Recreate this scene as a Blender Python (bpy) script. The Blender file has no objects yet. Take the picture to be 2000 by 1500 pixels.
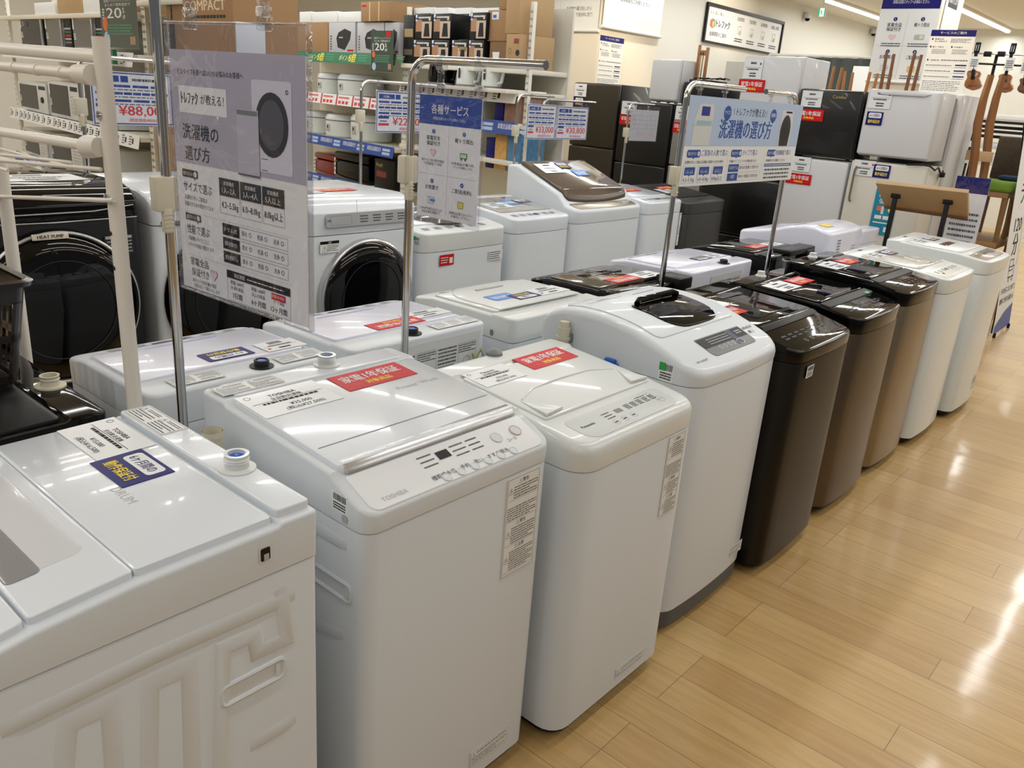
import bpy, bmesh, math, random
from mathutils import Matrix, Vector
random.seed(7)
PI = math.pi
SC = bpy.context.scene
COL = SC.collection

# ------------------------------------------------------------------ camera
F_PX, PITCH, ROLL, YAW, EYE = 1606.0, math.radians(19.51), math.radians(4.31), math.radians(39.86), 1.70
_cy, _sy, _cp, _sp = math.cos(YAW), math.sin(YAW), math.cos(PITCH), math.sin(PITCH)
FWD = Vector((-_cp*_sy, _cp*_cy, -_sp)); _r = Vector((_cy, _sy, 0)); _u = _r.cross(FWD)
RGT = math.cos(ROLL)*_r + math.sin(ROLL)*_u
UPV = -math.sin(ROLL)*_r + math.cos(ROLL)*_u
CAM = Vector((0, 0, EYE))
cd = bpy.data.cameras.new('camera'); cam = bpy.data.objects.new('camera', cd); COL.objects.link(cam)
m3 = Matrix((RGT, UPV, -FWD)).transposed()
cam.matrix_world = Matrix.Translation(CAM) @ m3.to_4x4()
cd.sensor_fit = 'HORIZONTAL'; cd.sensor_width = 36.0; cd.lens = 36.0*F_PX/2000.0
cd.clip_start = 0.02; cd.clip_end = 200
SC.camera = cam
SC.view_settings.view_transform = 'Standard'; SC.view_settings.look = 'None'
SC.view_settings.exposure = 0.0; SC.view_settings.gamma = 1.0; SC.view_settings.use_curve_mapping = False

# ------------------------------------------------------------------ world + lights
w = bpy.data.worlds.new('world'); SC.world = w; w.use_nodes = True
bg = w.node_tree.nodes['Background']; bg.inputs[0].default_value = (0.95, 0.97, 1.0, 1); bg.inputs[1].default_value = 0.14
CEIL = 3.3
LIGHT_X = [-11.7, -10.1, -8.5, -6.9, -5.24, -3.73, -2.2, -0.65, 0.9, 2.45]  # two leftmost rows are unseen, added as fill to brighten the shelving
def area(x, y, sx, sy, power, z=CEIL-0.10, color=(0.97, 0.99, 1.0)):
    l = bpy.data.lights.new('area', 'AREA'); l.shape = 'RECTANGLE'; l.size = sx; l.size_y = sy
    l.energy = power; l.color = color
    o = bpy.data.objects.new('area_light', l); COL.objects.link(o); o.location = (x, y, z); return o
LAMPS = []
for lx in LIGHT_X:
    for (ly, ln) in ((-1.6, 4.2), (4.2, 4.6), (9.6, 4.0), (14.75, 4.2)):
        if lx < -6 and ly > 9: continue
        LAMPS.append((lx, ly, ln))
        area(lx, ly, 0.07, ln, 19.0*ln/4.2*(1.7 if lx < -6 or ly > 9 else (1.25 if ly > 3 else 1.0)))
def spot(x, y, z, tx, ty, tz, power, ang=50, color=(1, 0.8, 0.55)):
    l = bpy.data.lights.new('spot', 'SPOT'); l.energy = power; l.spot_size = math.radians(ang); l.spot_blend = 0.7
    l.color = color; l.shadow_soft_size = 0.04
    o = bpy.data.objects.new('spot_light', l); COL.objects.link(o); o.location = (x, y, z)
    o.rotation_euler = (Vector((tx, ty, tz))-Vector((x, y, z))).to_track_quat('-Z', 'Y').to_euler(); return o
SPOTS = [(-5.3, 6.2, 3.2, -5.6, 7.35, 2.0, 60, 70), (-4.2, 7.8, 3.2, -5.1, 7.8, 2.1, 60, 70), (-4.9, 10.6, 3.2, -6.0, 11.2, 3.0, 45, 60),
         (-2.2, 6.9, 3.2, -2.3, 7.6, 2.2, 45, 60)]
for s in SPOTS: spot(*s)

# ------------------------------------------------------------------ materials
def lin(c):
    return tuple(((v/255)/12.92 if v/255 <= 0.04045 else (((v/255)+0.055)/1.055)**2.4) for v in c)
MATS = {}
def mat(name, rgb, rough=0.5, metal=0.0, coat=0.0, bump=0.0, bscale=80, var=0.0, vscale=6, emit=0, spec=0.5, trans=0.0):
    if name in MATS: return MATS[name]
    m = bpy.data.materials.new(name); m.use_nodes = True; nt = m.node_tree; b = nt.nodes['Principled BSDF']
    c = lin(rgb)
    b.inputs['Base Color'].default_value = (*c, 1); b.inputs['Roughness'].default_value = rough
    b.inputs['Metallic'].default_value = metal; b.inputs['Coat Weight'].default_value = coat
    b.inputs['Coat Roughness'].default_value = 0.05; b.inputs['Specular IOR Level'].default_value = spec
    if trans: b.inputs['Transmission Weight'].default_value = trans
    if emit:
        b.inputs['Emission Color'].default_value = (*c, 1); b.inputs['Emission Strength'].default_value = emit
    tc = nt.nodes.new('ShaderNodeTexCoord')
    if var:
        n = nt.nodes.new('ShaderNodeTexNoise'); n.inputs['Scale'].default_value = vscale; n.inputs['Detail'].default_value = 4
        nt.links.new(tc.outputs['Object'], n.inputs['Vector'])
        mx = nt.nodes.new('ShaderNodeMix'); mx.data_type = 'RGBA'
        mx.inputs[6].default_value = (*[max(0, v*(1-var)) for v in c], 1); mx.inputs[7].default_value = (*[min(1, v*(1+var)) for v in c], 1)
        nt.links.new(n.outputs[0], mx.inputs[0]); nt.links.new(mx.outputs[2], b.inputs['Base Color'])
    if bump:
        n2 = nt.nodes.new('ShaderNodeTexNoise'); n2.inputs['Scale'].default_value = bscale
        nt.links.new(tc.outputs['Object'], n2.inputs['Vector'])
        bp = nt.nodes.new('ShaderNodeBump'); bp.inputs['Strength'].default_value = bump; bp.inputs['Distance'].default_value = 0.01
        nt.links.new(n2.outputs[0], bp.inputs['Height']); nt.links.new(bp.outputs[0], b.inputs['Normal'])
    MATS[name] = m; return m
def film(name, tint=(1, 1, 1), fac=0.10, rough=0.05, bump=0.25, scale=9):
    if name in MATS: return MATS[name]
    m = bpy.data.materials.new(name); m.use_nodes = True; nt = m.node_tree; nt.nodes.clear()
    o = nt.nodes.new('ShaderNodeOutputMaterial'); mx = nt.nodes.new('ShaderNodeMixShader')
    t = nt.nodes.new('ShaderNodeBsdfTransparent'); g = nt.nodes.new('ShaderNodeBsdfGlossy')
    t.inputs[0].default_value = (*tint, 1); g.inputs[0].default_value = (1, 1, 1, 1); g.inputs[1].default_value = rough
    lw = nt.nodes.new('ShaderNodeLayerWeight'); lw.inputs[0].default_value = 0.35
    ma = nt.nodes.new('ShaderNodeMath'); ma.operation = 'MULTIPLY_ADD'; ma.inputs[1].default_value = 0.55; ma.inputs[2].default_value = fac*0.6
    pw = nt.nodes.new('ShaderNodeMath'); pw.operation = 'POWER'; pw.inputs[1].default_value = 3.0
    nt.links.new(lw.outputs['Facing'], pw.inputs[0]); nt.links.new(pw.outputs[0], ma.inputs[0]); nt.links.new(ma.outputs[0], mx.inputs[0])
    nt.links.new(t.outputs[0], mx.inputs[1]); nt.links.new(g.outputs[0], mx.inputs[2]); nt.links.new(mx.outputs[0], o.inputs[0])
    n2 = nt.nodes.new('ShaderNodeTexNoise'); n2.inputs['Scale'].default_value = scale; n2.inputs['Distortion'].default_value = 1.5
    tc = nt.nodes.new('ShaderNodeTexCoord'); nt.links.new(tc.outputs['Object'], n2.inputs['Vector'])
    bp = nt.nodes.new('ShaderNodeBump'); bp.inputs['Strength'].default_value = bump; bp.inputs['Distance'].default_value = 0.02
    nt.links.new(n2.outputs[0], bp.inputs['Height']); nt.links.new(bp.outputs[0], g.inputs['Normal'])
    MATS[name] = m; return m

WH = mat('white_gloss', (218, 224, 230), 0.22, coat=0.5)            # lids
WM = mat('white_enamel', (210, 216, 221), 0.38, coat=0.15)          # cabinets
WW = mat('warm_white', (214, 218, 216), 0.3, coat=0.3)
WB = mat('bluish_white', (222, 224, 238), 0.25, coat=0.4)
WS = mat('shelf_white', (224, 221, 208), 0.5)
GR = mat('light_grey', (176, 178, 178), 0.4)
MG = mat('mid_grey', (120, 122, 122), 0.45)
DG = mat('dark_grey', (44, 45, 47), 0.45, spec=0.25)
BK = mat('black_plastic', (14, 14, 15), 0.4, spec=0.3)
BG = mat('black_gloss', (7, 7, 8), 0.05, spec=0.25)
BB = mat('brown_black_gloss', (18, 15, 11), 0.05, spec=0.25)
BT = mat('dark_bronze', (66, 58, 44), 0.35, metal=0.7)
ST = mat('stainless', (150, 138, 118), 0.33, metal=0.9, var=0.05, vscale=3)
ST2 = mat('dark_stainless', (104, 94, 82), 0.34, metal=0.9, var=0.05, vscale=3)
CH = mat('chrome', (205, 205, 205), 0.12, metal=1.0)
SV = mat('silver', (198, 200, 202), 0.22, metal=0.7)
CR = mat('cream_plastic', (206, 200, 180), 0.45)
INK = mat('black_ink', (28, 28, 30), 0.6, spec=0.2)
INK2 = mat('grey_ink', (84, 86, 90), 0.6, spec=0.2)
PAP = mat('paper', (230, 232, 231), 0.55)
PAPG = mat('glossy_paper', (226, 229, 231), 0.3, coat=0.2)
RED = mat('sign_red', (198, 16, 26), 0.4, spec=0.25)
YEL = mat('sign_yellow', (252, 226, 50), 0.5)
NAVY = mat('sign_navy', (20, 20, 104), 0.4, spec=0.25)
BLU = mat('sign_blue', (34, 72, 156), 0.4)
BLU2 = mat('board_blue', (18, 76, 160), 0.35)
PBLU = mat('pale_blue', (178, 198, 226), 0.35)
LAV = mat('lavender_paper', (176, 173, 186), 0.4)
GRN = mat('sign_green', (26, 112, 74), 0.4)
DGRN = mat('dark_green_card', (34, 62, 50), 0.3, coat=0.3)
PINK = mat('pink', (232, 150, 160), 0.5)
PRED = mat('price_red', (214, 52, 66), 0.5)
CARD = mat('cardboard', (160, 126, 88), 0.8, var=0.06)
CARD2 = mat('cardboard_pale', (178, 148, 108), 0.8, var=0.06)
CARDD = mat('cardboard_dark', (128, 100, 70), 0.8, var=0.06)
DBLU = mat('faucet_blue', (40, 96, 200), 0.3)
ORG = mat('orange', (226, 110, 50), 0.5)
TEAL = mat('teal', (24, 132, 164), 0.4)
BEI = mat('beige_wall', (226, 218, 200), 0.75, var=0.01)
GLS = mat('smoked_glass', (8, 8, 8), 0.04, spec=0.25)
BRG = mat('brown_glass', (104, 92, 82), 0.08, metal=0.3, coat=0.6)
BLU3 = mat('tint_strip', (168, 172, 204), 0.3)
SLV = film('clear_sleeve', (0.97, 0.97, 0.99), 0.06, 0.04, 0.5, 7)
CLR = film('clear_plastic', (0.88, 0.89, 0.9), 0.16, 0.08, 0.2, 30)
WD = mat('oak_board', (188, 160, 122), 0.5, var=0.12, vscale=12)
WDO = mat('orange_wood', (166, 116, 68), 0.45, var=0.15, vscale=9)
WDD = mat('brown_wood', (112, 72, 42), 0.45, var=0.2, vscale=9)
GRNF = mat('green_fabric', (112, 146, 52), 0.9, bump=0.3, bscale=300)
BRNF = mat('brown_fabric', (74, 62, 50), 0.95, var=0.4, vscale=60, bump=0.4, bscale=200)
NVF = mat('navy_fabric', (34, 54, 86), 0.9)
CURT = mat('grey_curtain', (84, 92, 90), 0.9)

# ------------------------------------------------------------------ mesh builder
LOC = {}          # object -> 4x4 world matrix of its root
class MB:
    def __init__(s): s.v = []; s.f = []; s.m = []; s.mats = []; s.M = Matrix.Identity(4)
    def mi(s, m):
        if m not in s.mats: s.mats.append(m)
        return s.mats.index(m)
    def add(s, vs, fs, m):
        b = len(s.v); k = s.mi(m); M = s.M
        s.v += [M @ Vector(p) for p in vs]
        for f in fs: s.f.append([b+i for i in f]); s.m.append(k)
        return s
    def bev(s, vs, fs, m, bw, seg=2):
        if bw <= 0: return s.add(vs, fs, m)
        bm = bmesh.new(); V = [bm.verts.new(p) for p in vs]
        for f in fs:
            try: bm.faces.new([V[i] for i in f])
            except ValueError: pass
        bm.normal_update()
        es = [e for e in bm.edges if len(e.link_faces) == 2 and e.calc_face_angle(0) > 0.45]
        bmesh.ops.bevel(bm, geom=es, offset=bw, segments=seg, affect='EDGES', profile=0.5, clamp_overlap=True)
        bm.verts.index_update()
        s.add([v.co.copy() for v in bm.verts], [[v.index for v in f.verts] for f in bm.faces], m); bm.free(); return s
    def box(s, x0, x1, y0, y1, z0, z1, m, b=0.0, seg=2):
        vs = [(x, y, z) for z in (z0, z1) for y in (y0, y1) for x in (x0, x1)]
        fs = [(0, 2, 3, 1), (4, 5, 7, 6), (0, 1, 5, 4), (2, 6, 7, 3), (0, 4, 6, 2), (1, 3, 7, 5)]
        return s.bev(vs, fs, m, b, seg)
    def prism(s, pts, a0, a1, m, axis='y', b=0.0, seg=2):
        def P(p, a): return (p[0], a, p[1]) if axis == 'y' else ((a, p[0], p[1]) if axis == 'x' else (p[0], p[1], a))
        n = len(pts); vs = [P(p, a0) for p in pts]+[P(p, a1) for p in pts]
        ar = sum(pts[i][0]*pts[(i+1) % n][1]-pts[(i+1) % n][0]*pts[i][1] for i in range(n))
        fl = (ar > 0) != (axis == 'y')
        if a1 < a0: fl = not fl
        A = list(range(n)); B = list(range(n, 2*n))
        fs = [A[::-1], B] if fl else [A, B[::-1]]
        for i in range(n):
            j = (i+1) % n; q = (i, j, n+j, n+i); fs.append(q if fl else q[::-1])
        return s.bev(vs, fs, m, b, seg)
    def loft(s, loops, m, cap0=True, cap1=True, closed=True):
        n = len(loops[0]); vs = [p for L in loops for p in L]; fs = []
        for k in range(len(loops)-1):
            for i in range(n if closed else n-1):
                j = (i+1) % n; fs.append((k*n+i, k*n+j, (k+1)*n+j, (k+1)*n+i))
        if cap0: fs.append(tuple(range(n))[::-1])
        if cap1: fs.append(tuple((len(loops)-1)*n+i for i in range(n)))
        return s.add(vs, fs, m)
    def tube(s, pts, r, m, n=10, caps=True):
        pts = [Vector(p) for p in pts]; loops = []; prev = None
        for i, p in enumerate(pts):
            t = (pts[min(i+1, len(pts)-1)]-pts[max(i-1, 0)]).normalized()
            if prev is None:
                a = Vector((0, 0, 1)) if abs(t.z) < 0.9 else Vector((1, 0, 0))
                x = t.cross(a).normalized()
            else: x = (prev-t*prev.dot(t)).normalized()
            prev = x; y = t.cross(x); rr_ = r[i] if isinstance(r, (list, tuple)) else r
            loops.append([p+x*math.cos(2*PI*k/n)*rr_+y*math.sin(2*PI*k/n)*rr_ for k in range(n)])
        return s.loft(loops, m, caps, caps)
    def cyl(s, p, r, h, m, axis='z', n=20, r2=None):
        d = {'x': Vector((1, 0, 0)), 'y': Vector((0, 1, 0)), 'z': Vector((0, 0, 1))}[axis]; p = Vector(p)
        return s.tube([p, p+d*h], [r, r if r2 is None else r2], m, n)
    def lathe(s, prof, m, c=(0, 0, 0), axis='z', n=32, cap=True):
        loops = []
        for r, h in prof:
            L = []
            for k in range(n):
                a = 2*PI*k/n; p = (r*math.cos(a), r*math.sin(a), h)
                if axis == 'x': p = (h, r*math.cos(a), r*math.sin(a))
                if axis == 'y': p = (r*math.sin(a), h, r*math.cos(a))
                L.append((c[0]+p[0], c[1]+p[1], c[2]+p[2]))
            loops.append(L)
        return s.loft(loops, m, cap, cap)
    # flat artwork in the local x (right) / y (up) plane, z = out
    def rect(s, x0, y0, x1, y1, m, w=0.0):
        return s.add([(x0, y0, w), (x1, y0, w), (x1, y1, w), (x0, y1, w)], [(0, 1, 2, 3)], m)
    def poly(s, pts, m, w=0.0): return s.add([(p[0], p[1], w) for p in pts], [tuple(range(len(pts)))], m)
    def disc(s, x, y, r, m, w=0.0, ry=None, n=24):
        return s.poly([(x+r*math.cos(2*PI*k/n), y+(ry or r)*math.sin(2*PI*k/n)) for k in range(n)], m, w)
    def ring(s, x, y, r, t, m, w=0.0, ry=None, n=24):
        ry = ry or r; vs = []; fs = []
        for k in range(n):
            c, q = math.cos(2*PI*k/n), math.sin(2*PI*k/n)
            vs += [(x+r*c, y+ry*q, w), (x+(r-t)*c, y+(ry-t)*q, w)]
        for k in range(n):
            a = 2*k; b = 2*((k+1) % n); fs.append((a, b, b+1, a+1))
        return s.add(vs, fs, m)
    def frame(s, x0, y0, x1, y1, t, m, w=0.0):
        s.rect(x0, y0, x1, y0+t, m, w); s.rect(x0, y1-t, x1, y1, m, w); s.rect(x0, y0+t, x0+t, y1-t, m, w)
        return s.rect(x1-t, y0+t, x1, y1-t, m, w)
    def rrect(s, x0, y0, x1, y1, r, m, w=0.0):
        P = []
        for cx, cy_, a0 in ((x1-r, y0+r, -90), (x1-r, y1-r, 0), (x0+r, y1-r, 90), (x0+r, y0+r, 180)):
            for k in range(5):
                a = math.radians(a0+22.5*k); P.append((cx+r*math.cos(a), cy_+r*math.sin(a)))
        return s.poly(P, m, w)
    def fine(s, x0, y0, x1, y1, rows, m, w=0.0, fill=0.45, seed=1):
        """rows of short strokes standing for print too small to read"""
        R = random.Random(seed); h = (y1-y0)/rows; W = x1-x0
        for r in range(rows):
            y = y1-h*(r+0.5); x = x0; end = x1-(R.random()*0.35*W if r % 3 == 2 else 0)
            while x < end:
                l = W*(0.03+0.07*R.random()); l = min(l, end-x)
                s.rect(x, y-h*fill/2, x+l, y+h*fill/2, m, w); x += l+W*0.012*(1+R.random())
        return s
    def text(s, t, x, y, h, m, w=0.0, width=None, align='l', bold=0.0, shear=0.0):
        V, Fs, bb = glyphs(t, 0)
        k = h; sx = k
        tw = bb[1]-bb[0]
        if width: sx = width/tw
        W = tw*sx; ox = x-bb[0]*sx-(W/2 if align == 'c' else (W if align == 'r' else 0))
        n = 1 if not bold else (3 if bold < 0.03 else 5); d = min(bold, 0.05)*0.9*min(sx, k) if bold else 0
        for i in range(n):
            o = d*(i-(n-1)/2)*2/max(1, n-1)
            s.add([(ox+o+p[0]*sx+shear*p[1]*k, y+p[1]*k, w+i*2e-5) for p in V], Fs, m)
        return s
    def build(s, name, parent=None, world=True, smooth=35, loc=None):
        me = bpy.data.meshes.new(name); vs = s.v
        if parent is not None and world:
            Mi = LOC[parent].inverted(); vs = [Mi @ v for v in vs]
        if parent is None:
            if loc is None:
                xs = [v.x for v in vs]; ys = [v.y for v in vs]; zs = [v.z for v in vs]
                loc = Vector(((min(xs)+max(xs))/2, (min(ys)+max(ys))/2, min(zs)))
            loc = Vector(loc); vs = [v-loc for v in vs]
        me.from_pydata([tuple(v) for v in vs], [], s.f)
        for m in s.mats: me.materials.append(m)
        me.polygons.foreach_set('material_index', s.m)
        if smooth:
            me.polygons.foreach_set('use_smooth', [True]*len(s.f)); me.update()
            me.set_sharp_from_angle(angle=math.radians(smooth))
        me.validate(); me.update()
        o = bpy.data.objects.new(name, me); COL.objects.link(o)
        if parent is not None: o.parent = parent; LOC[o] = LOC[parent]
        else: o.location = loc; LOC[o] = Matrix.Translation(loc)
        return o
_G = {}
def glyphs(t, bold):
    if (t, bold) in _G: return _G[(t, bold)]
    c = bpy.data.curves.new('t', 'FONT'); c.body = t; c.resolution_u = 2; c.offset = bold
    o = bpy.data.objects.new('t', c); COL.objects.link(o); bpy.context.view_layer.update()
    me = bpy.data.meshes.new_from_object(o.evaluated_get(bpy.context.evaluated_depsgraph_get()))
    V = [(v.co.x, v.co.y) for v in me.vertices]; Fs = []
    for p in me.polygons:
        f = list(p.vertices)
        Fs.append(f if p.normal.z >= 0 else f[::-1])
    xs = [p[0] for p in V] or [0, 1]
    bpy.data.objects.remove(o); bpy.data.curves.remove(c); bpy.data.meshes.remove(me)
    _G[(t, bold)] = (V, Fs, (min(xs), max(xs))); return _G[(t, bold)]

def FR(o, u, v):
    u = Vector(u).normalized(); v = Vector(v); n = u.cross(v).normalized(); v = n.cross(u)
    M = Matrix((u, v, n)).transposed().to_4x4(); M.translation = Vector(o); return M
def tag(o, label=None, cat=None, group=None, kind=None):
    if label: o['label'] = label
    if cat: o['category'] = cat
    if group: o['group'] = group
    if kind: o['kind'] = kind
    return o
def thing(name, label, cat, loc=(0, 0, 0), rz=0.0, group=None):
    o = bpy.data.objects.new(name, None); COL.objects.link(o); o.empty_display_size = 0.05
    o.location = loc; o.rotation_euler = (0, 0, rz)
    LOC[o] = Matrix.Translation(Vector(loc)) @ Matrix.Rotation(rz, 4, 'Z')
    return tag(o, label, cat, group)
def struct(mb, name, **k): return tag(mb.build(name, **k), kind='structure')
# points on real planes of the shop, seen along a line of sight of the photograph
def _ray(x, y): return FWD*F_PX+RGT*(x-1000)-UPV*(y-750)
def onX(x, y, X): d = _ray(x, y); return CAM+d*(X/d.x)
def onY(x, y, Y): d = _ray(x, y); return CAM+d*(Y/d.y)
def onZ(x, y, Z): d = _ray(x, y); return CAM+d*((Z-EYE)/d.z)

# ------------------------------------------------------------------ the setting
def plank_floor():
    m = bpy.data.materials.new('oak_plank_floor'); m.use_nodes = True; nt = m.node_tree; b = nt.nodes['Principled BSDF']
    L = nt.links.new; N = nt.nodes.new
    tc = N('ShaderNodeTexCoord'); br = N('ShaderNodeTexBrick')
    L(tc.outputs['Object'], br.inputs['Vector'])
    br.offset = 0.37; br.offset_frequency = 3; br.squash = 1
    br.inputs['Scale'].default_value = 1.0; br.inputs['Brick Width'].default_value = 0.92; br.inputs['Row Height'].default_value = 0.146
    br.inputs['Mortar Size'].default_value = 0.0012; br.inputs['Mortar Smooth'].default_value = 0.1; br.inputs['Bias'].default_value = 0.0
    br.inputs['Color1'].default_value = (*lin((200, 168, 113)), 1); br.inputs['Color2'].default_value = (*lin((186, 151, 97)), 1)
    br.inputs['Mortar'].default_value = (*lin((132, 104, 66)), 1)
    mp = N('ShaderNodeMapping'); mp.inputs['Scale'].default_value = (1.3, 16, 1); L(tc.outputs['Object'], mp.inputs[0])
    wn = N('ShaderNodeTexNoise'); wn.inputs['Scale'].default_value = 2.2; wn.inputs['Detail'].default_value = 6; wn.inputs['Distortion'].default_value = 1.2
    L(mp.outputs[0], wn.inputs['Vector'])
    cr = N('ShaderNodeValToRGB'); cr.color_ramp.elements[0].position = 0.35; cr.color_ramp.elements[0].color = (0.72, 0.68, 0.62, 1)
    cr.color_ramp.elements[1].position = 0.65; cr.color_ramp.elements[1].color = (1.06, 1.05, 1.03, 1)
    L(wn.outputs[0], cr.inputs[0])
    mx = N('ShaderNodeMix'); mx.data_type = 'RGBA'; mx.blend_type = 'MULTIPLY'; mx.inputs[0].default_value = 0.42
    L(br.outputs['Color'], mx.inputs[6]); L(cr.outputs[0], mx.inputs[7]); L(mx.outputs[2], b.inputs['Base Color'])
    b.inputs['Roughness'].default_value = 0.33; b.inputs['Coat Weight'].default_value = 0.35; b.inputs['Coat Roughness'].default_value = 0.10
    n3 = N('ShaderNodeTexNoise'); n3.inputs['Scale'].default_value = 3.0; L(tc.outputs['Object'], n3.inputs['Vector'])
    bp = N('ShaderNodeBump'); bp.inputs['Strength'].default_value = 0.15; bp.inputs['Distance'].default_value = 0.02
    L(n3.outputs[0], bp.inputs['Height']); L(bp.outputs[0], b.inputs['Coat Normal'])
    return m
FLOOR = plank_floor(); WALLM = mat('wall_paint', (222, 221, 212), 0.8, var=0.01); CEILM = mat('ceiling_paint', (226, 224, 214), 0.85)
q = MB(); q.box(-14, 9, -5, 18, -0.1, 0, FLOOR); struct(q, 'floor', smooth=0, loc=(0, 0, 0))
q = MB(); q.box(-14, 9, -5, 18, CEIL, CEIL+0.1, CEILM); struct(q, 'ceiling', smooth=0)
q = MB(); q.box(-6.15, -6.0, 9.0, 17.0, 0, CEIL, WALLM); struct(q, 'wall_middle', smooth=0)
q = MB(); q.box(-14, -6.15, 9.0, 9.15, 0, CEIL, WALLM); struct(q, 'wall_back', smooth=0)
q = MB(); q.box(-6.15, 9, 17.0, 17.15, 0, CEIL, WALLM); struct(q, 'wall_far', smooth=0)
q = MB(); q.box(-14.15, -14, -5, 9.15, 0, CEIL, WALLM); struct(q, 'wall_left', smooth=0)
# square pillar clad in cream board
PX0, PX1, PY0, PY1 = -6.6, -5.55, 7.64, 8.82
q = MB(); q.box(PX0, PX1, PY0, PY1, 0, CEIL, BEI, 0.006); struct(q, 'wall_pillar')
LEDM = mat('led_tube', (255, 250, 240), 0.4, emit=2.8)
def ceiling_light(x, y, ln, label):
    t = thing('ceiling_light', label, 'ceiling light', (x, y, CEIL), 0, 'slim ceiling light lines')
    q = MB(); q.box(x-0.05, x+0.05, y-ln/2-0.02, y+ln/2+0.02, CEIL-0.035, CEIL, mat('fixture_white', (235, 235, 230), 0.5), 0.004); q.build('housing', t)
    q = MB(); q.box(x-0.028, x+0.028, y-ln/2, y+ln/2, CEIL-0.07, CEIL-0.035, LEDM, 0.008); q.build('tube', t)
for (lx, ly, ln) in LAMPS:
    vis = ly > 14
    lab = 'slim bright ceiling light line above the far shop floor' if vis else 'slim white ceiling light line over the aisles, leftmost rows added as unseen fill'
    if vis and abs(lx+5.24) < .01: lab = 'bright ceiling light line left of the hanging service banner'
    if vis and abs(lx+3.73) < .01: lab = 'bright ceiling light line right of the hanging service banner, over the guitars'
    ceiling_light(lx, ly, ln, lab)

# ------------------------------------------------------------------ washing machine kit (front faces local +x)
def half(D, W, rf, rb, bow, xs, e=0.0):
    hd, hw = D/2-e, W/2-e; rf = max(rf-e, 0.002); rb = max(rb-e, 0.002); P = [(-hd, 0), (-hd, (hw-rb)*0.5)]
    for k in range(5):
        a = math.radians(180-22.5*k); P.append((-hd+rb+rb*math.cos(a), hw-rb+rb*math.sin(a)))
    for x in xs: P.append((min(max(x, -hd+rb+1e-4), hd-rf-1e-4), hw))
    for k in range(6):
        a = math.radians(90-18*k); P.append((hd-rf+rf*math.cos(a), hw-rf+rf*math.sin(a)))
    for k in (0.75, 0.5, 0.25, 0.0): P.append((hd, (hw-rf)*k))
    o = []
    for (x, y) in P:
        wt = max(0, min(1, (x-(hd-rf))/rf)); o.append((x+bow*wt*(1-(y/hw)**2), y))
    return o
def full(h): return h+[(x, -y) for (x, y) in h[-2:0:-1]]
def capfaces(h):
    n = len(h); N2 = 2*n-2; fs = []
    mir = lambda i: 0 if i == 0 else (i if i == n-1 else N2-i)
    for i in range(n-1):
        a, b, c, d = i, i+1, mir(i+1), mir(i)
        if abs(h[i][0]-h[i+1][0]) < 1e-5: continue
        f = [v for k, v in enumerate((a, d, c, b)) if v not in (a, d, c, b)[:k]]
        if len(f) > 2: fs.append(f)
    return fs
def shell(q, D, W, z0, f, r, m, rf=0.04, rb=0.02, bow=0.0, xs=(), xc=0.0, steps=3, taper=0.0, yc=0.0):
    """closed body: flat bottom at z0 (number or function), rounded rim, top following f(x)"""
    xs = sorted(xs); h0 = half(D, W, rf, rb, bow, xs); n = len(full(h0)); vs = []
    z0f = z0 if callable(z0) else (lambda x: z0)
    vs += [(x+xc, y+yc, z0f(x+xc)) for x, y in full(half(D, W, rf, rb, bow, xs, taper))]
    hh = h0
    for k in range(steps+1):
        a = PI/2*k/steps; e = r*(1-math.cos(a)); hh = half(D, W, rf, rb, bow, xs, e)
        vs += [(x+xc, y+yc, f(x+xc)-r+r*math.sin(a)) for x, y in full(hh)]
    L = len(vs)//n; fs = []
    for k in range(L-1):
        for i in range(n):
            j = (i+1) % n; fs.append((k*n+j, k*n+i, (k+1)*n+i, (k+1)*n+j))
    for c in capfaces(hh): fs.append([(L-1)*n+i for i in c])
    for c in capfaces(hh): fs.append([i for i in c][::-1])
    return q.add(vs, fs, m)
def body(q, D, W, z0, z1, m, rf=0.04, rb=0.02, bow=0.0, r=0.004):
    return shell(q, D, W, z0, lambda x: z1, r, m, rf, rb, bow, (), steps=2)
def lerpf(P):
    def f(x):
        if x <= P[0][0]: return P[0][1]
        for (a, za), (b, zb) in zip(P, P[1:]):
            if x <= b: return za+(zb-za)*(x-a)/(b-a)
        return P[-1][1]
    return f
def smoothf(P):
    def f(x):
        if x <= P[0][0]: return P[0][1]
        n = len(P)
        for i in range(n-1):
            a, za = P[i]; b, zb = P[i+1]
            if x <= b:
                p0 = P[max(i-1, 0)]; p3 = P[min(i+2, n-1)]
                m0 = (zb-p0[1])/(b-p0[0]); m1 = (p3[1]-za)/(p3[0]-a); h = b-a; t = (x-a)/h
                return (2*t**3-3*t**2+1)*za+(t**3-2*t**2+t)*h*m0+(-2*t**3+3*t**2)*zb+(t**3-t**2)*h*m1
        return P[-1][1]
    return f
def top_frame(f, x, y, rot=0.0, off=0.0):
    """art frame lying on the top surface; reads from the machine's front"""
    s = (f(x+0.02)-f(x-0.02))/0.04
    u = Vector((0, 1, 0)); v = Vector((-1, 0, -s)).normalized()
    c, k = math.cos(rot), math.sin(rot)
    M = FR((x, y, f(x)), u*c+v*k, v*c-u*k)
    return M @ Matrix.Translation((0, 0, off))
def front_frame(D, y, z, bow=0, off=0.001):
    return FR((D/2+bow+off, y, z), (0, 1, 0), (0, 0, 1))
def side_frame(x, s, z, W, off=0.001):   # s=+1: local +y side
    return FR((x, s*(W/2+off), z), (-s, 0, 0), (0, 0, 1))
def back_frame(D, y, z, off=0.001): return FR((-D/2-off, y, z), (0, -1, 0), (0, 0, 1))
def sub(name, parent, q, label=None):
    o = q.build(name, parent, world=False)
    if label: o['label'] = label
    return o
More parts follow.
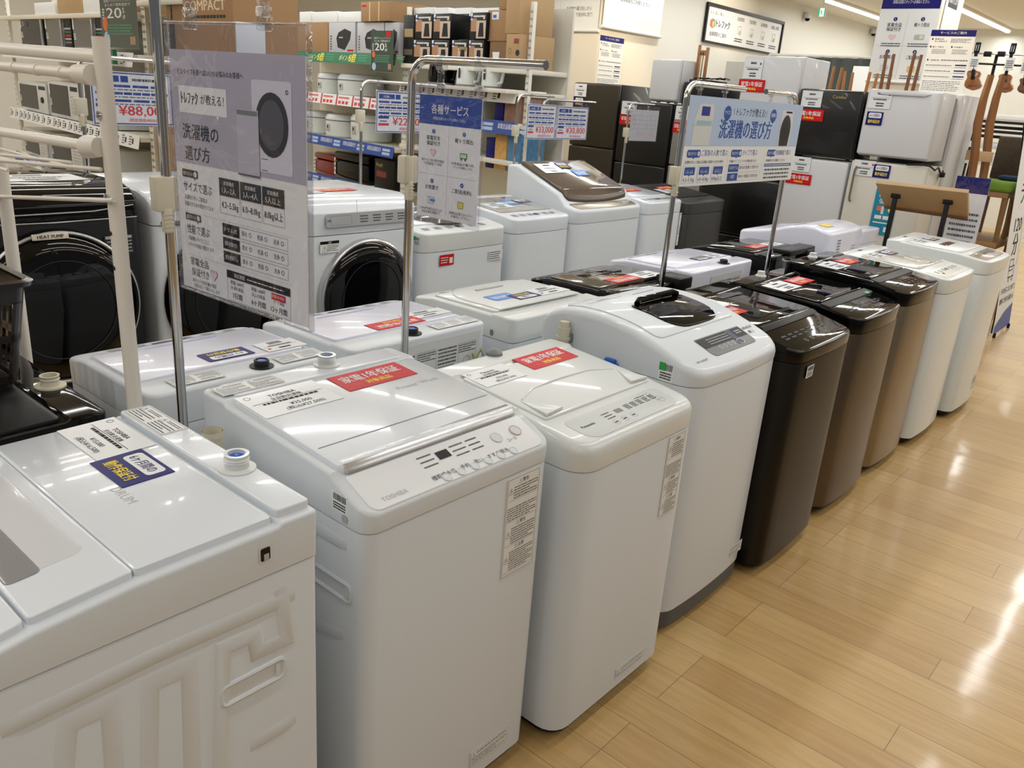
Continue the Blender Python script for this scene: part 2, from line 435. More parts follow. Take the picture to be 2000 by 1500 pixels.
def red_sticker(root, M, w=0.2, h=0.078, name='warranty_sticker'):
    q = MB(); q.M = M; t = 0.0012
    q.box(-w/2, w/2, -h/2, h/2, 0, t, RED)
    q.text('家電1年保証', 0, 0.02*h/0.078, 0.0345*h/0.078, PAP, t+.0004, width=w*0.82, align='c', bold=0.035) if False else q.text('家電1年保証', 0, -0.002*h/0.078, 0.034*h/0.078, PAP, t+.0004, width=w*0.82, align='c', bold=0.025)
    q.text('対象商品', 0, -0.026*h/0.078, 0.018*h/0.078, YEL, t+.0004, width=w*0.36, align='c', bold=0.025)
    for s in (-1, 1): q.rect(s*w*0.32-w*0.09, -0.021*h/0.078, s*w*0.32+w*0.09, -0.0195*h/0.078, ORG, t+.0004)
    return sub(name, root, q, 'red sticker with white lettering')
def navy_sticker(root, M, w=0.15, h=0.085):
    q = MB(); q.M = M; t = 0.0012; k = h/0.085
    q.box(-w/2, w/2, -h/2, h/2, 0, t, NAVY); q.rrect(-w*0.38, 0.003*k, w*0.40, 0.036*k, 0.008*k, PAP, t+.0004)
    q.text('6ヶ月間の', 0.0, 0.011*k, 0.022*k, NAVY, t+.0008, width=w*0.62, align='c', bold=0.02)
    q.text('動作保証付', 0, -0.028*k, 0.025*k, YEL, t+.0004, width=w*0.72, align='c', bold=0.02)
    return sub('warranty_sticker', root, q, 'navy sticker with white panel and yellow lettering')
def price_card(root, M, w=0.19, h=0.13, maker='TOSHIBA', p1='¥25,000', p2='(税込¥27,500)', glossy=PAPG, seed=3):
    q = MB(); q.M = M; t = 0.0010; k = h/0.13
    q.box(-w/2, w/2, -h/2, h/2, 0, t, glossy); z = t+.0004
    q.ring(-w*0.4, h*0.36, 0.008*k, 0.0012, INK, z)
    q.text(maker, 0, h*0.22, 0.018*k, INK, z, align='c', bold=0.01)
    q.text('全自動洗濯機', 0, h*0.09, 0.014*k, INK, z, align='c')
    q.rect(-w*0.44, h*0.055, w*0.44, h*0.065, INK, z); q.fine(-w*0.34, -h*0.05, w*0.36, h*0.04, 1, INK, z, 0.7, seed)
    q.text(p1, w*0.06, -h*0.24, 0.018*k, INK, z, align='c'); q.text(p2, w*0.06, -h*0.4, 0.018*k, INK, z, align='c')
    return sub('price_card', root, q, 'white price card')
def small_card(root, M, w=0.16, h=0.11, seed=5, mark=None):
    q = MB(); q.M = M; t = 0.001; z = t+.0004
    q.box(-w/2, w/2, -h/2, h/2, 0, t, PAPG)
    q.fine(-w*0.15, h*0.2, w*0.15, h*0.38, 1, INK, z, 0.6, seed); q.rect(-w*0.42, h*0.06, w*0.42, h*0.075, INK, z)
    q.fine(-w*0.3, -h*0.08, w*0.3, h*0.04, 1, INK, z, 0.6, seed+1); q.fine(-w*0.15, -h*0.42, w*0.2, -h*0.16, 2, INK, z, 0.6, seed+2)
    if mark: q.rect(w*0.34, h*0.2, w*0.42, h*0.32, mark, z)
    return sub('price_card', root, q, 'white price card')
def faucet(root, x, y, z, body_m, ring_m, cap=None, h=0.028):
    q = MB()
    q.lathe([(0.034, 0), (0.034, 0.004), (0.022, 0.006), (0.021, h*0.5), (0.023, h*0.55), (0.021, h*0.62), (0.023, h*0.7), (0.021, h*0.78), (0.023, h), (0.016, h), (0.016, h-0.01)], body_m, (x, y, z), n=24)
    f = sub('water_inlet', root, q)
    q = MB(); q.lathe([(0.0155, 0), (0.0155, 0.004), (0.006, 0.004), (0.004, 0.008), (0.001, 0.008)], ring_m, (x, y, z+h-0.011), n=20)
    sub('inlet_filter', f, q)
    return f
def warn_panel(root, M, w, h, name='caution_label', seed=2, cols=1, head=True, paper=PAP, ink=INK2):
    q = MB(); q.M = M; t = 0.0008; z = t+.0004; R = random.Random(seed)
    q.box(-w/2, w/2, -h/2, h/2, 0, t, paper); q.frame(-w/2+.002, -h/2+.002, w/2-.002, h/2-.002, .0008, ink, z)
    cw = w/cols
    for c in range(cols):
        x0 = -w/2+c*cw+.006; x1 = x0+cw-.012; y = h/2-.006; k = 0
        if h < .07:
            q.text('⚠', x0, y-.014, .014, INK, z); q.fine(x0+.018, y-.012, x1, y-.002, 2, ink, z, .4, seed+c); q.fine(x0, -h/2+.005, x1, y-.016, max(2, int(h/.012)), ink, z, .36, seed+c+9); continue
        while y > -h/2+.02:
            q.text('⚠警告' if k % 2 == 0 else '⚠注意', (x0+x1)/2, y-.012, .011, INK, z, align='c') if k in (0, 2, 3) else None
            bh = min(.034+.03*R.random(), y-.016+h/2-.004)
            if bh < .012: break
            ind = .018 if k % 3 != 1 else 0
            if ind: q.text('⚠', x0, y-.016-bh*.5, .016, INK, z)
            q.fine(x0+ind, y-.016-bh, x1, y-.017, max(2, int(bh/.0058)), ink, z, .38, seed+k); y -= bh+.018; q.rect(x0, y, x1, y+.0006, ink, z); k += 1
    return sub(name, root, q, 'printed caution label')
def barcode(root, M, w=0.05, h=0.05, green=False):
    q = MB(); q.M = M; q.box(-w/2, w/2, -h/2, h/2, 0, .0008, PAP); z = .0012; R = random.Random(3); x = -w*0.4
    while x < w*0.4:
        b = w*(0.015+0.03*R.random()); q.rect(x, h*0.08, x+b, h*0.42, INK, z); x += b+w*0.02+w*0.02*R.random()
    q.fine(-w*0.4, -h*0.42, w*0.4, 0, 3, INK, z, 0.55, 4)
    if green: q.rect(-w/2, h*0.05, -w*0.05, h*0.48, mat('tag_green', (40, 160, 60), 0.4), z+.0004)
    return sub('barcode_tag', root, q, 'small barcode sticker')
def handle_recess(root, x, s, z, W, m):
    q = MB(); q.M = FR((x, s*W/2, z), (-s, 0, 0), (0, 0, 1)); w, h = 0.13, 0.046
    def rrp(w, h, r):
        P = []
        for cx, cy_, a0 in ((w/2-r, -h/2+r, -90), (w/2-r, h/2-r, 0), (-w/2+r, h/2-r, 90), (-w/2+r, -h/2+r, 180)):
            for k in range(5):
                a = math.radians(a0+22.5*k); P.append((cx+r*math.cos(a), cy_+r*math.sin(a)))
        return P
    seq = [(w, h, .014, 0), (w, h, .014, .003), (w-.008, h-.008, .011, .005), (w-.016, h-.016, .008, .003), (w-.02, h-.02, .007, .0012), (w-.06, h-.034, .004, .0006)]
    q.loft([[(p[0], p[1], zz) for p in rrp(a, b, r)] for a, b, r, zz in seq], m)
    q.prism([(w/2-.022, -h/2+.010), (w/2-.014, -h/2+.012), (w/2-.014, h/2-.012), (w/2-.022, h/2-.010)], 0.001, 0.004, m, 'z')
    return sub('carry_handle', root, q)
def emboss(q, pts, wd, hgt, m, M):
    """a shallow pressed ridge along a path on a panel"""
    q.M = M; P = [Vector((p[0], p[1])) for p in pts]; loops = []
    for i, p in enumerate(P):
        t0 = (P[i]-P[i-1]).normalized() if i else (P[1]-P[0]).normalized()
        t1 = (P[i+1]-P[i]).normalized() if i < len(P)-1 else t0
        t = (t0+t1).normalized(); n = Vector((-t.y, t.x)); k = 1/max(0.5, abs(t.dot(t1)))
        loops.append([(p.x+n.x*a*wd/2*k, p.y+n.y*a*wd/2*k, hgt*b) for a, b in ((-1, 0), (-0.62, 1), (0.62, 1), (1, 0))])
    z0 = lambda L, d: [(p[0]+d.x*.03, p[1]+d.y*.03, -.0005) for p in L]
    loops = [z0(loops[0], (P[0]-P[1]).normalized())]+loops+[z0(loops[-1], (P[-1]-P[-2]).normalized())]
    return q.loft(loops, m, False, False, closed=False)
def feet(root, D, W, m=BK):
    for sx in (-1, 1):
        for sy_ in (-1, 1):
            q = MB(); q.lathe([(0.016, 0), (0.018, 0.008), (0.014, 0.012), (0.022, 0.02), (0.024, 0.052)], m, (sx*(D/2-0.075), sy_*(W/2-0.07), 0), n=16)
            sub('foot', root, q)
def base_skirt(root, D, W, z0, z1, m, rf, rb, bow, ins=0.01):
    q = MB(); shell(q, D-2*ins, W-2*ins, z0, lambda x: z1, 0.002, m, rf, rb, bow, (), steps=1); sub('base', root, q)
def washer(name_label, x_front, yc, rz, D, W, zseam, prof, cab, cov, rf=0.04, rb=0.02, bow=0.0, rim=0.012, base=None, base_h=0.05, group=None, z0=0.0, front_dir=None, smooth=False, taper=0.0):
    """x_front: where the front sits along the facing direction; returns root and top function"""
    if abs(rz) < 1e-6: loc = (x_front-D/2, yc, z0)
    elif abs(rz-PI) < 1e-6: loc = (x_front+D/2, yc, z0)
    else: loc = (x_front, yc, z0)
    t = thing('washing_machine', name_label, 'washing machine', loc, rz, group)
    f = smoothf(prof) if smooth else lerpf(prof)
    q = MB(); body(q, D, W, base_h, zseam-0.0025, cab, rf, rb, bow); sub('cabinet', t, q)
    xs = [p[0] for p in prof[1:-1]] if not smooth else [-D/2+D*k/14 for k in range(1, 14)]
    q = MB(); shell(q, D+0.004, W+0.004, zseam, f, rim, cov, rf+0.002, rb, bow, xs, taper=0.001); sub('top_cover', t, q)
    if base_h > 0.03: base_skirt(t, D, W, 0.028, base_h+0.001, base or BK, rf, rb, bow, 0.012 if base is None else 0.003)
    feet(t, D, W)
    return t, f
def lid_slab(t, f, x0, x1, W, th, m, r=0.004, rc=0.012, xs=(), name='lid', yc=0.0, label=None, off=-0.001):
    q = MB(); shell(q, x1-x0, W, lambda x: f(x)+off, lambda x: f(x)+th, r, m, rc, rc, 0, [x-(x0+x1)/2 for x in xs], xc=(x0+x1)/2, steps=2, yc=yc)
    return sub(name, t, q, label)
def buttons(root, f, spots, r, m_ring, off, name='button'):
    for (x, y) in spots:
        q = MB(); q.M = top_frame(f, x, y, 0, off); q.lathe([(r, 0), (r*0.96, .0012), (r*0.86, .0018), (r*0.8, .0008), (r*0.01, .0012)], m_ring, n=20); sub(name, root, q)
# ------------------------------------------------------------------ front row, nearest first
# 1: turned sideways, faces along the row towards the camera end; its side panel is what we see
t, f = washer('white washing machine in the near left corner, turned sideways, navy sticker on its lid',
              -1.35, 0.16+0.30, -PI/2, 0.60, 0.60, 0.912,
              [(-0.30, 1.000), (-0.230, 1.000), (-0.224, 0.994), (0.02, 0.990), (0.155, 0.978), (0.165, 0.976), (0.30, 0.950)], WM, WM, rf=0.05, rb=0.012, rim=0.007, taper=0)
D, W = 0.60, 0.60
q = MB(); shell(q, 0.066, W-0.03, lambda x: f(x)-.003, lambda x: f(x)+.016, .004, WH, .008, .008, 0, (), xc=-0.2625); sub('rear_deck', t, q)
lid_slab(t, f, -0.222, 0.0095, W-0.034, 0.013, WH, 0.003, 0.008)
q = MB(); shell(q, 0.145, W-0.034, lambda x: f(x)-.001, lambda x: f(x)+.0125, .003, WH, .008, .008, 0, (), xc=0.0835); lf = sub('front_lid', t, q)
q = MB(); shell(q, 0.116, 0.40, lambda x: f(x)+.008, lambda x: f(x)+.0134, .003, mat('recess_white', (206, 209, 212), 0.25, coat=0.4), .02, .02, 0, (), xc=0.092, yc=-0.018); sub('lid_recess', lf, q)
q = MB(); shell(q, 0.049, 0.36, lambda x: f(x)+.0130, lambda x: f(x)+.0142, .0008, mat('grey_window', (138, 140, 141), 0.15, coat=0.6), .01, .01, 0, (), xc=0.1255, yc=0.008); sub('lid_window', lf, q)
q = MB(); shell(q, 0.132, W-0.034, lambda x: f(x)-.001, lambda x: f(x)+.012, .004, WH, .03, .008, 0, (), xc=0.226); sub('control_deck', t, q)
price_card(t, top_frame(f, -0.160, -0.19, 0, .0135), 0.18, 0.112, 'TOSHIBA', '¥15,000', '(税込¥16,500)')
navy_sticker(t, top_frame(f, -0.138, -0.035, 0, .0135), 0.130, 0.096)
q = MB(); q.M = top_frame(f, -0.072, 0.02, 0, .0133); q.text('DRUM', 0, 0, 0.026, GR, 0); sub('lid_lettering', t, q)
warn_panel(t, top_frame(f, -0.262, -0.195, 0, .0163), 0.16, 0.056, seed=11, cols=2)
faucet(t, -0.266, 0.105, f(-0.262)+.015, WW, DBLU, h=0.032)
barcode(t, side_frame(-0.26, 1, .9, W, .1), .001, .001) if False else None
# latch on the side and pressed S pattern
q = MB(); q.M = side_frame(-0.195, 1, 0.955, W, 0.003); q.rrect(-.009, -.012, .009, .012, .003, BK, 0); q.rrect(-.012, -.015, .012, .015, .004, WW, -.0006); q.box(-.003, .006, -.012, .0, -.001, .001, GR)
sub('side_latch', t, q)
handle_recess(t, -0.165, 1, 0.715, W, WM)
Ms = side_frame(0, 1, 0, W, 0.0)
for pts in ([(-.02+.0, .42), (-.02, .62), (.0, .66), (.12, .735)], ):
    pass
def _ov(*P): return [((lambda v: (v.y-0.46, v.z))(onX(px, py, -1.05))) for px, py in P]
for pts in (_ov((40, 1408), (300, 1282), (552, 1172)), _ov((552, 1172), (560, 1248), (503, 1274), (497, 1240), (437, 1266), (430, 1490), (428, 1560)),
            _ov((290, 1560), (293, 1338), (370, 1304), (377, 1560)), _ov((120, 1560), (132, 1416), (215, 1380), (228, 1560)), _ov((512, 1443), (556, 1417))):
    q = MB(); emboss(q, pts, 0.030, 0.0012+0.0005*(len(pts) % 4)+0.0002*(len(pts) > 3), WM, Ms); sub('pressed_ridge', t, q)

# 2
D, W = 0.59, 0.56
t, f = washer('white washing machine with a silver lid edge, second from near end of front row',
              -1.07, 1.166, 0, D, W, 0.885, [(-0.295, 1.012), (-0.20, 1.012), (-0.19, 1.004), (0.185, 0.980), (0.19, 0.972), (0.295, 0.926)], WM, WM, rf=0.035, rb=0.02, rim=0.008)
q = MB(); shell(q, 0.085, W-0.07, lambda x: f(x)-.002, lambda x: f(x)+.004, .003, WH, .012, .012, 0, (), xc=-0.245); sub('rear_deck', t, q)
lid_slab(t, f, -0.188, 0.192, W-0.035, 0.010, WH, 0.004, 0.012)
q = MB(); shell(q, 0.003, W-0.06, lambda x: f(x)+.009, lambda x: f(x)+.0112, .0006, GR, .001, .001, 0, (), xc=0.105, steps=1); sub('lid_fold_line', t, q)
q = MB(); q.prism([(0.168, f(0.168)+.0102), (0.188, f(0.185)+.0096), (0.200, f(0.192)+.002), (0.192, f(0.192)+.001), (0.168, f(.168)+.006)], -(W/2-0.03), W/2-0.03, SV, 'y', .0015); sub('silver_lid_edge', t, q)
q = MB(); shell(q, 0.092, W-0.045, lambda x: f(x)-.001, lambda x: f(x)+.0025, .002, PAPG, .02, .004, 0, (), xc=0.245)
pn = sub('control_panel', t, q)
q = MB(); q.M = top_frame(f, 0.245, 0, 0, .003)
q.rect(-.035, .008, .0, .030, BK, 0.0004)
for i in range(3): q.fine(-.085, .028-.014*i, -.045, .034-.014*i, 1, INK2, 0, .6, i); q.fine(.01+.045*0, .028-.014*i, .05, .034-.014*i, 1, INK2, 0, .6, i+5); q.fine(.06, .028-.014*i, .095, .034-.014*i, 1, INK2, 0, .6, i+9)
for i, tx in enumerate(('槽乾燥', '水位', '予約', '洗い', 'すすぎ', '脱水')): q.text(tx, -.09+.042*i, -.034, .014, INK2, 0)
q.text('TOSHIBA', -.225, -.036, .016, GR, 0); q.text('コース', .165, -.012, .011, INK2, 0)
sub('panel_print', pn, q)
buttons(pn, f, [(0.285-.05, .145), (0.285-.05, .21)], .016, WH, .003)
buttons(pn, f, [(0.28, -.055+.042*i) for i in range(6)], .011, WH, .003)
q = MB(); q.M = top_frame(f, 0.235, 0.21, 0, .0052); q.ring(0, 0, .0155, .0015, mat('peach', (220, 150, 130), .5), 0); sub('start_ring', pn, q)
price_card(t, top_frame(f, -0.13, -0.155, 0, .0105), 0.205, 0.125)
red_sticker(t, top_frame(f, -0.135, 0.09, 0, .0105), 0.215, 0.092)
q = MB(); q.M = top_frame(f, -0.035, 0.155, 0, .0104); q.text('Power Wash', 0, 0, .026, GR, 0, align='c'); sub('lid_lettering', t, q)
warn_panel(t, top_frame(f, -0.245, -0.19, 0, .005), 0.16, 0.06, seed=21, cols=2)
faucet(t, -0.262, 0.045, f(-0.26)+.003, WW, DBLU, h=0.028)
barcode(t, side_frame(0.215, -1, 0.928, W), .048, .04)
q = MB(); q.M = side_frame(0.232, -1, 0.888, W, .003); q.disc(0, .012, .009, GR, 0); sub('side_cap', t, q)
warn_panel(t, front_frame(D, 0.183, 0.745), 0.115, 0.26, seed=31, cols=1)
warn_panel(t, front_frame(D, 0.13, 0.115), 0.14, 0.05, seed=35, cols=1, head=False)
handle_recess(t, 0.19, -1, 0.735, W, WM)
Ms = side_frame(0, -1, 0, W, 0)
for pts in ([(-.21, .84), (-.13, .84), (-.12, .80), (-.12, .70)], [(-.20, .62), (-.10, .60), (-.10, .2)]):
    q = MB(); emboss(q, [(-a, b) for a, b in pts], 0.03, 0.003, WM, Ms); sub('pressed_ridge', t, q)

hp = onY(415, 852, .825); q = MB(); q.tube([(hp.x, .825, .60), (hp.x, .825, hp.z-.01), (hp.x, .825, hp.z+.012)], .02, CR, 16, False); q.tube([(hp.x, .825, hp.z), (hp.x, .825, hp.z+.014)], .023, CR, 16, False); q.tube([(hp.x, .825, .66), (hp.x, .862, .64), (hp.x, .886, .64)], .018, CR, 12); q.build('drain_hose', t)

# 3
D, W = 0.565, 0.56
t, f = washer('white washing machine with rounded front edge and flat grey control panel, third from near end',
              -1.01, 1.78, 0, D, W, 0.838, [(-0.2825, 0.958), (-0.19, 0.960), (-0.18, 0.952), (0.10, 0.930), (0.16, 0.922), (0.2825, 0.905)], WM, WW, rf=0.062, rb=0.03, rim=0.028)
q = MB(); shell(q, 0.30, W-0.07, lambda x: f(x)-.001, lambda x: f(x)+.006, .004, WW, .012, .012, 0, (), xc=-0.02); ld = sub('lid', t, q)
q = MB(); z_ = .0065
for s in (-1, 1):
    q.prism([(0.02, s*(W/2-.06)), (0.125, s*(W/2-.045)), (0.118, s*(W/2-.12))], f(.07)+.002, f(.07)+.010, WW, 'z', .001)
q.tube([(0.02, -(W/2-.07), f(.02)+.004), (-.015, -(W/2-.15), f(-.01)+.0055), (-.02, 0, f(-.02)+.006), (-.015, (W/2-.15), f(-.01)+.0055), (0.02, W/2-.07, f(.02)+.004)], .004, WW, 8)
sub('lid_grip', ld, q)
q = MB(); shell(q, 0.100, W-0.13, lambda x: f(x)-.001, lambda x: f(x)+.0012, .0008, mat('panel_grey', (196, 200, 198), 0.35), .045, .02, 0, (), xc=0.208); pn = sub('control_panel', t, q)
q = MB(); q.M = top_frame(f, 0.208, 0, 0, .0018)
q.text('Panasonic', -.19, .0, .014, INK, 0, bold=.01); q.rect(-.03, .005, .0, .022, MG, 0)
for i in range(5): q.fine(.02+.03*i, .002, .042+.03*i, .026, 4, INK, 0, .5, i)
for i in range(3): q.fine(-.085, .018-.012*i, -.05, .024-.012*i, 1, INK2, 0, .6, i)
for i in range(3): q.ring(-.075+.04*i, -.024, .011, .0008, MG, 0); q.fine(-.082+.04*i, -.027, -.068+.04*i, -.021, 1, INK, 0, .7, i)
q.ring(.165, -.006, .015, .0008, MG, 0); q.text('スタート', .165, -.009, .007, INK, 0, align='c'); q.ring(.155, .026, .009, .0008, MG, 0)
q.fine(.09, .03, .14, .034, 1, INK, 0, .7, 8); sub('panel_print', pn, q)
price_card(t, top_frame(f, -0.135, -0.15, 0, .0065), 0.165, 0.10, 'Panasonic', '¥25,000', '(税込¥27,500)', seed=9)
red_sticker(t, top_frame(f, -0.145, 0.09, 0, .0065), 0.21, 0.088)
q = MB(); q.lathe([(0.026, 0), (0.024, 0.008), (0.012, 0.018), (0.002, 0.02)], MG, (-0.255, -0.02, f(-.255)), n=16); sub('inlet_cap', t, q)
warn_panel(t, front_frame(D, 0.170, 0.705), 0.09, 0.25, seed=41, head=False)
warn_panel(t, front_frame(D, 0.08, 0.10), 0.15, 0.035, seed=45, head=False)

# 4
D, W = 0.61, 0.60
t, f = washer('tall white washing machine with arched top, dark lid window and grey plinth',
              -1.075, 2.445, 0, D, W, 0.895, [(-0.305, 0.985), (-0.24, 1.030), (-0.12, 1.045), (0.02, 1.035), (0.15, 1.00), (0.305, 0.942)], WM, WM, rf=0.07, rb=0.03, bow=0.015, rim=0.024,
              base=mat('plinth_grey', (82, 84, 86), .5), base_h=0.09, smooth=True)
q = MB(); shell(q, 0.38, W-0.09, lambda x: f(x)-.001, lambda x: f(x)+.004, .003, WM, .03, .03, 0, [-.16+.04*k for k in range(9)], xc=-0.055); ld = sub('lid', t, q)
q = MB(); shell(q, 0.185, 0.315, lambda x: f(x)-.001, lambda x: f(x)+.009, .004, GLS, .07, .02, 0.01, [-.06+.03*k for k in range(5)], xc=0.025, yc=0.03); sub('lid_window', ld, q)
q = MB(); q.tube([(-.055, -.10, f(-.05)+.014), (-.062, -.08, f(-.05)+.022), (-.062, .14, f(-.05)+.022), (-.055, .16, f(-.05)+.014)], .011, GLS, 10); sub('lid_handle', ld, q)
q = MB(); shell(q, 0.085, 0.30, lambda x: f(x)-.001, lambda x: f(x)+.002, .001, MG, .02, .004, 0, (), xc=0.225, yc=0.03); pn = sub('control_panel', t, q)
q = MB(); q.M = top_frame(f, 0.225, 0.03, 0, .003)
q.rect(-.148, -.004, .145, .04, DG, 0); q.rect(.045, -.03, .075, .04, mat('panel_indigo', (40, 44, 90), .3), .0003); q.ring(.062, -.022, .022, .003, SV, .0006, ry=.014)
for i in range(3): q.fine(-.10, .004+.011*i, .04, .009+.011*i, 1, GR, .0005, .6, i+3)
for i in range(4): q.ring(-.07+.03*i, -.018, .008, .0012, PAP, .0004)
q.fine(.09, .01, .13, .03, 2, GR, .0005, .5, 5); sub('panel_print', pn, q)
q = MB(); q.M = top_frame(f, 0.235, 0, 0, .0022); q.text('HITACHI', .185, .03, .017, INK, 0, bold=.02); q.rect(.20, .008, .208, .020, INK, 0); q.text('7.0', .212, .006, .02, GR, 0, bold=.02)
q.text('コスメドライ', -.225, -.035, .013, INK, 0) if False else q.text('DRY & AIR-JET', -.235, -.035, .011, INK, 0); sub('lettering', t, q)
navy_sticker(t, top_frame(f, -0.20, 0.11, 0, .001), 0.14, 0.075)
small_card(t, top_frame(f, -0.215, -0.12, 0, .001), 0.19, 0.09, 7, GRN)
barcode(t, side_frame(0.20, -1, 0.925, W), .05, .06, True)
q = MB(); q.M = side_frame(-0.225, -1, 0.905, W); q.rrect(-.05, -.02, .035, .02, .006, GR, 0); q.frame(-.05, -.02, .035, .02, .004, WM, .0006); sub('rear_vent', t, q)
hz = .045
q = MB(); q.tube([(-0.185, -W/2-.022, .85+hz), (-0.185, -W/2-.022, .935+hz)], .021, CR, 16); q.tube([(-0.185, -W/2-.022, .93+hz), (-0.185, -W/2-.022, .955+hz)], .016, CR, 16)
q.tube([(-0.185, -W/2-.022, .895+hz), (-0.185, -W/2-.022, .905+hz)], .025, CR, 16); q.box(-.21, -.16, -W/2-.02, -W/2, .885+hz, .915+hz, MG, .004); sub('hose_holder', t, q)
q = MB(); q.box(-.02, .02, -W/2-.018, -W/2-.001, .90, .918, DBLU, .004); q.box(.01, .03, -W/2-.03, -W/2-.001, .895, .905, DBLU, .003); sub('blue_clip', t, q)
warn_panel(t, front_frame(D, 0.185, 0.155, 0.009), 0.13, 0.045, seed=51, head=False)

# 5 black
D, W = 0.60, 0.535
def dark_top(t, f, D, W, lidm, x0, x1, pm, panel_x0, curve=True, prints=True, bow=0.0):
    ld = lid_slab(t, f, x0, x1, W-0.05, 0.007, lidm, 0.004, 0.02)
    q = MB(); q.M = top_frame(f, (panel_x0+D/2)/2, 0, 0, .0012+(.0 if not bow else 0))
    L = (D/2-panel_x0)
    for i in range(7): q.fine(-.20+.055*i, -.004, -.165+.055*i, L*.22, 2, INK2, 0, .5, i+2)
    for i in range(5): q.ring(-.10+.05*i, -L*.22, .009, .0012, GR, 0)
    if prints: sub('panel_print', t, q)
    return ld
t, f = washer('glossy brown-black top-loading washing machine, nearest of the dark ones', -1.015, 3.025, 0, D, W, 0.868,
              [(-0.30, 0.985), (-0.20, 0.987), (-0.19, 0.979), (0.10, 0.962), (0.14, 0.955), (0.155, 0.945), (0.30, 0.912)], mat('brown_black', (30, 25, 17), .36, metal=.5), BB, rf=0.05, rb=0.02, bow=0.012, rim=0.008, taper=0)
ld = dark_top(t, f, D, W, BB, -0.185, 0.135, None, 0.155, bow=.012)
q = MB(); shell(q, 0.16, 0.30, lambda x: f(x)+.006, lambda x: f(x)+.0085, .001, GLS, .01, .01, 0, (), xc=-.0, yc=.0); sub('lid_window', ld, q)
q = MB(); q.prism([(.125, f(.125)+.005), (.14, f(.14)+.009), (.155, f(.155)+.003)], -W/2+.03, W/2-.03, BK, 'y', .001); sub('lid_grip', ld, q)
red_sticker(t, top_frame(f, -0.02, -0.175, 0, .009), 0.15, 0.075)
small_card(t, top_frame(f, -0.11, -0.165, 0, .009), 0.15, 0.09, 12)
q = MB(); q.M = top_frame(f, -.14, .06, 0, .0085); q.rect(-.09, -.012, .09, .012, DG, 0); sub('lid_label', t, q)
barcode(t, front_frame(D, -0.15, 0.825, 0.0105), .06, .045)

# 6, 7 stainless with black lids
def steel(label, xf, yc, cab, W, ztop, mk=None):
    D = 0.60
    t, f = washer(label, xf, yc, 0, D, W, ztop-0.062, [(-0.30, ztop+.048), (-0.21, ztop+.050), (-0.20, ztop+.043), (0.12, ztop+.030), (0.17, ztop+.022), (0.30, ztop)], cab, BG, rf=0.055, rb=0.025, bow=0.022, rim=0.008)
    ld = dark_top(t, f, D, W, BG, -0.19, 0.12, None, 0.17, bow=.02)
    q = MB(); shell(q, 0.045, W-0.03, lambda x: f(x)-.001, lambda x: f(x)+.005, .003, DG, .01, .01, .004, (), xc=0.145); sub('lid_grip', ld, q)
    q = MB(); shell(q, 0.15, W-0.16, lambda x: f(x)+.006, lambda x: f(x)+.010, .003, GLS, .06, .03, 0, (), xc=.03); sub('lid_window', ld, q)
    q = MB(); q.lathe([(0.026, 0), (0.024, .006), (.018, .008), (.017, .024), (.002, .026)], PAP, (-0.26, -0.03, f(-.26)), n=20); sub('inlet_cap', t, q)
    red_sticker(t, top_frame(f, -0.11, 0.06, 0, .0078), 0.17, 0.085)
    small_card(t, top_frame(f, -0.105, -0.145, 0, .0078), 0.19, 0.11, 14)
    if mk:
        q = MB(); q.M = top_frame(f, 0.16, .20, 0, .006); q.rect(-.02, -.01, .02, .01, mk, 0); sub('corner_sticker', t, q)
    return t
steel('black-topped washing machine with darker brushed steel body, next to the glossy brown-black one', -1.04, 3.71, ST2, 0.56, 0.918, mat('tag_green', (40, 160, 60), .4))
steel('black-topped washing machine with light brushed steel body, beside the first cream-white one', -1.05, 4.34, ST, 0.56, 0.945)
# 8, 9 white
def pale(label, xf, yc, W, ztop, dark_panel, seed):
    D = 0.58
    t, f = washer(label, xf, yc, 0, D, W, ztop-0.075, [(-0.29, ztop+.042), (-0.21, ztop+.043), (-0.20, ztop+.036), (0.12, ztop+.022), (0.15, ztop+.018), (0.29, ztop)], WW, WW, rf=0.05, rb=0.03, bow=0.016, rim=0.008)
    glass = mat('pale_lid', (204, 203, 194), 0.12, coat=0.6) if not dark_panel else WW
    ld = lid_slab(t, f, -0.185, 0.13, W-0.07, 0.007, glass, 0.004, 0.03)
    q = MB()
    if not dark_panel:
        q.M = top_frame(f, 0.03, .06, 0, .007); q.lathe([(.07, 0), (.066, .004), (.05, .006), (.03, .003), (.001, .0025)], glass, n=28)
    else:
        shell(q, 0.05, 0.22, lambda x: f(x)+.006, lambda x: f(x)+.0085, .001, mat('brown_window', (72, 60, 54), .1, coat=.6), .012, .012, 0, (), xc=-.01)
    sub('lid_handle' if not dark_panel else 'lid_window', ld, q)
    q = MB(); shell(q, 0.10, W-0.08, lambda x: f(x)-.001, lambda x: f(x)+.0018, .001, mat('brown_panel', (148, 134, 122), .25, coat=.4) if dark_panel else mat('panel_cream', (214, 213, 203), .3), .03, .01, .008, (), xc=0.215); pn = sub('control_panel', t, q)
    q = MB(); q.M = top_frame(f, 0.215, 0, 0, .0025); q.rect(-.01, .005, .02, .02, BK, 0)
    if not dark_panel: q.rect(-.15, -.02, -.12, -.006, BK, 0)
    for i in range(6): q.fine(-.19+.065*i, -.004, -.15+.065*i, .026, 3, INK2, 0, .5, seed+i)
    for i in range(5): q.ring(-.08+.05*i, -.024, .01, .001, INK2, 0)
    sub('panel_print', pn, q)
    small_card(t, top_frame(f, -0.14, -0.13, 0, .0078), 0.17, 0.09, seed)
    navy_sticker(t, top_frame(f, -0.125, 0.055, 0, .0078), 0.13, 0.075)
    q = MB(); q.M = top_frame(f, -.25, -.05, 0, .001); q.rrect(-.03, -.008, .03, .008, .007, DG, 0); sub('inlet_slot', t, q)
    return t
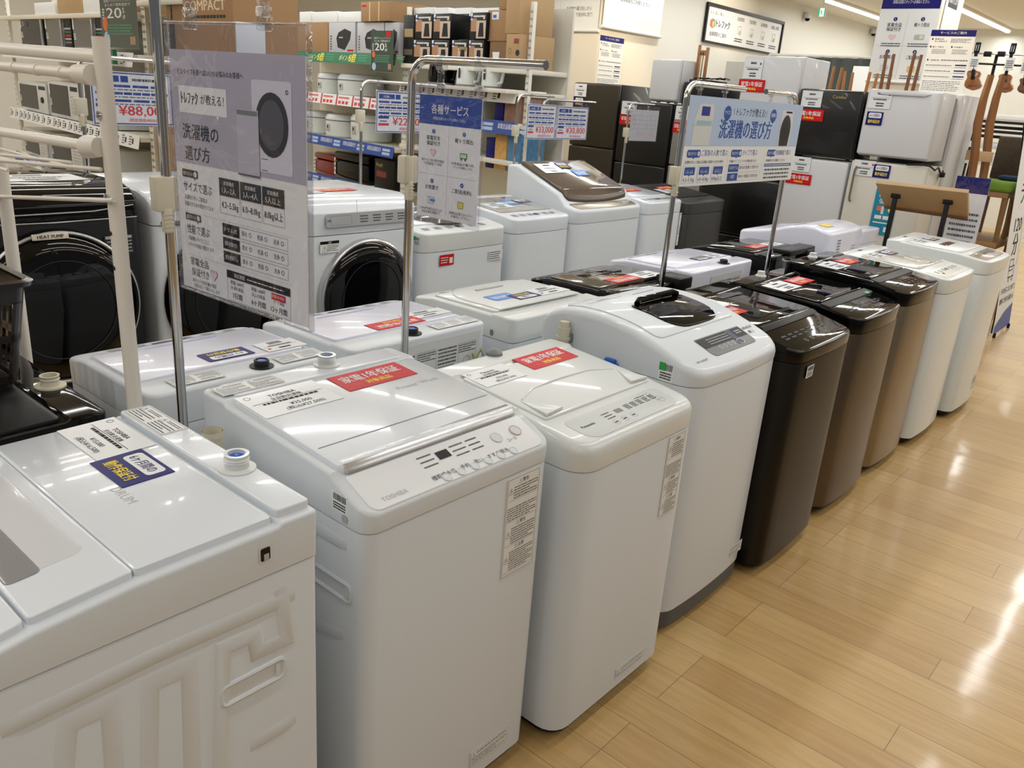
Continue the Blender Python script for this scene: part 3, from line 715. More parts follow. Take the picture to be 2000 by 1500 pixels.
t8 = pale('cream-white washing machine with clear bubble lid, second from the far end of the front row', -1.02, 4.935, 0.56, 0.945, False, 61)
t9 = pale('cream-white washing machine with brown control panel, farthest in the front row', -0.985, 5.62, 0.56, 0.975, True, 67)
warn_panel(t9, FR((0.29+.013, 0.12, 0.17), (0, 1, 0), (0, 0, 1)), 0.13, 0.10, seed=71)

# ------------------------------------------------------------------ second row, backs towards us
def rear_print(t, D, y, z, w, h, seed, maker=None):
    q = MB(); q.M = back_frame(D, y, z, 0.0035); q.box(-w/2, w/2, -h/2, h/2, 0, .0006, mat('label_grey', (206, 208, 208), .5)); zz = .001
    R = random.Random(seed)
    if maker: q.text(maker, -w/2+.01, h/2-.02, .014, INK, zz, bold=.02)
    for i in range(4):
        x0 = -w/2+.01+i*(w-.02)/4; x1 = x0+(w-.02)/4-.008
        if i % 2: q.frame(x0, -h/2+.01, x1, h/2-.03, .0008, INK, zz); q.fine(x0+.003, 0, x1-.003, h/2-.033, 4, INK2, zz, .5, seed+i); q.ring((x0+x1)/2, -h/4, min(h/5, .018), .0012, INK, zz)
        else: q.fine(x0, -h/2+.012, x1, h/2-.03, 7, INK2, zz, .5, seed+i)
    return sub('rating_label', t, q)
def row2(label, xb, y0, y1, ztop, lidm, cov, cab, knob, kind, seed, dropf=0.0, D=0.50, group=None, rf=.04, zb=None):
    W = y1-y0; hd = D/2
    t, f = washer(label, xb-D, (y0+y1)/2, PI, D, W, ztop-0.09, [(-hd, ztop), (-hd+.10, ztop+.002), (-hd+.11, ztop-.004), (hd-.12, ztop-.008), (hd, ztop-.028-dropf)], cab, cov, rf=rf, rb=0.03, rim=0.010)
    ld = lid_slab(t, f, -hd+.115, hd-.10, W-0.05, 0.008, lidm, 0.004, 0.015)
    if knob:
        q = MB(); q.lathe([(0.033, 0), (0.033, 0.003), (0.02, 0.004), (0.021, 0.018), (0.019, 0.020), (0.015, 0.020), (0.014, 0.014), (.001, .014)], knob, (-hd+.04, -.06 if seed % 2 else .02, f(-hd+.04)), n=24); wi = sub('water_inlet', t, q)
        if kind != 'b': q = MB(); q.lathe([(0.013, 0), (0.012, 0.003), (0.001, 0.003)], DBLU, (-hd+.04, -.06 if seed % 2 else .02, f(-hd+.04)+.015), n=16); sub('inlet_filter', wi, q)
    q = MB(); q.M = top_frame(f, hd-.05, 0, 0, .0012); q.rect(-.06, -.008, .05, .012, DG, 0)
    for i in range(6): q.fine(-W*.4+W*.13*i, -.02, -W*.4+W*.13*i+.04, .02, 3, INK2, .0004, .5, seed+i)
    sub('panel_print', t, q)
    return t, f, ld, W, hd
# a
t, f, ld, W, hd = row2('white washing machine seen from behind, navy lid sticker, behind the two nearest machines', -1.87, 0.865, 1.42, 0.935, WB, WM, WM, DG, 'w', 3)
q = MB(); shell(q, .012, .22, lambda x: f(x)+.0075, lambda x: f(x)+.0085, .0004, BLU3, .003, .003, 0, (), xc=hd-.135); sub('lid_grip_strip', ld, q)
navy_sticker(t, top_frame(f, -.07, -.035, 0, .0092), .14, .075); small_card(t, top_frame(f, -.08, -.205, 0, .0092), .13, .09, 5, RED)
warn_panel(t, top_frame(f, -hd+.05, .13, 0, .003), .14, .06, seed=3, cols=2, head=False); warn_panel(t, top_frame(f, -hd+.05, -.185, 0, .003), .14, .06, seed=5, cols=2, head=False)
rear_print(t, .5, .03, .80, .12, .14, 7)
# b
t, f, ld, W, hd = row2('white washing machine seen from behind, with wiring diagrams printed on its back panel', -1.87, 1.485, 2.075, 0.935, WB, WM, WM, DG, 'w', 4)
q = MB(); shell(q, .014, .24, lambda x: f(x)+.0075, lambda x: f(x)+.0085, .0004, BLU3, .003, .003, 0, (), xc=hd-.14, yc=.04); sub('lid_grip_strip', ld, q)
red_sticker(t, top_frame(f, -.095, -.01, 0, .0092), .21, .075); small_card(t, top_frame(f, -.06, -.18, 0, .0092), .19, .075, 15, ORG)
warn_panel(t, top_frame(f, -hd+.05, -.18, 0, .003), .2, .06, seed=8, cols=3, head=False)
rear_print(t, .5, -.06, .845, .40, .13, 9, 'Hisense')
q = MB(); q.M = back_frame(.5, -.12, .73, .004); q.box(-.14, .14, -.05, .04, 0, .012, MG, .004); sub('rear_cover', t, q)
q = MB(); q.tube([(-hd-.02, -.22, .80), (-hd-.03, -.24, .85), (-hd-.035, -.27, .80), (-hd-.03, -.23, .78), (-hd-.02, -.21, .84)], .004, mat('earth_wire', (150, 160, 60), .5), 8); sub('earth_wire', t, q)
# c rounded lid
t, f, ld, W, hd = row2('cream-white washing machine with round lid outline and blue-and-navy stickers, in the middle row', -1.83, 2.175, 2.755, 0.935, WW, WW, WM, None, 'w', 5, D=.54)
q = MB(); shell(q, .34, W-.10, lambda x: f(x)+.006, lambda x: f(x)+.0125, .004, WW, .14, .02, .02, (), xc=.0); l2 = sub('lid_bulge', ld, q)
q = MB(); shell(q, .012, .16, lambda x: f(x)+.012, lambda x: f(x)+.018, .002, GR, .003, .003, 0, (), xc=.10, yc=.02); sub('lid_grip', ld, q)
q = MB(); q.M = top_frame(f, -.03, .09, 0, .0135); q.rrect(-.07, -.04, .07, .04, .012, mat('sky_blue', (86, 140, 214), .35), 0); q.text('72時間', 0, -.012, .034, PAP, .0004, align='c', bold=.02); sub('blue_sticker', t, q)
navy_sticker(t, top_frame(f, -.07, .0, 0, .0135), .13, .075); small_card(t, top_frame(f, -.06, -.16, 0, .0135), .18, .10, 25, GRN)
q = MB(); q.M = side_frame(-hd+.10, 1, .865, W, .003); q.rrect(-.008, -.012, .008, .012, .007, MG, 0); sub('side_latch', t, q)
q = MB(); q.tube([(-hd-.02, -.14, .78), (-hd-.03, -.16, .88), (-hd-.03, -.18, .80)], .012, MG, 10); q.box(-hd-.05, -hd, -.24, -.19, .78, .86, BK, .004); sub('hose_and_plug', t, q)
# d black
t, f, ld, W, hd = row2('glossy black washing machine with bronze lid and red sticker, in the middle row', -1.84, 2.86, 3.44, 0.935, mat('bronze_glass', (78, 72, 62), .1, coat=.6), BG, BK, None, 'b', 6)
red_sticker(t, top_frame(f, -.09, .03, 0, .0092), .2, .085); small_card(t, top_frame(f, -.09, -.16, 0, .0092), .17, .10, 35)
q = MB(); shell(q, .05, .30, lambda x: f(x)+.007, lambda x: f(x)+.0095, .001, BG, .006, .006, 0, (), xc=.06); sub('lid_grip', ld, q)
q = MB(); q.box(-hd-.03, -hd+.10, -W/2+.02, -W/2+.14, .90, .955, BK, .008); sub('inlet_housing', t, q)
# e white
t, f, ld, W, hd = row2('bluish-white washing machine with a small navy sticker, behind the blue washing machine guide board', -1.90, 3.58, 4.24, 0.935, WB, WB, WM, DG, 'b', 7)
navy_sticker(t, top_frame(f, -.08, -.05, 0, .0092), .13, .065); small_card(t, top_frame(f, -.08, -.2, 0, .0092), .13, .075, 45); rear_print(t, .5, -.03, .83, .34, .13, 19)
q = MB(); shell(q, .014, .2, lambda x: f(x)+.0075, lambda x: f(x)+.0085, .0004, BLU3, .003, .003, 0, (), xc=hd-.135); sub('lid_grip_strip', ld, q)
# f black
t, f, ld, W, hd = row2('black washing machine with a grey drain hose behind, farthest black one of the middle row', -1.86, 4.36, 4.94, 0.945, BG, BG, BK, None, 'b', 8)
red_sticker(t, top_frame(f, -.05, .04, 0, .0092), .18, .08); small_card(t, top_frame(f, -.06, -.14, 0, .0092), .16, .09, 55)
q = MB(); q.box(-hd-.03, -hd+.08, -W/2+.02, W/2-.20, .93, .965, BK, .01); q.box(-hd-.04, -hd+.04, -.25, -.14, .88, .95, BK, .01); sub('inlet_housing', t, q)
q = MB(); q.tube([(-hd-.055, .17, .78), (-hd-.055, .17, .93)], .03, MG, 16); q.tube([(-hd-.055, .17, .85), (-hd-.055, .17, .87)], .037, MG, 16); q.tube([(-hd-.055, .17, .92), (-hd-.055, .17, .93)], .034, GR, 16); sub('drain_hose_end', t, q)
# g high-backed white, h low white
D = .60; W = .58
t, f = washer('white high-backed washing machine with rows of vent slots on its rear', -1.80-D, 5.33, PI, D, W, .86, [(-.30, 1.03), (-.2, 1.055), (-.08, 1.05), (.05, 1.01), (.17, .985), (.30, .965)], WM, WB, rf=.06, rb=.04, rim=.02, smooth=True)
q = MB()
q.M = back_frame(D, .12, .93, .006)
for r in range(9):
    for c in range(2): q.rrect(-.03+.028*c, -.10+.018*r, -.014+.028*c, -.092+.018*r, .003, DG, 0)
sub('vent_slots', t, q)
q = MB(); q.M = back_frame(D, -.14, .90, .006)
for r in range(5):
    for c in range(3): q.rrect(-.03+.022*c, -.05+.018*r, -.019+.022*c, -.042+.018*r, .003, MG, 0)
sub('vent_slots', t, q)
small_card(t, top_frame(f, -.02, .12, 0, .001), .2, .09, 75); q = MB(); q.M = top_frame(f, -.2, .12, 0, .0012); q.rect(-.06, -.03, .06, .03, mat('soft_yellow', (226, 206, 90), .4), 0); sub('yellow_label', t, q)
t, f, ld, W, hd = row2('low white washing machine with a clear lid, at the far end of the middle row', -1.85, 5.68, 6.12, 0.985, mat('pale_lid', (204, 203, 194), .12, coat=.6), WB, WM, None, 'w', 9)
# ------------------------------------------------------------------ third row on a low display platform
q = MB(); q.box(-3.86, -3.22, 0.2, 6.75, 0, 0.075, WS, .004); tag(q.build('display_platform'), 'low cream display platform under the third row of washing machines', 'platform')
PZ = 0.075
def drum(label, y0, y1, zt, zseam, xf, cab, topm, ringm, panelm, cz, R, kind):
    W = y1-y0; D = 0.66; hd = D/2
    t = thing('drum_washing_machine', label, 'washing machine', (xf-hd, (y0+y1)/2, PZ), 0)
    H = zt-PZ; S = zseam-PZ
    q = MB(); body(q, D, W, .03, S-.004, cab, .03, .02, .008); sub('cabinet', t, q)
    f = lerpf([(-hd, H+.02), (hd-.13, H+.02), (hd-.05, H), (hd, H-.035)])
    q = MB(); shell(q, D+.004, W+.004, S, f, .014, topm, .035, .02, .008, [hd-.13, hd-.05], taper=.001); sub('top_cover', t, q)
    feet(t, D, W)
    cz -= PZ
    q = MB(); q.lathe([(R+.006, 0), (R+.006, .012), (R, .026), (R-.008, .030), (R-.017, .026), (R-.018, 0)], ringm, (hd+.006, 0, cz), 'x', 56); sub('door_ring', t, q)
    q = MB(); q.lathe([(R-.016, .0), (R-.018, .025), (R-.035, .040), (R-.08, .052), (.05, .064), (.002, .065)], mat('door_glass_dark', (6, 7, 9), .04, spec=.4), (hd+.006, 0, cz), 'x', 48)
    dr = sub('door', t, q)
    q = MB(); q.ring(0, 0, R-.11, .006, MG, 0, n=48); q.M = Matrix.Identity(4)
    q2 = MB(); q2.lathe([(R-.102, .0560), (R-.103, .0575), (R-.1045, .0575), (R-.106, .0560)], DG, (hd+.007, 0, cz), 'x', 48, False); sub('inner_rim', dr, q2)
    q = MB(); q.tube([(hd+.035, (R-.015)*math.cos(a), cz+(R-.015)*math.sin(a)) for a in [math.radians(-25+5*k) for k in range(11)]], .009, ringm if kind != 'b' else BG, 10); sub('door_handle', dr, q)
    return t, f, D, W, H, S, cz
t, f, D, W, H, S, cz = drum('black drum washing machine with a heat pump badge, behind the basket',   .84, 1.50, 1.24, 1.142, -3.2, mat('black_cabinet', (26, 26, 29), .3, spec=.3), BG, BK, BG, .825, .288, 'b')
q = MB(); q.lathe([(.288, .020), (.288, .030), (.281, .034), (.276, .030)], SV, (D/2+.006, 0, cz), 'x', 56, False); sub('silver_trim', t, q)
q = MB(); q.M = FR((D/2+.042, -.02, cz+.271), (0, 1, 0), (-.3, 0, 1)); q.box(-.062, .062, -.011, .011, 0, .004, CR, .002); q.text('HEAT PUMP', 0, -.006, .017, INK, .0045, align='c', bold=.03); sub('heat_pump_badge', t, q)
q = MB(); q.M = FR((D/2+.012, .24, S-.10), (0, 1, 0), (0, 0, 1)); q.rect(-.06, -.04, .05, .035, DG, 0); q.rect(-.055, .022, .045, .033, GR, .0005); q.fine(-.05, -.035, .045, .018, 4, GR, .0005, .4, 4); sub('caution_label', t, q)
q = MB(); q.tube([(D/2+.012, -.30, H-.055), (D/2+.02, -.15, H-.068), (D/2+.02, .15, H-.066), (D/2+.014, .30, H-.05)], .0025, SV, 6); q.tube([(D/2+.014, -.31, S+.002), (D/2+.022, 0, S-.001), (D/2+.014, .31, S+.002)], .0025, SV, 6); sub('silver_line', t, q)
small_card(t, top_frame(f, .05, .06, 0, .002), .34, .2, 5); q = MB(); q.M = top_frame(f, -.2, -.1, 0, .002); q.box(-.15, .12, -.05, .05, 0, .001, RED); q.text('家電1年保証', 0, -.02, .05, PAP, .0014, align='c', bold=.02); sub('warranty_sticker', t, q)
t, f, D, W, H, S, cz = drum('white drum washing machine half hidden behind the big hanging guide poster', 1.55, 2.2, 1.21, 1.10, -3.2, WM, WH, BG, WH, .785, .30, 'w')
q = MB(); q.prism([(D/2-.02, H-.09), (D/2+.014, H-.095), (D/2+.012, H-.11), (D/2-.02, H-.10)], -W/2+.03, W/2-.03, MG, 'y', .002); sub('panel_shadow_gap', t, q)
red_sticker(t, top_frame(f, 0, .02, 0, .002), .3, .1)
t, f, D, W, H, S, cz = drum('white drum washing machine with silver door ring, right of the big guide poster', 2.285, 2.955, 1.145, 1.0, -3.2, WM, WH, SV, GR, .677, .290, 'w')
q = MB(); q.M = FR((D/2+.018, 0, S+.068), (0, 1, 0), (-.15, 0, 1)); q.rrect(-.25, -.03, .29, .032, .01, mat('strip_grey', (172, 174, 176), .3), 0); q.frame(-.225, -.022, -.10, .022, .0015, MG, .0005)
q.text('洗剤', -.245, -.004, .012, INK, .0005); q.rect(-.066, -.032, -.063, .09, GR, .0005)
for i in range(4): q.fine(-.05+.08*i, -.02, .0+.08*i, .02, 3, INK2, .0005, .45, i)
sub('control_panel', t, q)
q = MB(); q.M = FR((D/2+.010, -.225, S-.055), (0, 1, 0), (0, 0, 1)); q.rect(-.055, -.028, .055, .028, PAP, 0); q.rect(-.055, .014, .055, .028, BK, .0005); q.text('⚠', -.045, -.018, .03, INK, .0005); q.fine(-.015, -.022, .05, .01, 4, INK2, .0005, .4, 3); q.text('注意', 0, .017, .01, PAP, .001, align='c'); sub('caution_label', t, q)
red_sticker(t, top_frame(f, .06, -.02, 0, .002), .3, .085); small_card(t, top_frame(f, .09, -.2, 0, .0025), .2, .1, 5)

def row3(label, y0, y1, zf, zb, lidm, cov, cab, seed, seamd=.085, curve=0, stick='red'):
    W = y1-y0; D = .6; hd = .3
    t, f = washer(label, -3.2, (y0+y1)/2, 0, D, W, zf-PZ-seamd, [(-hd, zb-PZ), (-hd+.1, zb-PZ), (-hd+.11, zb-PZ-.006), (hd-.15, zf-PZ+.02), (hd, zf-PZ)], cab, cov, rf=.05, rb=.03, bow=.01, rim=.012, z0=PZ)
    ld = lid_slab(t, f, -hd+.115, hd-.14, W-.06, .008, lidm, .004, .015)
    q = MB(); q.M = top_frame(f, hd-.07, 0, 0, .0012)
    for i in range(6): q.fine(-W*.4+W*.13*i, -.02, -W*.4+W*.13*i+.05, .025, 3, INK2, 0, .5, seed+i)
    q.rect(-.02, -.01, .015, .015, DG, .0004); sub('panel_print', t, q)
    return t, f, ld, D, W
t, f, ld, D, W = row3('white washing machine with a round domed lid, right beside the silver-ringed drum washing machine', 3.0, 3.68, .955, 1.0, WH, WW, WM, 3, seamd=.1)
q = MB(); q.M = top_frame(f, .03, .0, 0, .009); q.lathe([(.18, 0), (.17, .02), (.12, .035), (.0, .04)], mat('smoke_lid', (120, 116, 108), .08, coat=.7), n=40); sub('lid_dome', ld, q)
q = MB(); q.M = FR((.3+.012, -.16, .73), (0, 1, 0), (0, 0, 1)); q.rect(-.055, -.03, .055, .03, RED, 0); q.rect(.02, -.02, .045, .012, PAP, .0006); q.fine(-.045, -.02, .01, .02, 3, PAP, .0006, .4, 5); sub('red_label', t, q)
q = MB(); q.M = FR((.3+.012, .24, .72), (0, 1, 0), (0, 0, 1)); q.rect(-.06, -.028, .06, .028, PAP, 0); q.fine(-.055, -.024, .04, .024, 4, INK2, .0006, .4, 5); sub('rating_label', t, q)
barcode(t, side_frame(.26, -1, .84, W), .05, .05, True)
t, f, ld, D, W = row3('white washing machine with a glass lid and blue stickers, left of the slant-topped one', 3.745, 4.30, .985, 1.04, mat('grey_glass', (168, 166, 160), .1, coat=.6), WH, WM, 7)
q = MB(); q.M = top_frame(f, -.03, .02, 0, .009); q.box(-.07, .07, -.05, .05, 0, .001, mat('sky_blue', (86, 140, 214), .35)); q.text('72時間', 0, -.02, .04, PAP, .0014, align='c', bold=.02); sub('blue_sticker', t, q)
navy_sticker(t, top_frame(f, -.04, .17, 0, .0095), .13, .08); small_card(t, top_frame(f, .02, -.13, 0, .0095), .2, .13, 85)
# slanted brown glass top
W = .80; D = .62
t, f = washer('large white washing machine with a slanted brown glass lid', -3.2, 4.745, 0, D, W, .845, [(-.31, 1.16), (-.22, 1.165), (.15, 1.02), (.21, .955), (.31, .93)], WM, WM, rf=.06, rb=.03, bow=.012, rim=.02, z0=PZ)
q = MB(); shell(q, .42, W-.09, lambda x: f(x)-.002, lambda x: f(x)+.022, .008, mat('bronze_rim', (92, 84, 74), .3, metal=.5), .03, .02, .02, [.17-.04], xc=-.02); ld = sub('lid', t, q)
q = MB(); shell(q, .39, W-.12, lambda x: f(x)+.020, lambda x: f(x)+.0245, .002, BRG, .03, .02, .02, [.17-.04], xc=-.02); sub('lid_glass', ld, q)
q = MB(); shell(q, .085, W-.10, lambda x: f(x)-.001, lambda x: f(x)+.003, .001, mat('bronze_panel', (168, 160, 142), .25, metal=.3, coat=.4), .03, .01, .01, (), xc=.25); sub('control_panel', t, q)
small_card(t, top_frame(f, -.12, -.18, 0, .026), .22, .13, 95); navy_sticker(t, top_frame(f, -.15, .0, 0, .027), .13, .08)
q = MB(); q.M = top_frame(f, -.05, .08, 0, .026); q.box(-.07, .07, -.04, .04, 0, .001, mat('sky_blue', (86, 140, 214), .35)); q.text('72時間', 0, -.02, .04, PAP, .0014, align='c', bold=.02); sub('blue_sticker', t, q)
barcode(t, side_frame(.24, -1, .83, W), .05, .06, True)
t, f, ld, D, W = row3('narrow white washing machine with a red sticker, right of the slant-topped one', 5.20, 5.71, 1.015, 1.07, WH, WH, WM, 9)
red_sticker(t, top_frame(f, -.02, -.02, 0, .009), .2, .09)
warn_panel(t, FR((.3+.004, .235, .72), (0, 1, 0), (0, 0, 1)), .03, .25, seed=5, head=False)
t, f, ld, D, W = row3('charcoal washing machine with a red sticker, at the far end of the third row', 5.78, 6.42, .985, 1.05, BK, mat('charcoal', (62, 62, 60), .3, metal=.3), mat('charcoal', (62, 62, 60), .3, metal=.3), 11)
red_sticker(t, top_frame(f, -.1, -.0, 0, .009), .22, .09); small_card(t, top_frame(f, -.02, -.12, 0, .009), .19, .13, 105)

# ------------------------------------------------------------------ chrome sign stands
def stand(label, x, y, ztop, d, ln, r=.011, boxz=None, boxd=None, bars=2, z0=0.0):
    t = thing('sign_stand', label, 'sign stand', (x, y, z0)); d = Vector(d).normalized(); p = Vector((x, y, 0)); R = .06
    q = MB(); q.lathe([(.001, 0), (.085, 0), (.085, .006), (.02, .012), (.014, .03), (.001, .03)], MG, (x, y, z0), n=28); q.build('foot_plate', t)
    q = MB(); pts = [p+Vector((0, 0, z0+.01)), p+Vector((0, 0, (ztop-R)*.5)), p+Vector((0, 0, ztop-R))]
    for k in range(1, 7):
        a = PI/2*k/6; pts.append(p+d*(R*(1-math.cos(a)))+Vector((0, 0, ztop-R+R*math.sin(a))))
    pts.append(p+d*ln+Vector((0, 0, ztop))); q.tube(pts, [r]*len(pts), CH, 14); q.build('pole', t)
    if boxz:
        b = Vector(boxd or d); q = MB(); q.M = FR(p+Vector((0, 0, boxz)), b, (0, 0, 1))
        q.box(-.02, .034, -.038, .038, -.016, .016, CR, .005); q.box(.0, .02, -.085, -.03, -.02, .0, CR, .004)
        for k in range(5): q.box(-.001, .021, -.08+.009*k, -.077+.009*k, -.0215, -.0195, CR)
        q.build('height_clamp', t)
    return t
def clip(parent, p, d, n, s=1.0):
    """clear plastic hanger clip below the rail at p"""
    q = MB(); q.M = FR(p, d, (0, 0, 1))
    q.box(-.016*s, .016*s, -.03*s, .016*s, -.012, .012, CLR, .003); q.box(-.011*s, .011*s, -.085*s, -.02*s, -.004, .008, CLR, .003); q.box(-.014*s, .014*s, -.105*s, -.07*s, -.008, .010, CLR, .004)
    return q.build('hanger_clip', parent)
Zv = Vector((0, 0, 1)); Xv = Vector((1, 0, 0)); Yv = Vector((0, 1, 0))
s1 = stand('tall chrome sign stand holding the big grey guide poster', -1.80, .91, 1.892, (1, .0, 0), .62, .0115, 1.432, (0, -1, 0))
s2 = stand('chrome sign stand holding the white and blue service poster', -1.80, 1.63, 1.765, (1, .0, 0), .47, .0115, 1.472, (0, -1, 0))
s3 = stand('left chrome sign stand holding the blue guide board', -1.80, 3.12, 1.785, (0, 1, 0), .50, .012, 1.42, (0, -1, 0))
s4 = stand('right chrome sign stand holding the blue guide board', -1.80, 4.20, 1.785, (0, -1, 0), .36, .012)
for p, par in ((Vector((-1.66, .91, 1.892)), s1), (Vector((-1.40, .91, 1.892)), s1)): clip(par, p, Xv, 0, 1.15)
for p, par in ((Vector((-1.685, 1.63, 1.765)), s2), (Vector((-1.545, 1.63, 1.765)), s2)): clip(par, p, Xv, 0, .8)
for y, par in ((3.22, s3), (3.44, s3), (3.90, s4), (4.12, s4)): clip(par, Vector((-1.80, y, 1.785)), Yv, 0, .75)

# big guide poster in a clear sleeve
def heart(q, x, y, r, m, w):
    P = []
    for k in range(24):
        a = 2*PI*k/24; P.append((x+r*16*math.sin(a)**3/17, y+r*(13*math.cos(a)-5*math.cos(2*a)-2*math.cos(3*a)-math.cos(4*a))/17))
    return q.poly(P, m, w)
A1 = onY(340, 70, .905); B1 = onY(602, 70, .905); 
PW, PH = .455, .545
pm = FR((-1.725, .893, 1.238), (1, .045, 0), (0, 0, 1))
t = thing('hanging_poster', 'big grey and white Japanese washing machine guide poster in a clear wrinkled sleeve', 'poster', (-1.50, .90, 1.238))
q = MB(); q.M = pm; q.box(.008, PW-.012, .006, .495, -.0012, .0012, PAP)
z = .0018; E_ = .0005
q.rect(.008, .325, PW-.012, .495, LAV, z)
q.text('どのタイプを選べばいいかお悩みのお客様へ', .035, .449, .0125, INK, z+E_, width=.225)
q.rect(.035, .375, .203, .427, PAP, z+E_); q.poly([(.165, .376), (.178, .376), (.171, .366)], PAP, z+E_)
q.text('トレファク', .044, .394, .027, BK, z+2*E_, width=.06, bold=.06); q.text('が教える！', .114, .396, .021, INK, z+2*E_, width=.08)
q.text('洗濯機の', .038, .338-.0+.008, .038, INK, z+E_, width=.128, bold=.005) if False else None
q.text('洗濯機の', .040, .3335-.002+.004, .0, INK, z+E_) if False else None
q.rect(.008, .275, PW-.012, .325, LAV, z)
q.text('洗濯機の', .042, .326, .034, INK, z+E_, width=.128, bold=.01); q.text('選び方', .046, .284, .032, INK, z+E_, width=.09, bold=.01)
# machines pictured on the poster
q.rrect(.285, .285, .405, .45, .006, mat('pic_white', (212, 210, 220), .5), z+E_); q.disc(.345, .372, .05, DG, z+2*E_, ry=.058); q.disc(.345, .372, .038, mat('pic_grey', (78, 78, 84), .4), z+3*E_, ry=.045); q.ring(.392, .432, .004, .0015, INK, z+2*E_)
q.rect(.312, .318-.03, .33, .319-.03, INK, z+2*E_); q.rect(.312, .309-.0, .33, .310, INK, z+2*E_)
q.rect(.236, .272, .306, .395, mat('pic_grey2', (186, 184, 196), .5), z+4*E_); q.rect(.238, .385, .304, .393, MG, z+5*E_); q.rect(.236, .272, .306, .275, INK2, z+5*E_)
y = .262
def badge(q, x, y, w, h, n, m=DG, z=z): q.rrect(x, y, x+w, y+h, .002, m, z); q.text('選び方その', x+.004, y+.004, .009, PAP, z+E_, width=w*.62); q.disc(x+w*.84, y+h/2, h*.36, PAP, z+E_); q.text(n, x+w*.84, y+.0045, .008, m, z+2*E_, align='c'); q.poly([(x+w*.72, y), (x+w*.84, y), (x+w*.78, y-.005)], m, z)
badge(q, .030, .245, .058, .016, '1'); q.text('サイズで選ぶ', .032, .218, .022, INK, z, width=.105)
q.text('洗濯物が多いご家庭は', .033, .200, .0105, INK2, z, width=.085); q.text('容量が大きめの物がオススメ', .033, .186, .0105, INK2, z, width=.105)
for i, (a, b, c) in enumerate((('家族構成', '1人~2人', '4.2~5.5kg'), ('家族構成', '3人~4人', '6.0~8.0kg'), ('家族構成', '5人以上', '8.0kg以上'))):
    x0 = .165+.072*i; q.frame(x0, .187, x0+.068, .258, .0006, INK2, z); q.rect(x0, .223, x0+.068, .258, DG, z+E_)
    q.text(a, x0+.034, .245, .009, PAP, z+2*E_, align='c'); q.text(b, x0+.034, .229, .014, PAP, z+2*E_, align='c'); q.text(c, x0+.034, .199, .018, INK, z, width=.058, align='c', bold=.01)
q.rect(.03, .172, .40, .1725, GR, z)
badge(q, .033, .155, .058, .015, '2'); q.text('性能で選ぶ', .036, .129, .021, INK, z, width=.085)
q.text('洗濯機のタイプごとに', .038, .113, .010, INK2, z, width=.08); q.text('それぞれ性能が異なります', .038, .099, .010, INK2, z, width=.095)
for i, (a, b) in enumerate((('ドラム式', '○○◎'), ('縦型(乾燥付き)', '○○◎'), ('縦型(乾燥なし)', '○-◎'))):
    y0 = .145-.0285*i; q.frame(.170, y0-.001, .385, y0+.0225, .0006, INK2, z); q.rect(.170, y0-.001, .228, y0+.0225, DG, z+E_)
    q.text(a, .199, y0+.007, .010, PAP, z+2*E_, align='c', width=.044)
    for j, nm in enumerate(('節水', '乾燥', '洗浄')): q.text(nm, .236+.052*j, y0+.007, .011, INK2, z, width=.018); q.ring(.264+.052*j, y0+.011, .0045, .0012, INK2, z)
q.rect(.03, .080, .40, .0805, GR, z)
q.text('家電全品', .042, .060, .019, INK, z, width=.068); q.text('保証付き', .044, .037, .019, INK, z, width=.066)
heart(q, .130, .050, .014, INK2, z); heart(q, .130, .050, .0128, mat('heart_pale', (228, 206, 212), .5), z+E_)
q.text('最大12ヶ月間の動作保証', .046, .022, .009, INK2, z, width=.09); q.text('全国返金にて保証いたします', .048, .011, .009, INK2, z, width=.1)
q.frame(.178, .008, .39, .072, .0006, INK2, z); q.rect(.178, .056, .39, .072, DG, z+E_); q.text('保証期間', .205, .0605, .010, PAP, z+2*E_, width=.036); q.fine(.25, .062, .37, .0655, 1, PAP, z+2*E_, .6, 4)
for x_, a, b, c in ((.212, '税抜1,000円', '未満の商品', '7日間'), (.285, '税抜1,000円', '以上の商品', '6ヶ月間'), (.352, None, 'カード商品', '12ヶ月間')):
    if a: q.text(a, x_, .044, .009, INK, z, align='c')
    else: q.rect(x_-.022, .040, x_+.022, .053, RED, z+E_); q.text('家電1年保証', x_, .0445, .0075, PAP, z+2*E_, align='c')
    q.text(b, x_, .033, .009 if a else .007, INK, z, align='c'); q.text(c, x_, .015, .014, INK, z, align='c', bold=.01)
q.build('printed_sheet', t)
q = MB(); q.M = pm; q.box(0, PW, 0, PH, .0045, .0050, SLV); q.box(0, PW, 0, PH, -.0035, -.0030, SLV)
q.build('clear_sleeve', t)
q = MB(); q.M = pm; q.box(PW-.004, PW+.001, 0, PH, -.005, .006, CLR, .0012); q.box(0, PW, PH-.003, PH+.002, -.005, .006, CLR, .0012); q.box(-.001, .003, 0, PH, -.005, .006, CLR, .0012); q.box(0, PW, -.001, .003, -.005, .006, CLR, .0012)
q.build('sleeve_edge', t)

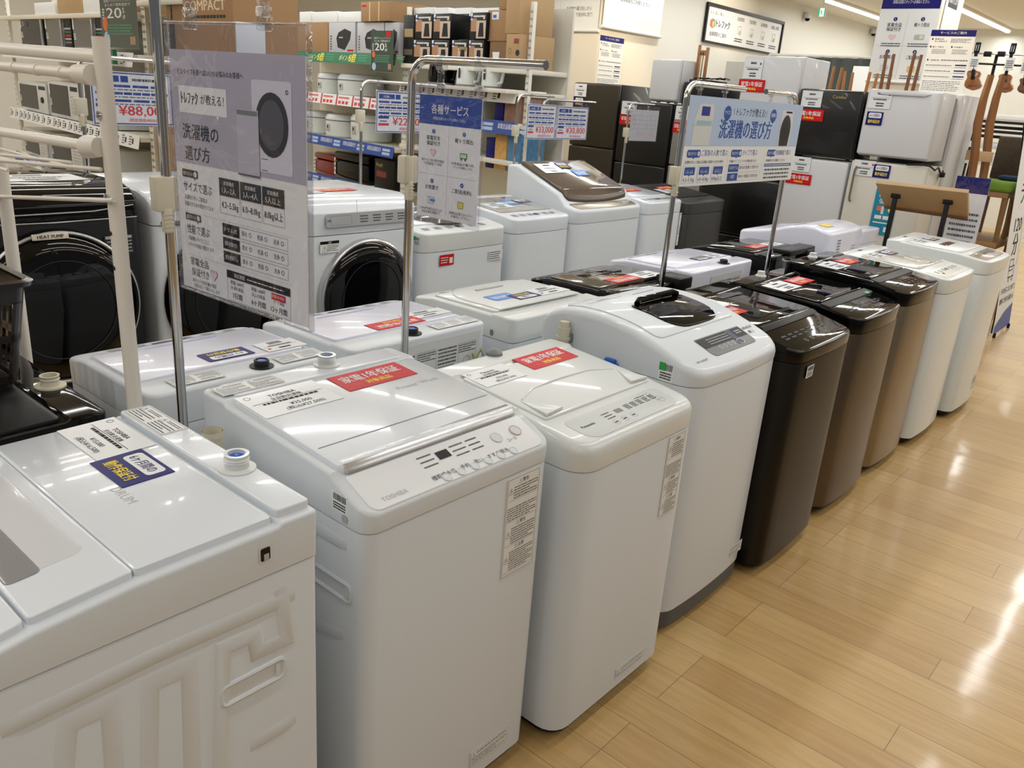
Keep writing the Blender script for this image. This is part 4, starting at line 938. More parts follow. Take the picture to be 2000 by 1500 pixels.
# service poster
t = thing('hanging_poster', 'white and blue four-panel Japanese service poster in a clear sleeve', 'poster', (-1.64, 1.63, 1.345))
pm = FR((-1.755, 1.622, 1.352), (1, .04, 0), (0.02, 0, 1)); w_, h_ = .225, .325
q = MB(); q.M = pm; q.box(0, w_, 0, h_, -.001, .001, PAP); z = .0016
q.rect(0, h_-.075, w_, h_, BLU, z); q.text('各種サービス', w_/2, h_-.045, .027, PAP, z+E_, width=.135, align='c', bold=.015); q.text('詳細は店頭スタッフへお尋ねください。', w_/2, h_-.062, .009, PAP, z+E_, width=.12, align='c')
q.rect(w_/2-.0004, .01, w_/2+.0004, h_-.085, GR, z); q.rect(.005, .118, w_-.005, .1188, GR, z)
for i, (cx, cy_, n, l1, l2, f1, f2) in enumerate(((.056, .232, '1', '家電安全', '保証付き', '最大12ヶ月の動作保証', 'で全国返金にて保証'), (.168, .232, '2', '軽トラ貸出', '', '大型商品の購入時、', 'トラックを無料レンタル'), (.056, .100, '3', 'お取置き', '', '5,000円(税込)以上の', '商品を最長1週間まで'), (.168, .100, '4', 'ご配送(有料)', '', '詳細は店頭スタッフへ', 'お尋ねください。'))):
    q.disc(cx, cy_, .006, BLU, z); q.text(n, cx, cy_-.004, .010, PAP, z+E_, align='c'); q.text(l1, cx, cy_-.022, .013, INK, z, align='c', bold=.01)
    if l2: q.text(l2, cx, cy_-.036, .013, INK, z, align='c', bold=.01)
    y0 = cy_-.056
    if i == 0: heart(q, cx, y0, .012, INK2, z); heart(q, cx, y0, .011, mat('heart_pink', (238, 196, 206), .5), z+E_)
    if i == 1: q.rect(cx-.012, y0-.006, cx+.014, y0+.008, GRN, z); q.rect(cx-.010, y0-.004, cx+.012, y0+.006, mat('pale_green', (196, 220, 176), .5), z+E_); q.disc(cx-.006, y0-.008, .003, INK2, z+E_); q.disc(cx+.008, y0-.008, .003, INK2, z+E_)
    if i == 2: q.frame(cx-.014, y0-.006, cx+.01, y0+.012, .001, INK2, z); q.rect(cx-.006, y0-.0, cx+.014, y0+.007, mat('sky_blue', (86, 140, 214), .35), z+E_)
    if i == 3: q.rect(cx-.012, y0-.006, cx+.008, y0+.012, mat('soft_yellow', (226, 206, 90), .4), z); q.frame(cx-.012, y0-.006, cx+.008, y0+.012, .0008, INK2, z+E_)
    q.text(f1, cx, cy_-.080, .0085, INK2, z, align='c', width=.085); q.text(f2, cx, cy_-.089, .0085, INK2, z, align='c', width=.07)
q.build('printed_sheet', t)
q = MB(); q.M = pm; q.box(-.012, w_+.012, -.012, h_+.028, .0035, .004, SLV); q.box(-.012, w_+.012, -.012, h_+.028, -.0035, -.003, SLV); q.build('clear_sleeve', t)
q = MB(); q.M = pm; q.frame(-.013, -.013, w_+.013, h_+.029, .003, CLR, .0045); q.build('sleeve_edge', t)

# blue board between the two stands
t = thing('hanging_board', 'wide blue and white Japanese washing machine guide board under two chrome rails', 'sign board', (-1.79, 3.69, 1.375))
Wd, Hd_ = 1.13, .365
pm = FR((-1.784, 3.125, 1.375), (0, 1, 0), (0, 0, 1))
q = MB(); q.M = pm; q.box(0, Wd, 0, Hd_, -.0015, .0015, PAP); z = .002
q.rect(0, .165, Wd, Hd_, PBLU, z)
q.text('\\ トレファクが教える! /', .56, .298, .040, INK, z+E_, width=.34, align='c'); q.text('洗濯機の選び方', .54, .205, .088, BLU2, z+E_, width=.52, align='c', bold=.03)
for x_, s_ in ((.335, 'サイズ?'), (.80, '種類?')): q.disc(x_, .305, .034, BLU2, z+E_, ry=.03); q.text(s_, x_, .30, .02, PAP, z+2*E_, align='c', width=.05); q.poly([(x_-.005, .279), (x_+.01, .277), (x_+.002, .268)], BLU2, z+E_)
# pictured machines
q.poly([(.05, .168), (.205, .168), (.21, .272), (.215, .275), (.205, .335), (.085, .335), (.055, .275)], mat('pic_body', (206, 210, 208), .5), z+E_); q.rect(.105, .288, .175, .325, mat('pic_navy', (28, 48, 140), .3), z+2*E_); q.rect(.075, .252, .20, .268, mat('pic_panel', (150, 190, 206), .4), z+2*E_); q.rect(.055, .248, .212, .2495, GR, z+2*E_)
q.rect(.895, .168, 1.03, .335, mat('pic_white', (212, 210, 220), .5), z+E_); q.poly([(.96+.058*math.cos(a), .235+.078*math.sin(a)) for a in [PI*k/20 for k in range(21)]]+[(.91, .168), (1.01, .168)], DG, z+2*E_); q.disc(.96, .235, .04, BK, z+3*E_, ry=.052); q.text('AI DRY', .96, .322, .014, INK, z+2*E_, align='c', bold=.03) if False else q.rect(.94, .322, 1.01, .330, INK, z+2*E_)
def bb(x, y, w, n): q.rrect(x, y, x+w, y+.032, .012, BLU2, z); q.text('選び方その', x+.008, y+.010, .016, PAP, z+E_, width=w*.62); q.disc(x+w*.86, y+.016, .010, PAP, z+E_); q.text(n, x+w*.86, y+.010, .016, BLU2, z+2*E_, align='c'); q.poly([(x+w*.45, y), (x+w*.6, y), (x+w*.52, y-.007)], BLU2, z)
bb(.03, .118, .115, '1'); q.text('ご家族の人数で選ぶ', .155, .126, .029, BLU, z, width=.235)
bb(.425, .118, .105, '2'); q.text('タイプで選ぶ', .54, .126, .029, BLU, z, width=.15); bb(.80, .118, .095, '3'); q.text('乾燥機能で選ぶ', .90, .126, .027, BLU, z, width=.17)
q.text('洗濯物が多いご家族は洗濯機の容量が大きめが便利!', .02, .094, .014, INK2, z, width=.34); q.text('洗濯機のタイプごとにそれぞれ特徴が異なります。', .42, .094, .014, INK2, z, width=.28); q.text('乾燥機能も色々な種類がございます。', .80, .094, .014, INK2, z, width=.22)
for x_ in (.40, .775): q.rect(x_, .012, x_+.001, .15, GR, z)
for i, (a, b) in enumerate((('1人~2人', '4.2~5.5kg'), ('3人~4人', '6.0~8.0kg'), ('5人以上', '8.0kg以上'))):
    x0 = .015+.125*i; q.rrect(x0, .012, x0+.112, .085, .006, GR, z-.0002); q.rrect(x0+.001, .013, x0+.111, .084, .006, PAP, z+E_); q.rrect(x0+.012, .046, x0+.10, .079, .004, BLU2, z+2*E_); q.text(a, x0+.056, .053, .018, PAP, z+3*E_, align='c'); q.text(b, x0+.056, .020, .021, BLU, z+2*E_, width=.095, align='c'); q.poly([(x0+.05, .046), (x0+.062, .046), (x0+.056, .039)], BLU2, z+2*E_)
for i, (a, b) in enumerate((('ななめドラム', '節水◎ 乾燥○ 洗浄力○'), ('縦型', '節水○ 乾燥○ 洗浄力◎'))):
    y0 = .052-.040*i; q.frame(.42, y0, .755, y0+.034, .001, GR, z); q.rect(.42, y0, .52, y0+.034, BLU2, z+E_); q.text(a, .47, y0+.012, .018, PAP, z+2*E_, align='c', width=.085 if i == 0 else None); q.text(b, .53, y0+.012, .017, INK2, z, width=.2)
q.rect(.79, .070, 1.10, .084, BLU2, z); q.fine(.80, .074, 1.08, .080, 1, PAP, z+E_, .7, 3)
for i in range(3): q.fine(.80, .050-.019*i, 1.09, .060-.019*i, 1, INK2, z, .8, 20+i); q.rect(.79, .046-.019*i, 1.10, .0465-.019*i, GR, z)
q.build('printed_face', t)

# price signs behind the third row
def price_sign(label, y, z0, w, h, price, tax, Xp=-4.0, yaw=0.0, sleeve=True, seed=1, sheen=None):
    t = thing('price_sign', label, 'price sign', (Xp, y+w/2, z0))
    c = math.cos(yaw); s = math.sin(yaw)
    pm = FR((Xp, y, z0), (s, c, 0), (0, 0, 1)); q = MB(); q.M = pm; q.box(0, w, 0, h, -.001, .001, PAP); z = .0016
    bl = BLU if not sheen else INK2; rd = PRED if not sheen else mat('faded_red', (196, 150, 152), .5)
    q.frame(.004, .004, w-.004, h-.004, .005, bl, z)
    q.rect(.02, h-.045, w*.34, h-.018, bl, z+E_); q.text('全自動', w*.18, h-.038, .016, PAP, z+2*E_, align='c'); q.rect(w*.36, h-.045, w*.45, h-.018, bl, z+E_); q.fine(w*.5, h-.04, w*.9, h-.026, 1, INK2, z, .8, seed)
    for r in range(3):
        yy = h-.068-.032*r; n = 4 if r == 0 else (8 if r == 1 else 4); x0 = .02
        for i in range(n): ww = (w-.04)/n; q.rect(x0+ww*i, yy, x0+ww*i+ww*.88, yy+.011, bl, z)
        q.fine(.03, yy-.014, w-.05, yy-.006, 1, INK2, z, .5, seed+r)
    q.rect(.018, h*.34, w*.24, h*.40, bl, z); q.fine(.03, h*.26, w*.2, h*.30, 1, INK2, z, .7, 3); q.rect(.018, h*.17, w*.24, h*.23, rd, z)
    q.text(price, w*.62, h*.19, .062*h/.24, rd, z, width=w*.62, align='c', bold=.02); q.text(tax, w*.62, h*.07, .020*h/.24, rd, z, align='c')
    q.build('printed_card', t)
    if sleeve: q = MB(); q.M = pm; q.box(-.006, w+.006, -.006, h+.03, .003, .0035, SLV); q.build('clear_sleeve', t)
    return t
def rstand(label, y, ztop, ln, boxz, X=-4.0, d=(0, 1, 0)):
    t = stand(label, X, y, ztop, d, ln, .009, boxz, (0, -1, 0)); return t
a = rstand('thin chrome stand behind the clothes rack, holding the leftmost price sign', 1.665, 1.715, .50, 1.50, -4.03)
for y in (1.80, 2.02): clip(a, Vector((-4.03, y, 1.715)), Yv, 0, .7)
price_sign('blue-bordered price sign reading ¥88,000, partly behind the clothes rack', 1.70, 1.425, .385, .235, '¥88,000', '(税抜価格¥80000)', -4.01, seed=4)
a = rstand('thin chrome stand holding the price sign between the two hanging posters', 3.255, 1.70, .62, 1.50, -4.03)
for y in (3.38, 3.72): clip(a, Vector((-4.03, y, 1.70)), Yv, 0, .7)
price_sign('blue-bordered price sign reading ¥22,000, beside the service poster', 3.35, 1.412, .42, .24, '¥22,000', '(税抜価格¥20000)', -4.01, seed=8)
a = rstand('thin chrome stand holding the left one of two overlapping price signs', 4.66, 1.69, .40, 1.44, -4.03)
for y in (4.80, 5.00): clip(a, Vector((-4.03, y, 1.69)), Yv, 0, .6)
price_sign('blue-bordered price sign reading ¥33,000, left of two overlapping signs', 4.745, 1.385, .335, .245, '¥33,000', '(税抜価格¥30000)', -4.01, seed=12)
a = rstand('thin chrome stand holding the right one of two overlapping price signs', 4.97, 1.665, .65, None, -4.05)
for y in (5.18, 5.44): clip(a, Vector((-4.05, y, 1.665)), Yv, 0, .6)
price_sign('blue-bordered price sign reading ¥30,800, in a glinting sleeve', 5.105, 1.385, .39, .24, '¥30,800', '(税抜価格¥28000)', -4.02, seed=16)
a = rstand('thin chrome stand holding the greyed price sign seen from behind', 6.03, 1.68, .38, 1.45, -4.0)
for y in (6.13, 6.32): clip(a, Vector((-4.0, y, 1.68)), Yv, 0, .6)
# turned away: its print shows through mirrored
t = thing('price_sign', 'pale grey price sign seen from its back, with faint mirrored print', 'price sign', (-4.0, 6.22, 1.385))
q = MB(); q.M = FR((-3.985, 6.05, 1.385), (.12, 1, 0), (0, 0, 1)); q.box(0, .36, 0, .25, -.001, .001, mat('sheet_back', (196, 198, 200), .5)); z = .0015
for r in range(4):
    for i in range(6): q.rect(.02+.055*i, .20-.035*r, .065+.055*i, .207-.035*r, GR, z)
V, Fs, bbx = glyphs('¥22,000', 0); q.add([(.30-(p[0])*.055, .035+p[1]*.055, z) for p in V], [g[::-1] for g in Fs], mat('faded_red2', (204, 176, 178), .5)); q.build('printed_card', t)
q = MB(); q.M = FR((-3.985, 6.05, 1.385), (.12, 1, 0), (0, 0, 1)); q.box(-.006, .366, -.006, .28, .003, .0035, SLV); q.build('clear_sleeve', t)

# ------------------------------------------------------------------ clothes rack, basket, black machine at the left edge
WT = mat('cream_tube', (226, 220, 208), .4)
Y0 = .79
t = thing('drying_rack', 'cream tubular clothes drying rack with wire shelves at the left edge', 'drying rack', (-2.1, Y0, 0))
q = MB(); q.tube([(-1.775, Y0, 0.02), (-1.795, Y0, 1.745)], .0165, WT, 16); q.build('post', t)
q = MB(); q.tube([(-2.455, Y0, 0.02), (-2.44, Y0, 1.745)], .0165, WT, 16); q.build('post', t)
q = MB(); q.tube([(-2.44, Y0, 1.712), (-1.80, Y0, 1.708)], .0135, WT, 14); q.build('cross_bar', t)
q = MB(); q.tube([(-2.44, Y0-.03, 1.672), (-1.825, Y0-.03, 1.672)], .011, WT, 12)
for k in range(4): q.tube([(-2.32+.13*k, Y0-.03, 1.672), (-2.30+.13*k, Y0-.03, 1.672)], .0125, WT, 12)
q.build('hanging_rail', t)
q = MB(); q.tube([(-1.85, Y0-.03, 1.672), (-1.80, Y0-.02, 1.672)], [.018, .021], WT, 14); q.build('rail_end_cap', t)
q = MB(); q.tube([(-2.44, Y0-.02, 1.515), (-1.83, Y0-.02, 1.53)], .0115, WT, 12); q.build('cross_bar', t)
q = MB(); q.tube([(-1.86, Y0-.02, 1.53), (-1.83, Y0-.03, 1.53), (-1.80, Y0-.02, 1.532)], [.015, .024, .02], WT, 14); q.build('joint', t)
q = MB()
for k in range(5): q.tube([(-2.46, Y0-.02-.07*k, 1.475), (-1.93+.01*k, Y0-.02-.07*k, 1.475)], .0035, WT, 8)
q.tube([(-2.44, Y0-.31, 1.473), (-1.80, Y0-.02, 1.487)], .0045, WT, 8)
q.tube([(-2.44, Y0-.15, 1.473), (-2.0, Y0-.0, 1.48)], .004, WT, 8); q.build('wire_shelf', t)
q = MB(); q.tube([(-2.46, Y0-.02, 1.345), (-1.79, Y0-.02, 1.425), (-1.755, Y0-.02, 1.43)], .005, WT, 8); q.build('wire_rod', t)
for zz in (1.595, 1.43, 1.355, 1.28):
    q = MB(); big = zz in (1.595, 1.28) or True
    xx = -1.775-(zz/1.745)*.02
    if zz in (1.595, 1.43): q.lathe([(.009, 0), (.009, .004), (.004, .005), (.004, .002), (.0005, .002)], CH, (xx, 0, zz), 'y', 12); q.v = [Vector((v.x, Y0-.0165-v.y+0*v.y, v.z)) for v in q.v]
    else: q.lathe([(.005, 0), (.0005, .0005)], BK, (xx, 0, zz), 'y', 12); q.v = [Vector((v.x, Y0-.0170-v.y, v.z)) for v in q.v]
    q.build('bolt' if zz > 1.4 else 'bolt_hole', t)
# black machine under the basket
D = .60; W = .56
t, f = washer('black washing machine with a matt black lid and white inlet, under the plastic basket', -2.15, .465, -PI/2, D, W, .83, [(-.30, .925), (-.215, .927), (-.205, .920), (.14, .912), (.30, .885)], BK, BG, rf=.04, rb=.03, rim=.010)
lid_slab(t, f, -.20, .15, W-.03, .008, mat('matt_black', (20, 20, 21), .4, spec=.3), .004, .015)
q = MB(); q.lathe([(.036, 0), (.036, .004), (.022, .006), (.02, .018), (.023, .020), (.021, .024), (.023, .03), (.018, .03), (.018, .012)], CR, (-.262, .045, f(-.262)), n=24); sub('water_inlet', t, q)
# basket
t = thing('basket', 'dark brown plastic basket with slotted sides on the black machine', 'basket', (-2.32, .47, .921))
cx, cy_ = -2.30, .45; zb, zt = .925, 1.20
BRN = mat('basket_brown', (34, 28, 26), .28, coat=.3)
def rrl(hx, hy, r, z, n=6):
    P = []
    for ax, ay, a0 in ((hx-r, -hy+r, -90), (hx-r, hy-r, 0), (-hx+r, hy-r, 90), (-hx+r, -hy+r, 180)):
        for k in range(n+1): a = math.radians(a0+90/n*k); P.append((cx+ax+r*math.cos(a), cy_+ay+r*math.sin(a), z))
    return P
q = MB(); q.loft([rrl(.165, .215, .05, zb), rrl(.17, .22, .05, zb+.02)], BRN, True, False); q.loft([rrl(.155, .205, .045, zb+.004), rrl(.165, .215, .05, zb+.02)], BRN, True, False); q.build('basket_bottom', t)
q = MB()
def wallpts(s, z):
    k = (z-zb)/(zt-zb); hx = .17+.035*k; hy = .22+.035*k; return rrl(hx+s, hy+s, .032, z, 6)
q.loft([wallpts(0, zb+.02), wallpts(0, zb+.04)], BRN, False, False); q.loft([wallpts(0, zt-.055), wallpts(0, zt-.01)], BRN, False, False); q.loft([wallpts(0, zb+.125), wallpts(0, zb+.145)], BRN, False, False)
L0, L1 = wallpts(0, zb+.03), wallpts(0, zt-.05)
n = len(L0)
for i in range(n):
    j = (i+1) % n; a0, a1, b0, b1 = (Vector(v) for v in (L0[i], L0[j], L1[i], L1[j])); ln = (a1-a0).length; ns = max(1, round(ln/.034))
    for k in range(ns):
        u0 = (k+.0)/ns; u1 = (k+(.38 if ns > 1 else 1.0))/ns
        q.add([a0.lerp(a1, u0), a0.lerp(a1, u1), b0.lerp(b1, u1), b0.lerp(b1, u0)], [(0, 1, 2, 3)], BRN)
q.build('slotted_side', t)
q = MB(); rim = [wallpts(0, zt-.012), wallpts(.012, zt-.012), wallpts(.014, zt), wallpts(.002, zt+.004), wallpts(-.004, zt)]; q.loft(rim, BRN, False, False); q.build('rim', t)
q = MB(); q.bev([(cx+a*.10, cy_+b*.14, z) for z in (.932, 1.05) for b in (-1, 1) for a in (-1, 1)], [(0, 2, 3, 1), (4, 5, 7, 6), (0, 1, 5, 4), (2, 6, 7, 3), (0, 4, 6, 2), (1, 3, 7, 5)], mat('deep_blue', (30, 36, 150), .5), .015); tag(q.build('packet'), 'deep blue packet seen through the slots of the basket', 'packet')
# ------------------------------------------------------------------ shelving units with small appliances
class Unit:
    """one run of shop shelving; t = metres along its face, d = metres back from the face"""
    def __init__(s, px, py, z, az):
        s.o = CAM+_ray(px, py)*(z/F_PX); s.o.z = 0
        a = math.radians(az); s.u = Vector((math.cos(a), math.sin(a), 0)); s.n = Vector((-math.sin(a), math.cos(a), 0)); s.a = a
    def hit(s, px, py, d=0.0):
        r = _ray(px, py); o = s.o+s.n*d-CAM; k = o.dot(s.n)/r.dot(s.n); p = CAM+r*k
        return (p-s.o).dot(s.u), p.z
    def P(s, t, d, z): v = s.o+s.u*t+s.n*d; return Vector((v.x, v.y, z))
    def M(s, t, d, z): return FR(s.P(t, d, z), s.u, (0, 0, 1))     # local x right, y up, z out towards the shopper
def rack(label, U, t0, t1, depth, zs, ztop, zbot=0.0, strips=None, mids=(), post_d=.10):
    """zs: shelf heights"""
    r = thing('shelving_unit', label, 'shelving', U.P((t0+t1)/2, depth/2, 0), U.a)
    for tt in [t0, t1]+list(mids):
        q = MB(); q.M = U.M(tt, post_d, 0); q.box(-.02, .02, zbot, ztop, -.0, .03, WS, .002); h = zbot+.06
        while h < ztop-.06: q.rect(-.012, h, -.004, h+.018, MG, .0312); q.rect(.004, h, .012, h+.018, MG, .0312); h += .05
        q.build('upright', r)
    q = MB(); q.M = U.M(t0, depth, 0); q.box(0, t1-t0, zbot, ztop, -.02, 0, WS); q.build('back_panel', r)
    for i, z in enumerate(zs):
        q = MB(); q.M = U.M(t0, 0, z)
        q.box(.012, t1-t0-.012, -.035, 0, -depth, 0, WS, .003)
        for tt in (0.02, t1-t0-.02): q.prism([(-depth, -.035), (-.05, -.035), (-depth, -.13)], tt-.004, tt+.004, WS, 'x') if False else None
        sh = q.build('shelf', r)
        if strips and i in strips:
            kind = strips[i]; q = MB(); q.M = U.M(t0, -.004, z) @ Matrix.Rotation(-.18, 4, 'X'); L = t1-t0; e = .0024
            base = {'w': PAP, 'g': GRN, 'b': BLU, 'r': PAP}[kind]; q.box(.02, L-.02, -.09, .012, 0, .002, base)
            R = random.Random(i+int(L*100)); x = .04
            while x < L-.2:
                if kind == 'w':
                    q.fine(x, -.075, x+.05, .0, 4, INK2, e, .45, int(x*100)); q.rect(x+.06, -.06, x+.09, -.02, DG, e); x += .12+.05*R.random()
                elif kind == 'g':
                    q.text('ポイント', x+.06, -.06, .055, mat('cream_yellow', (240, 236, 170), .5), e, shear=.2, bold=.02); q.text('5倍', x+.25, -.07, .085, YEL, e, shear=.2, bold=.04); q.fine(x+.42, -.07, x+.58, 0, 3, mat('mid_green', (70, 150, 110), .5), e, .5, 5); x += .62
                elif kind == 'b':
                    q.text('家電全品保証付き', x, -.045, .045, PAP, e, width=.24, bold=.02); q.rect(x+.27, -.07, x+.40, -.045, PBLU, e); q.rect(x+.27, -.035, x+.40, -.012, PBLU, e); x += .46
                else:
                    q.rect(x, -.088, x+.03, .010, mat('strip_red', (190, 62, 70), .5), e); q.fine(x+.05, -.03, x+.25, .0, 1, PRED, e, .6, int(x*90))
                    for k in range(3): q.rect(x+.05+.07*k, -.075, x+.10+.07*k, -.045, PRED, e)
                    x += .31
            q.build('price_strip', sh)
    return r
def gbox(U, t0, t1, z0, z1, d0, d1, m, b=.004): q = MB(); q.M = U.M(t0, 0, 0); q.box(0, t1-t0, z0, z1, -d1, -d0, m, b); return q
def carton(name, label, U, t0, t1, z0, z1, m, d0=.03, d1=.35, group=None, art=None, cat='box'):
    q = gbox(U, t0, t1, z0, z1, d0, d1, m, .003); w, h = t1-t0, z1-z0
    if art:
        q.M = U.M(t0, d0, z0) @ Matrix.Translation((0, 0, .001)); art(q, w, h)
    return tag(q.build(name), label, cat, group)
def microwave(label, U, t0, t1, z0, z1, style, d0=.03, dep=.36):
    w, h = t1-t0, z1-z0; r = thing('microwave_oven', label, 'microwave', U.P((t0+t1)/2, d0+dep/2, z0), U.a, 'microwave ovens on the left shelves')
    bodym = {'b': SV, 's': SV, 'w': WW, 'c': WW, 'k': BK}[style]
    q = gbox(U, t0, t1, z0+.008, z1, d0+.02, d0+dep, bodym, .008); q.build('body', r)
    q = MB(); q.M = U.M(t0, d0+.02, z0+.008); H = h-.008
    dw = w*(.72 if style != 'b' else .97)
    q.box(.004, dw, .004, H-.004, .0005, .018, WW if style in 'wc' else (SV if style == 's' else BK), .004)
    dr = q.build('door', r)
    q = MB(); q.M = U.M(t0, d0+.0015, z0+.008); q.box(.03, dw-.035, .03, H-.03, 0, .0015, GLS if style != 's' else mat('mw_window', (70, 72, 70), .2, coat=.5)); q.build('door_window', dr)
    q = MB(); q.M = U.M(t0, d0+.0005, z0+.008)
    if style != 'b':
        q.box(dw+.004, w-.004, .004, H-.004, -.018, .0, {'s': BK, 'w': WW, 'c': WW, 'k': SV}.get(style, BK), .003)
        q.rect(dw+.02, H*.78, w-.02, H*.9, DG, .001)
        if style == 'c': q.lathe([(.028, 0), (.026, .014), (.001, .016)], DG, ((dw+w)/2, H*.45, 0), n=20)
        else:
            for k in range(5): q.rect(dw+.02, H*(.2+.1*k), w-.02, H*(.25+.1*k), GR if style != 's' else ([MG, GR, RED, GRN, GR][k]), .001)
    else: q.text('20', w*.2, H*.68, .06, GR, .02)
    q.build('control_panel', r)
    if style in 'sbk': q = MB(); q.M = U.M(t0, d0, z0+.008); q.box(dw-.03, dw-.012, .02, H-.02, .001, .022, SV, .004); q.build('door_handle', r)
    q = MB(); q.M = U.M(t0, d0-.001, z0+.008); q.rect(.01, H*.62, .045, H*.95, PAP, 0); q.rect(.02, H*.32, .075, H*.5, PAP, 0); q.fine(.022, H*.33, .07, H*.49, 3, INK2, .0006, .5, 3); q.build('price_tag', r)
    for k in (0.04, w-.04): q = MB(); q.M = U.M(t0+k, d0+.05, z0); q.box(-.012, .012, 0, .009, -.02, 0, BK); q.build('foot', r)
    return r
A = Unit(33, 185, 8.2, -5)
def lev(U, px, py): return U.hit(px, py)[1]
def T(U, px, py=160): return U.hit(px, py)[0]
za = [lev(A, 115, 300)-.12, lev(A, 88, 226), lev(A, 88, 97), lev(A, 115, 27)]
ta0, ta1 = T(A, 14), T(A, 268)
rA = rack('white shop shelving with microwave ovens, at the far left', A, ta0, ta1, .50, [.25, .62]+za, lev(A, 20, -60), strips={2: 'b', 3: 'w', 4: 'w'})
xs_t = [(33, 80, 'b'), (81, 132, 's'), (134, 196, 's')]
for i, (a, b, stl) in enumerate(xs_t):
    microwave(('black-fronted microwave on the upper shelf, farthest left', 'silver and black microwave, second on the upper shelf', 'silver microwave with wide dark door, third on the upper shelf')[i], A, T(A, a, 60), T(A, b, 60), za[2], lev(A, (a+b)/2, 30), stl)
for i, (a, b, stl) in enumerate([(32, 84, 'c'), (89, 146, 'w'), (156, 214, 'w')]):
    microwave(('white microwave with a round dial, on the middle shelf at far left', 'white microwave with curved panel, second on the middle shelf', 'white microwave behind the chrome stand, third on the middle shelf')[i], A, T(A, a, 190), T(A, b, 190), za[1], lev(A, (a+b)/2, 160), stl)
for i, (a, b) in enumerate([(42, 84), (92, 150), (158, 215)]):
    microwave(('white microwave on the lower shelf, farthest left', 'white microwave on the lower shelf behind the wire shelf', 'white microwave on the lower shelf behind the rack post')[i], A, T(A, a, 285), T(A, b, 285), za[0], za[0]+.27, 'w')
for i, (a, b, h_) in enumerate([(60, 100, .10), (105, 150, .14), (155, 200, .12), (205, 250, .16)]):
    carton('carton', ('pale cartons on the top shelf above the microwaves',)[0], A, T(A, a, 15), T(A, b, 15), za[3], za[3]+h_, [PAP, CARD2, PAP, CARD][i], group='pale cartons above the microwaves')
# middle bay with big cartons
tb1 = A.hit(498, 160, .5)[0]
zb_ = [lev(A, 330, 345)-.1, lev(A, 400, 108), lev(A, 480, 45)]
rB = rack('white shop shelving with brown cartons, behind the big guide poster', A, ta1+.03, tb1, .50, [.25, zb_[0], zb_[1]-.02, lev(A, 460, -10)], lev(A, 280, -60), strips={})
def art_compact(q, w, h):
    q.text('COMPACT', w*.3, h*.62, .085, mat('cream_ink', (230, 216, 190), .6), 0, width=w*.6, bold=.03); q.rect(w*.02, h*.0, w*.12, h*.45, BK, 0)
    for k in range(5): q.disc(w*.08+.0*k, h*(.55+.08*k), .012, BK, 0, ry=.02)
    q.fine(w*.4, h*.5, w*.9, h*.58, 1, DG, 0, .5, 3)
tq = T(A, 322, 60), T(A, 450, 60)
carton('carton', 'large brown carton with white lettering, behind the big guide poster', A, tq[0], tq[1], zb_[1]-.018, lev(A, 390, -40), CARD, .02, .45, art=art_compact)
def art_white(q, w, h):
    for k, c in enumerate((GR, PRED, GR)): q.disc(w*(.3+.2*k), h*.3, .018, c, 0)
carton('carton', 'white appliance carton with three round knobs pictured, beside the large brown carton', A, T(A, 452, 70), tb1-.02, zb_[1]-.018, lev(A, 490, 40), WM, .03, .22, art=art_white)
carton('carton', 'brown carton low on the shelf, left of the big guide poster', A, T(A, 302, 300), T(A, 352, 300), zb_[0], lev(A, 325, 240), CARD, .03, .4)
carton('carton', 'brown carton low on the shelf, hidden behind the guide poster', A, T(A, 360, 300), T(A, 430, 300), zb_[0], lev(A, 325, 250), CARD2, .03, .4)
# right bays: rice cookers, kettles
B = Unit(660, 180, 8.2, -8)
tb0, tc = T(B, 545), T(B, 776)
td = T(B, 1016)
zB = [lev(B, 650, 348), lev(B, 680, 275), lev(B, 660, 187), lev(B, 650, 104)]
rack('white shop shelving with rice cookers and grey fryer cartons', B, tb0, tc, .5, [.3]+zB, lev(B, 700, 46), strips={1: 'b', 2: 'b', 3: 'r', 4: 'g'})
zK = [lev(B, 900, 300), lev(B, 990, 240), lev(B, 915, 172), lev(B, 800, 124)]
rack('white shop shelving with kettles and black kettle cartons, left of the pillar', B, tc+.04, td, .5, [.3]+zK[:3]+[zK[3]], lev(B, 860, 8), strips={3: 'w', 2: 'b'})
def lathe_on(U, t, d, prof, m, z, n=28): q = MB(); p = U.P(t, d, z); q.lathe(prof, m, (p.x, p.y, z), n=n); return q
def rice_cooker(label, U, t, z, R, H, bodym, lidm, d=.2, disp=True, group=None):
    p = U.P(t, d, z); r = thing('rice_cooker', label, 'rice cooker', p, U.a, group)
    lathe_on(U, t, d, [(R*.86, 0), (R*.98, H*.08), (R, H*.3), (R, H*.66), (R*.99, H*.7)], bodym, z).build('body', r)
    lathe_on(U, t, d, [(R*.985, H*.71), (R*1.01, H*.73), (R*1.0, H*.84), (R*.9, H*.95), (R*.6, H), (.001, H)], lidm, z).build('lid', r)
    lathe_on(U, t, d, [(R*1.003, H*.695), (R*1.012, H*.70), (R*1.003, H*.715)], DG, z).build('seam_ring', r)
    if disp:
        q = MB(); q.M = U.M(t, d-R, z); q.box(-.035, .035, H*.25, H*.55, -.012, .004, GR, .004); q.rect(-.012, H*.38, .012, H*.5, BK, .0045); q.build('control_panel', r)
    return r
def Rr(U, a, b): return (T(U, b)-T(U, a))/2
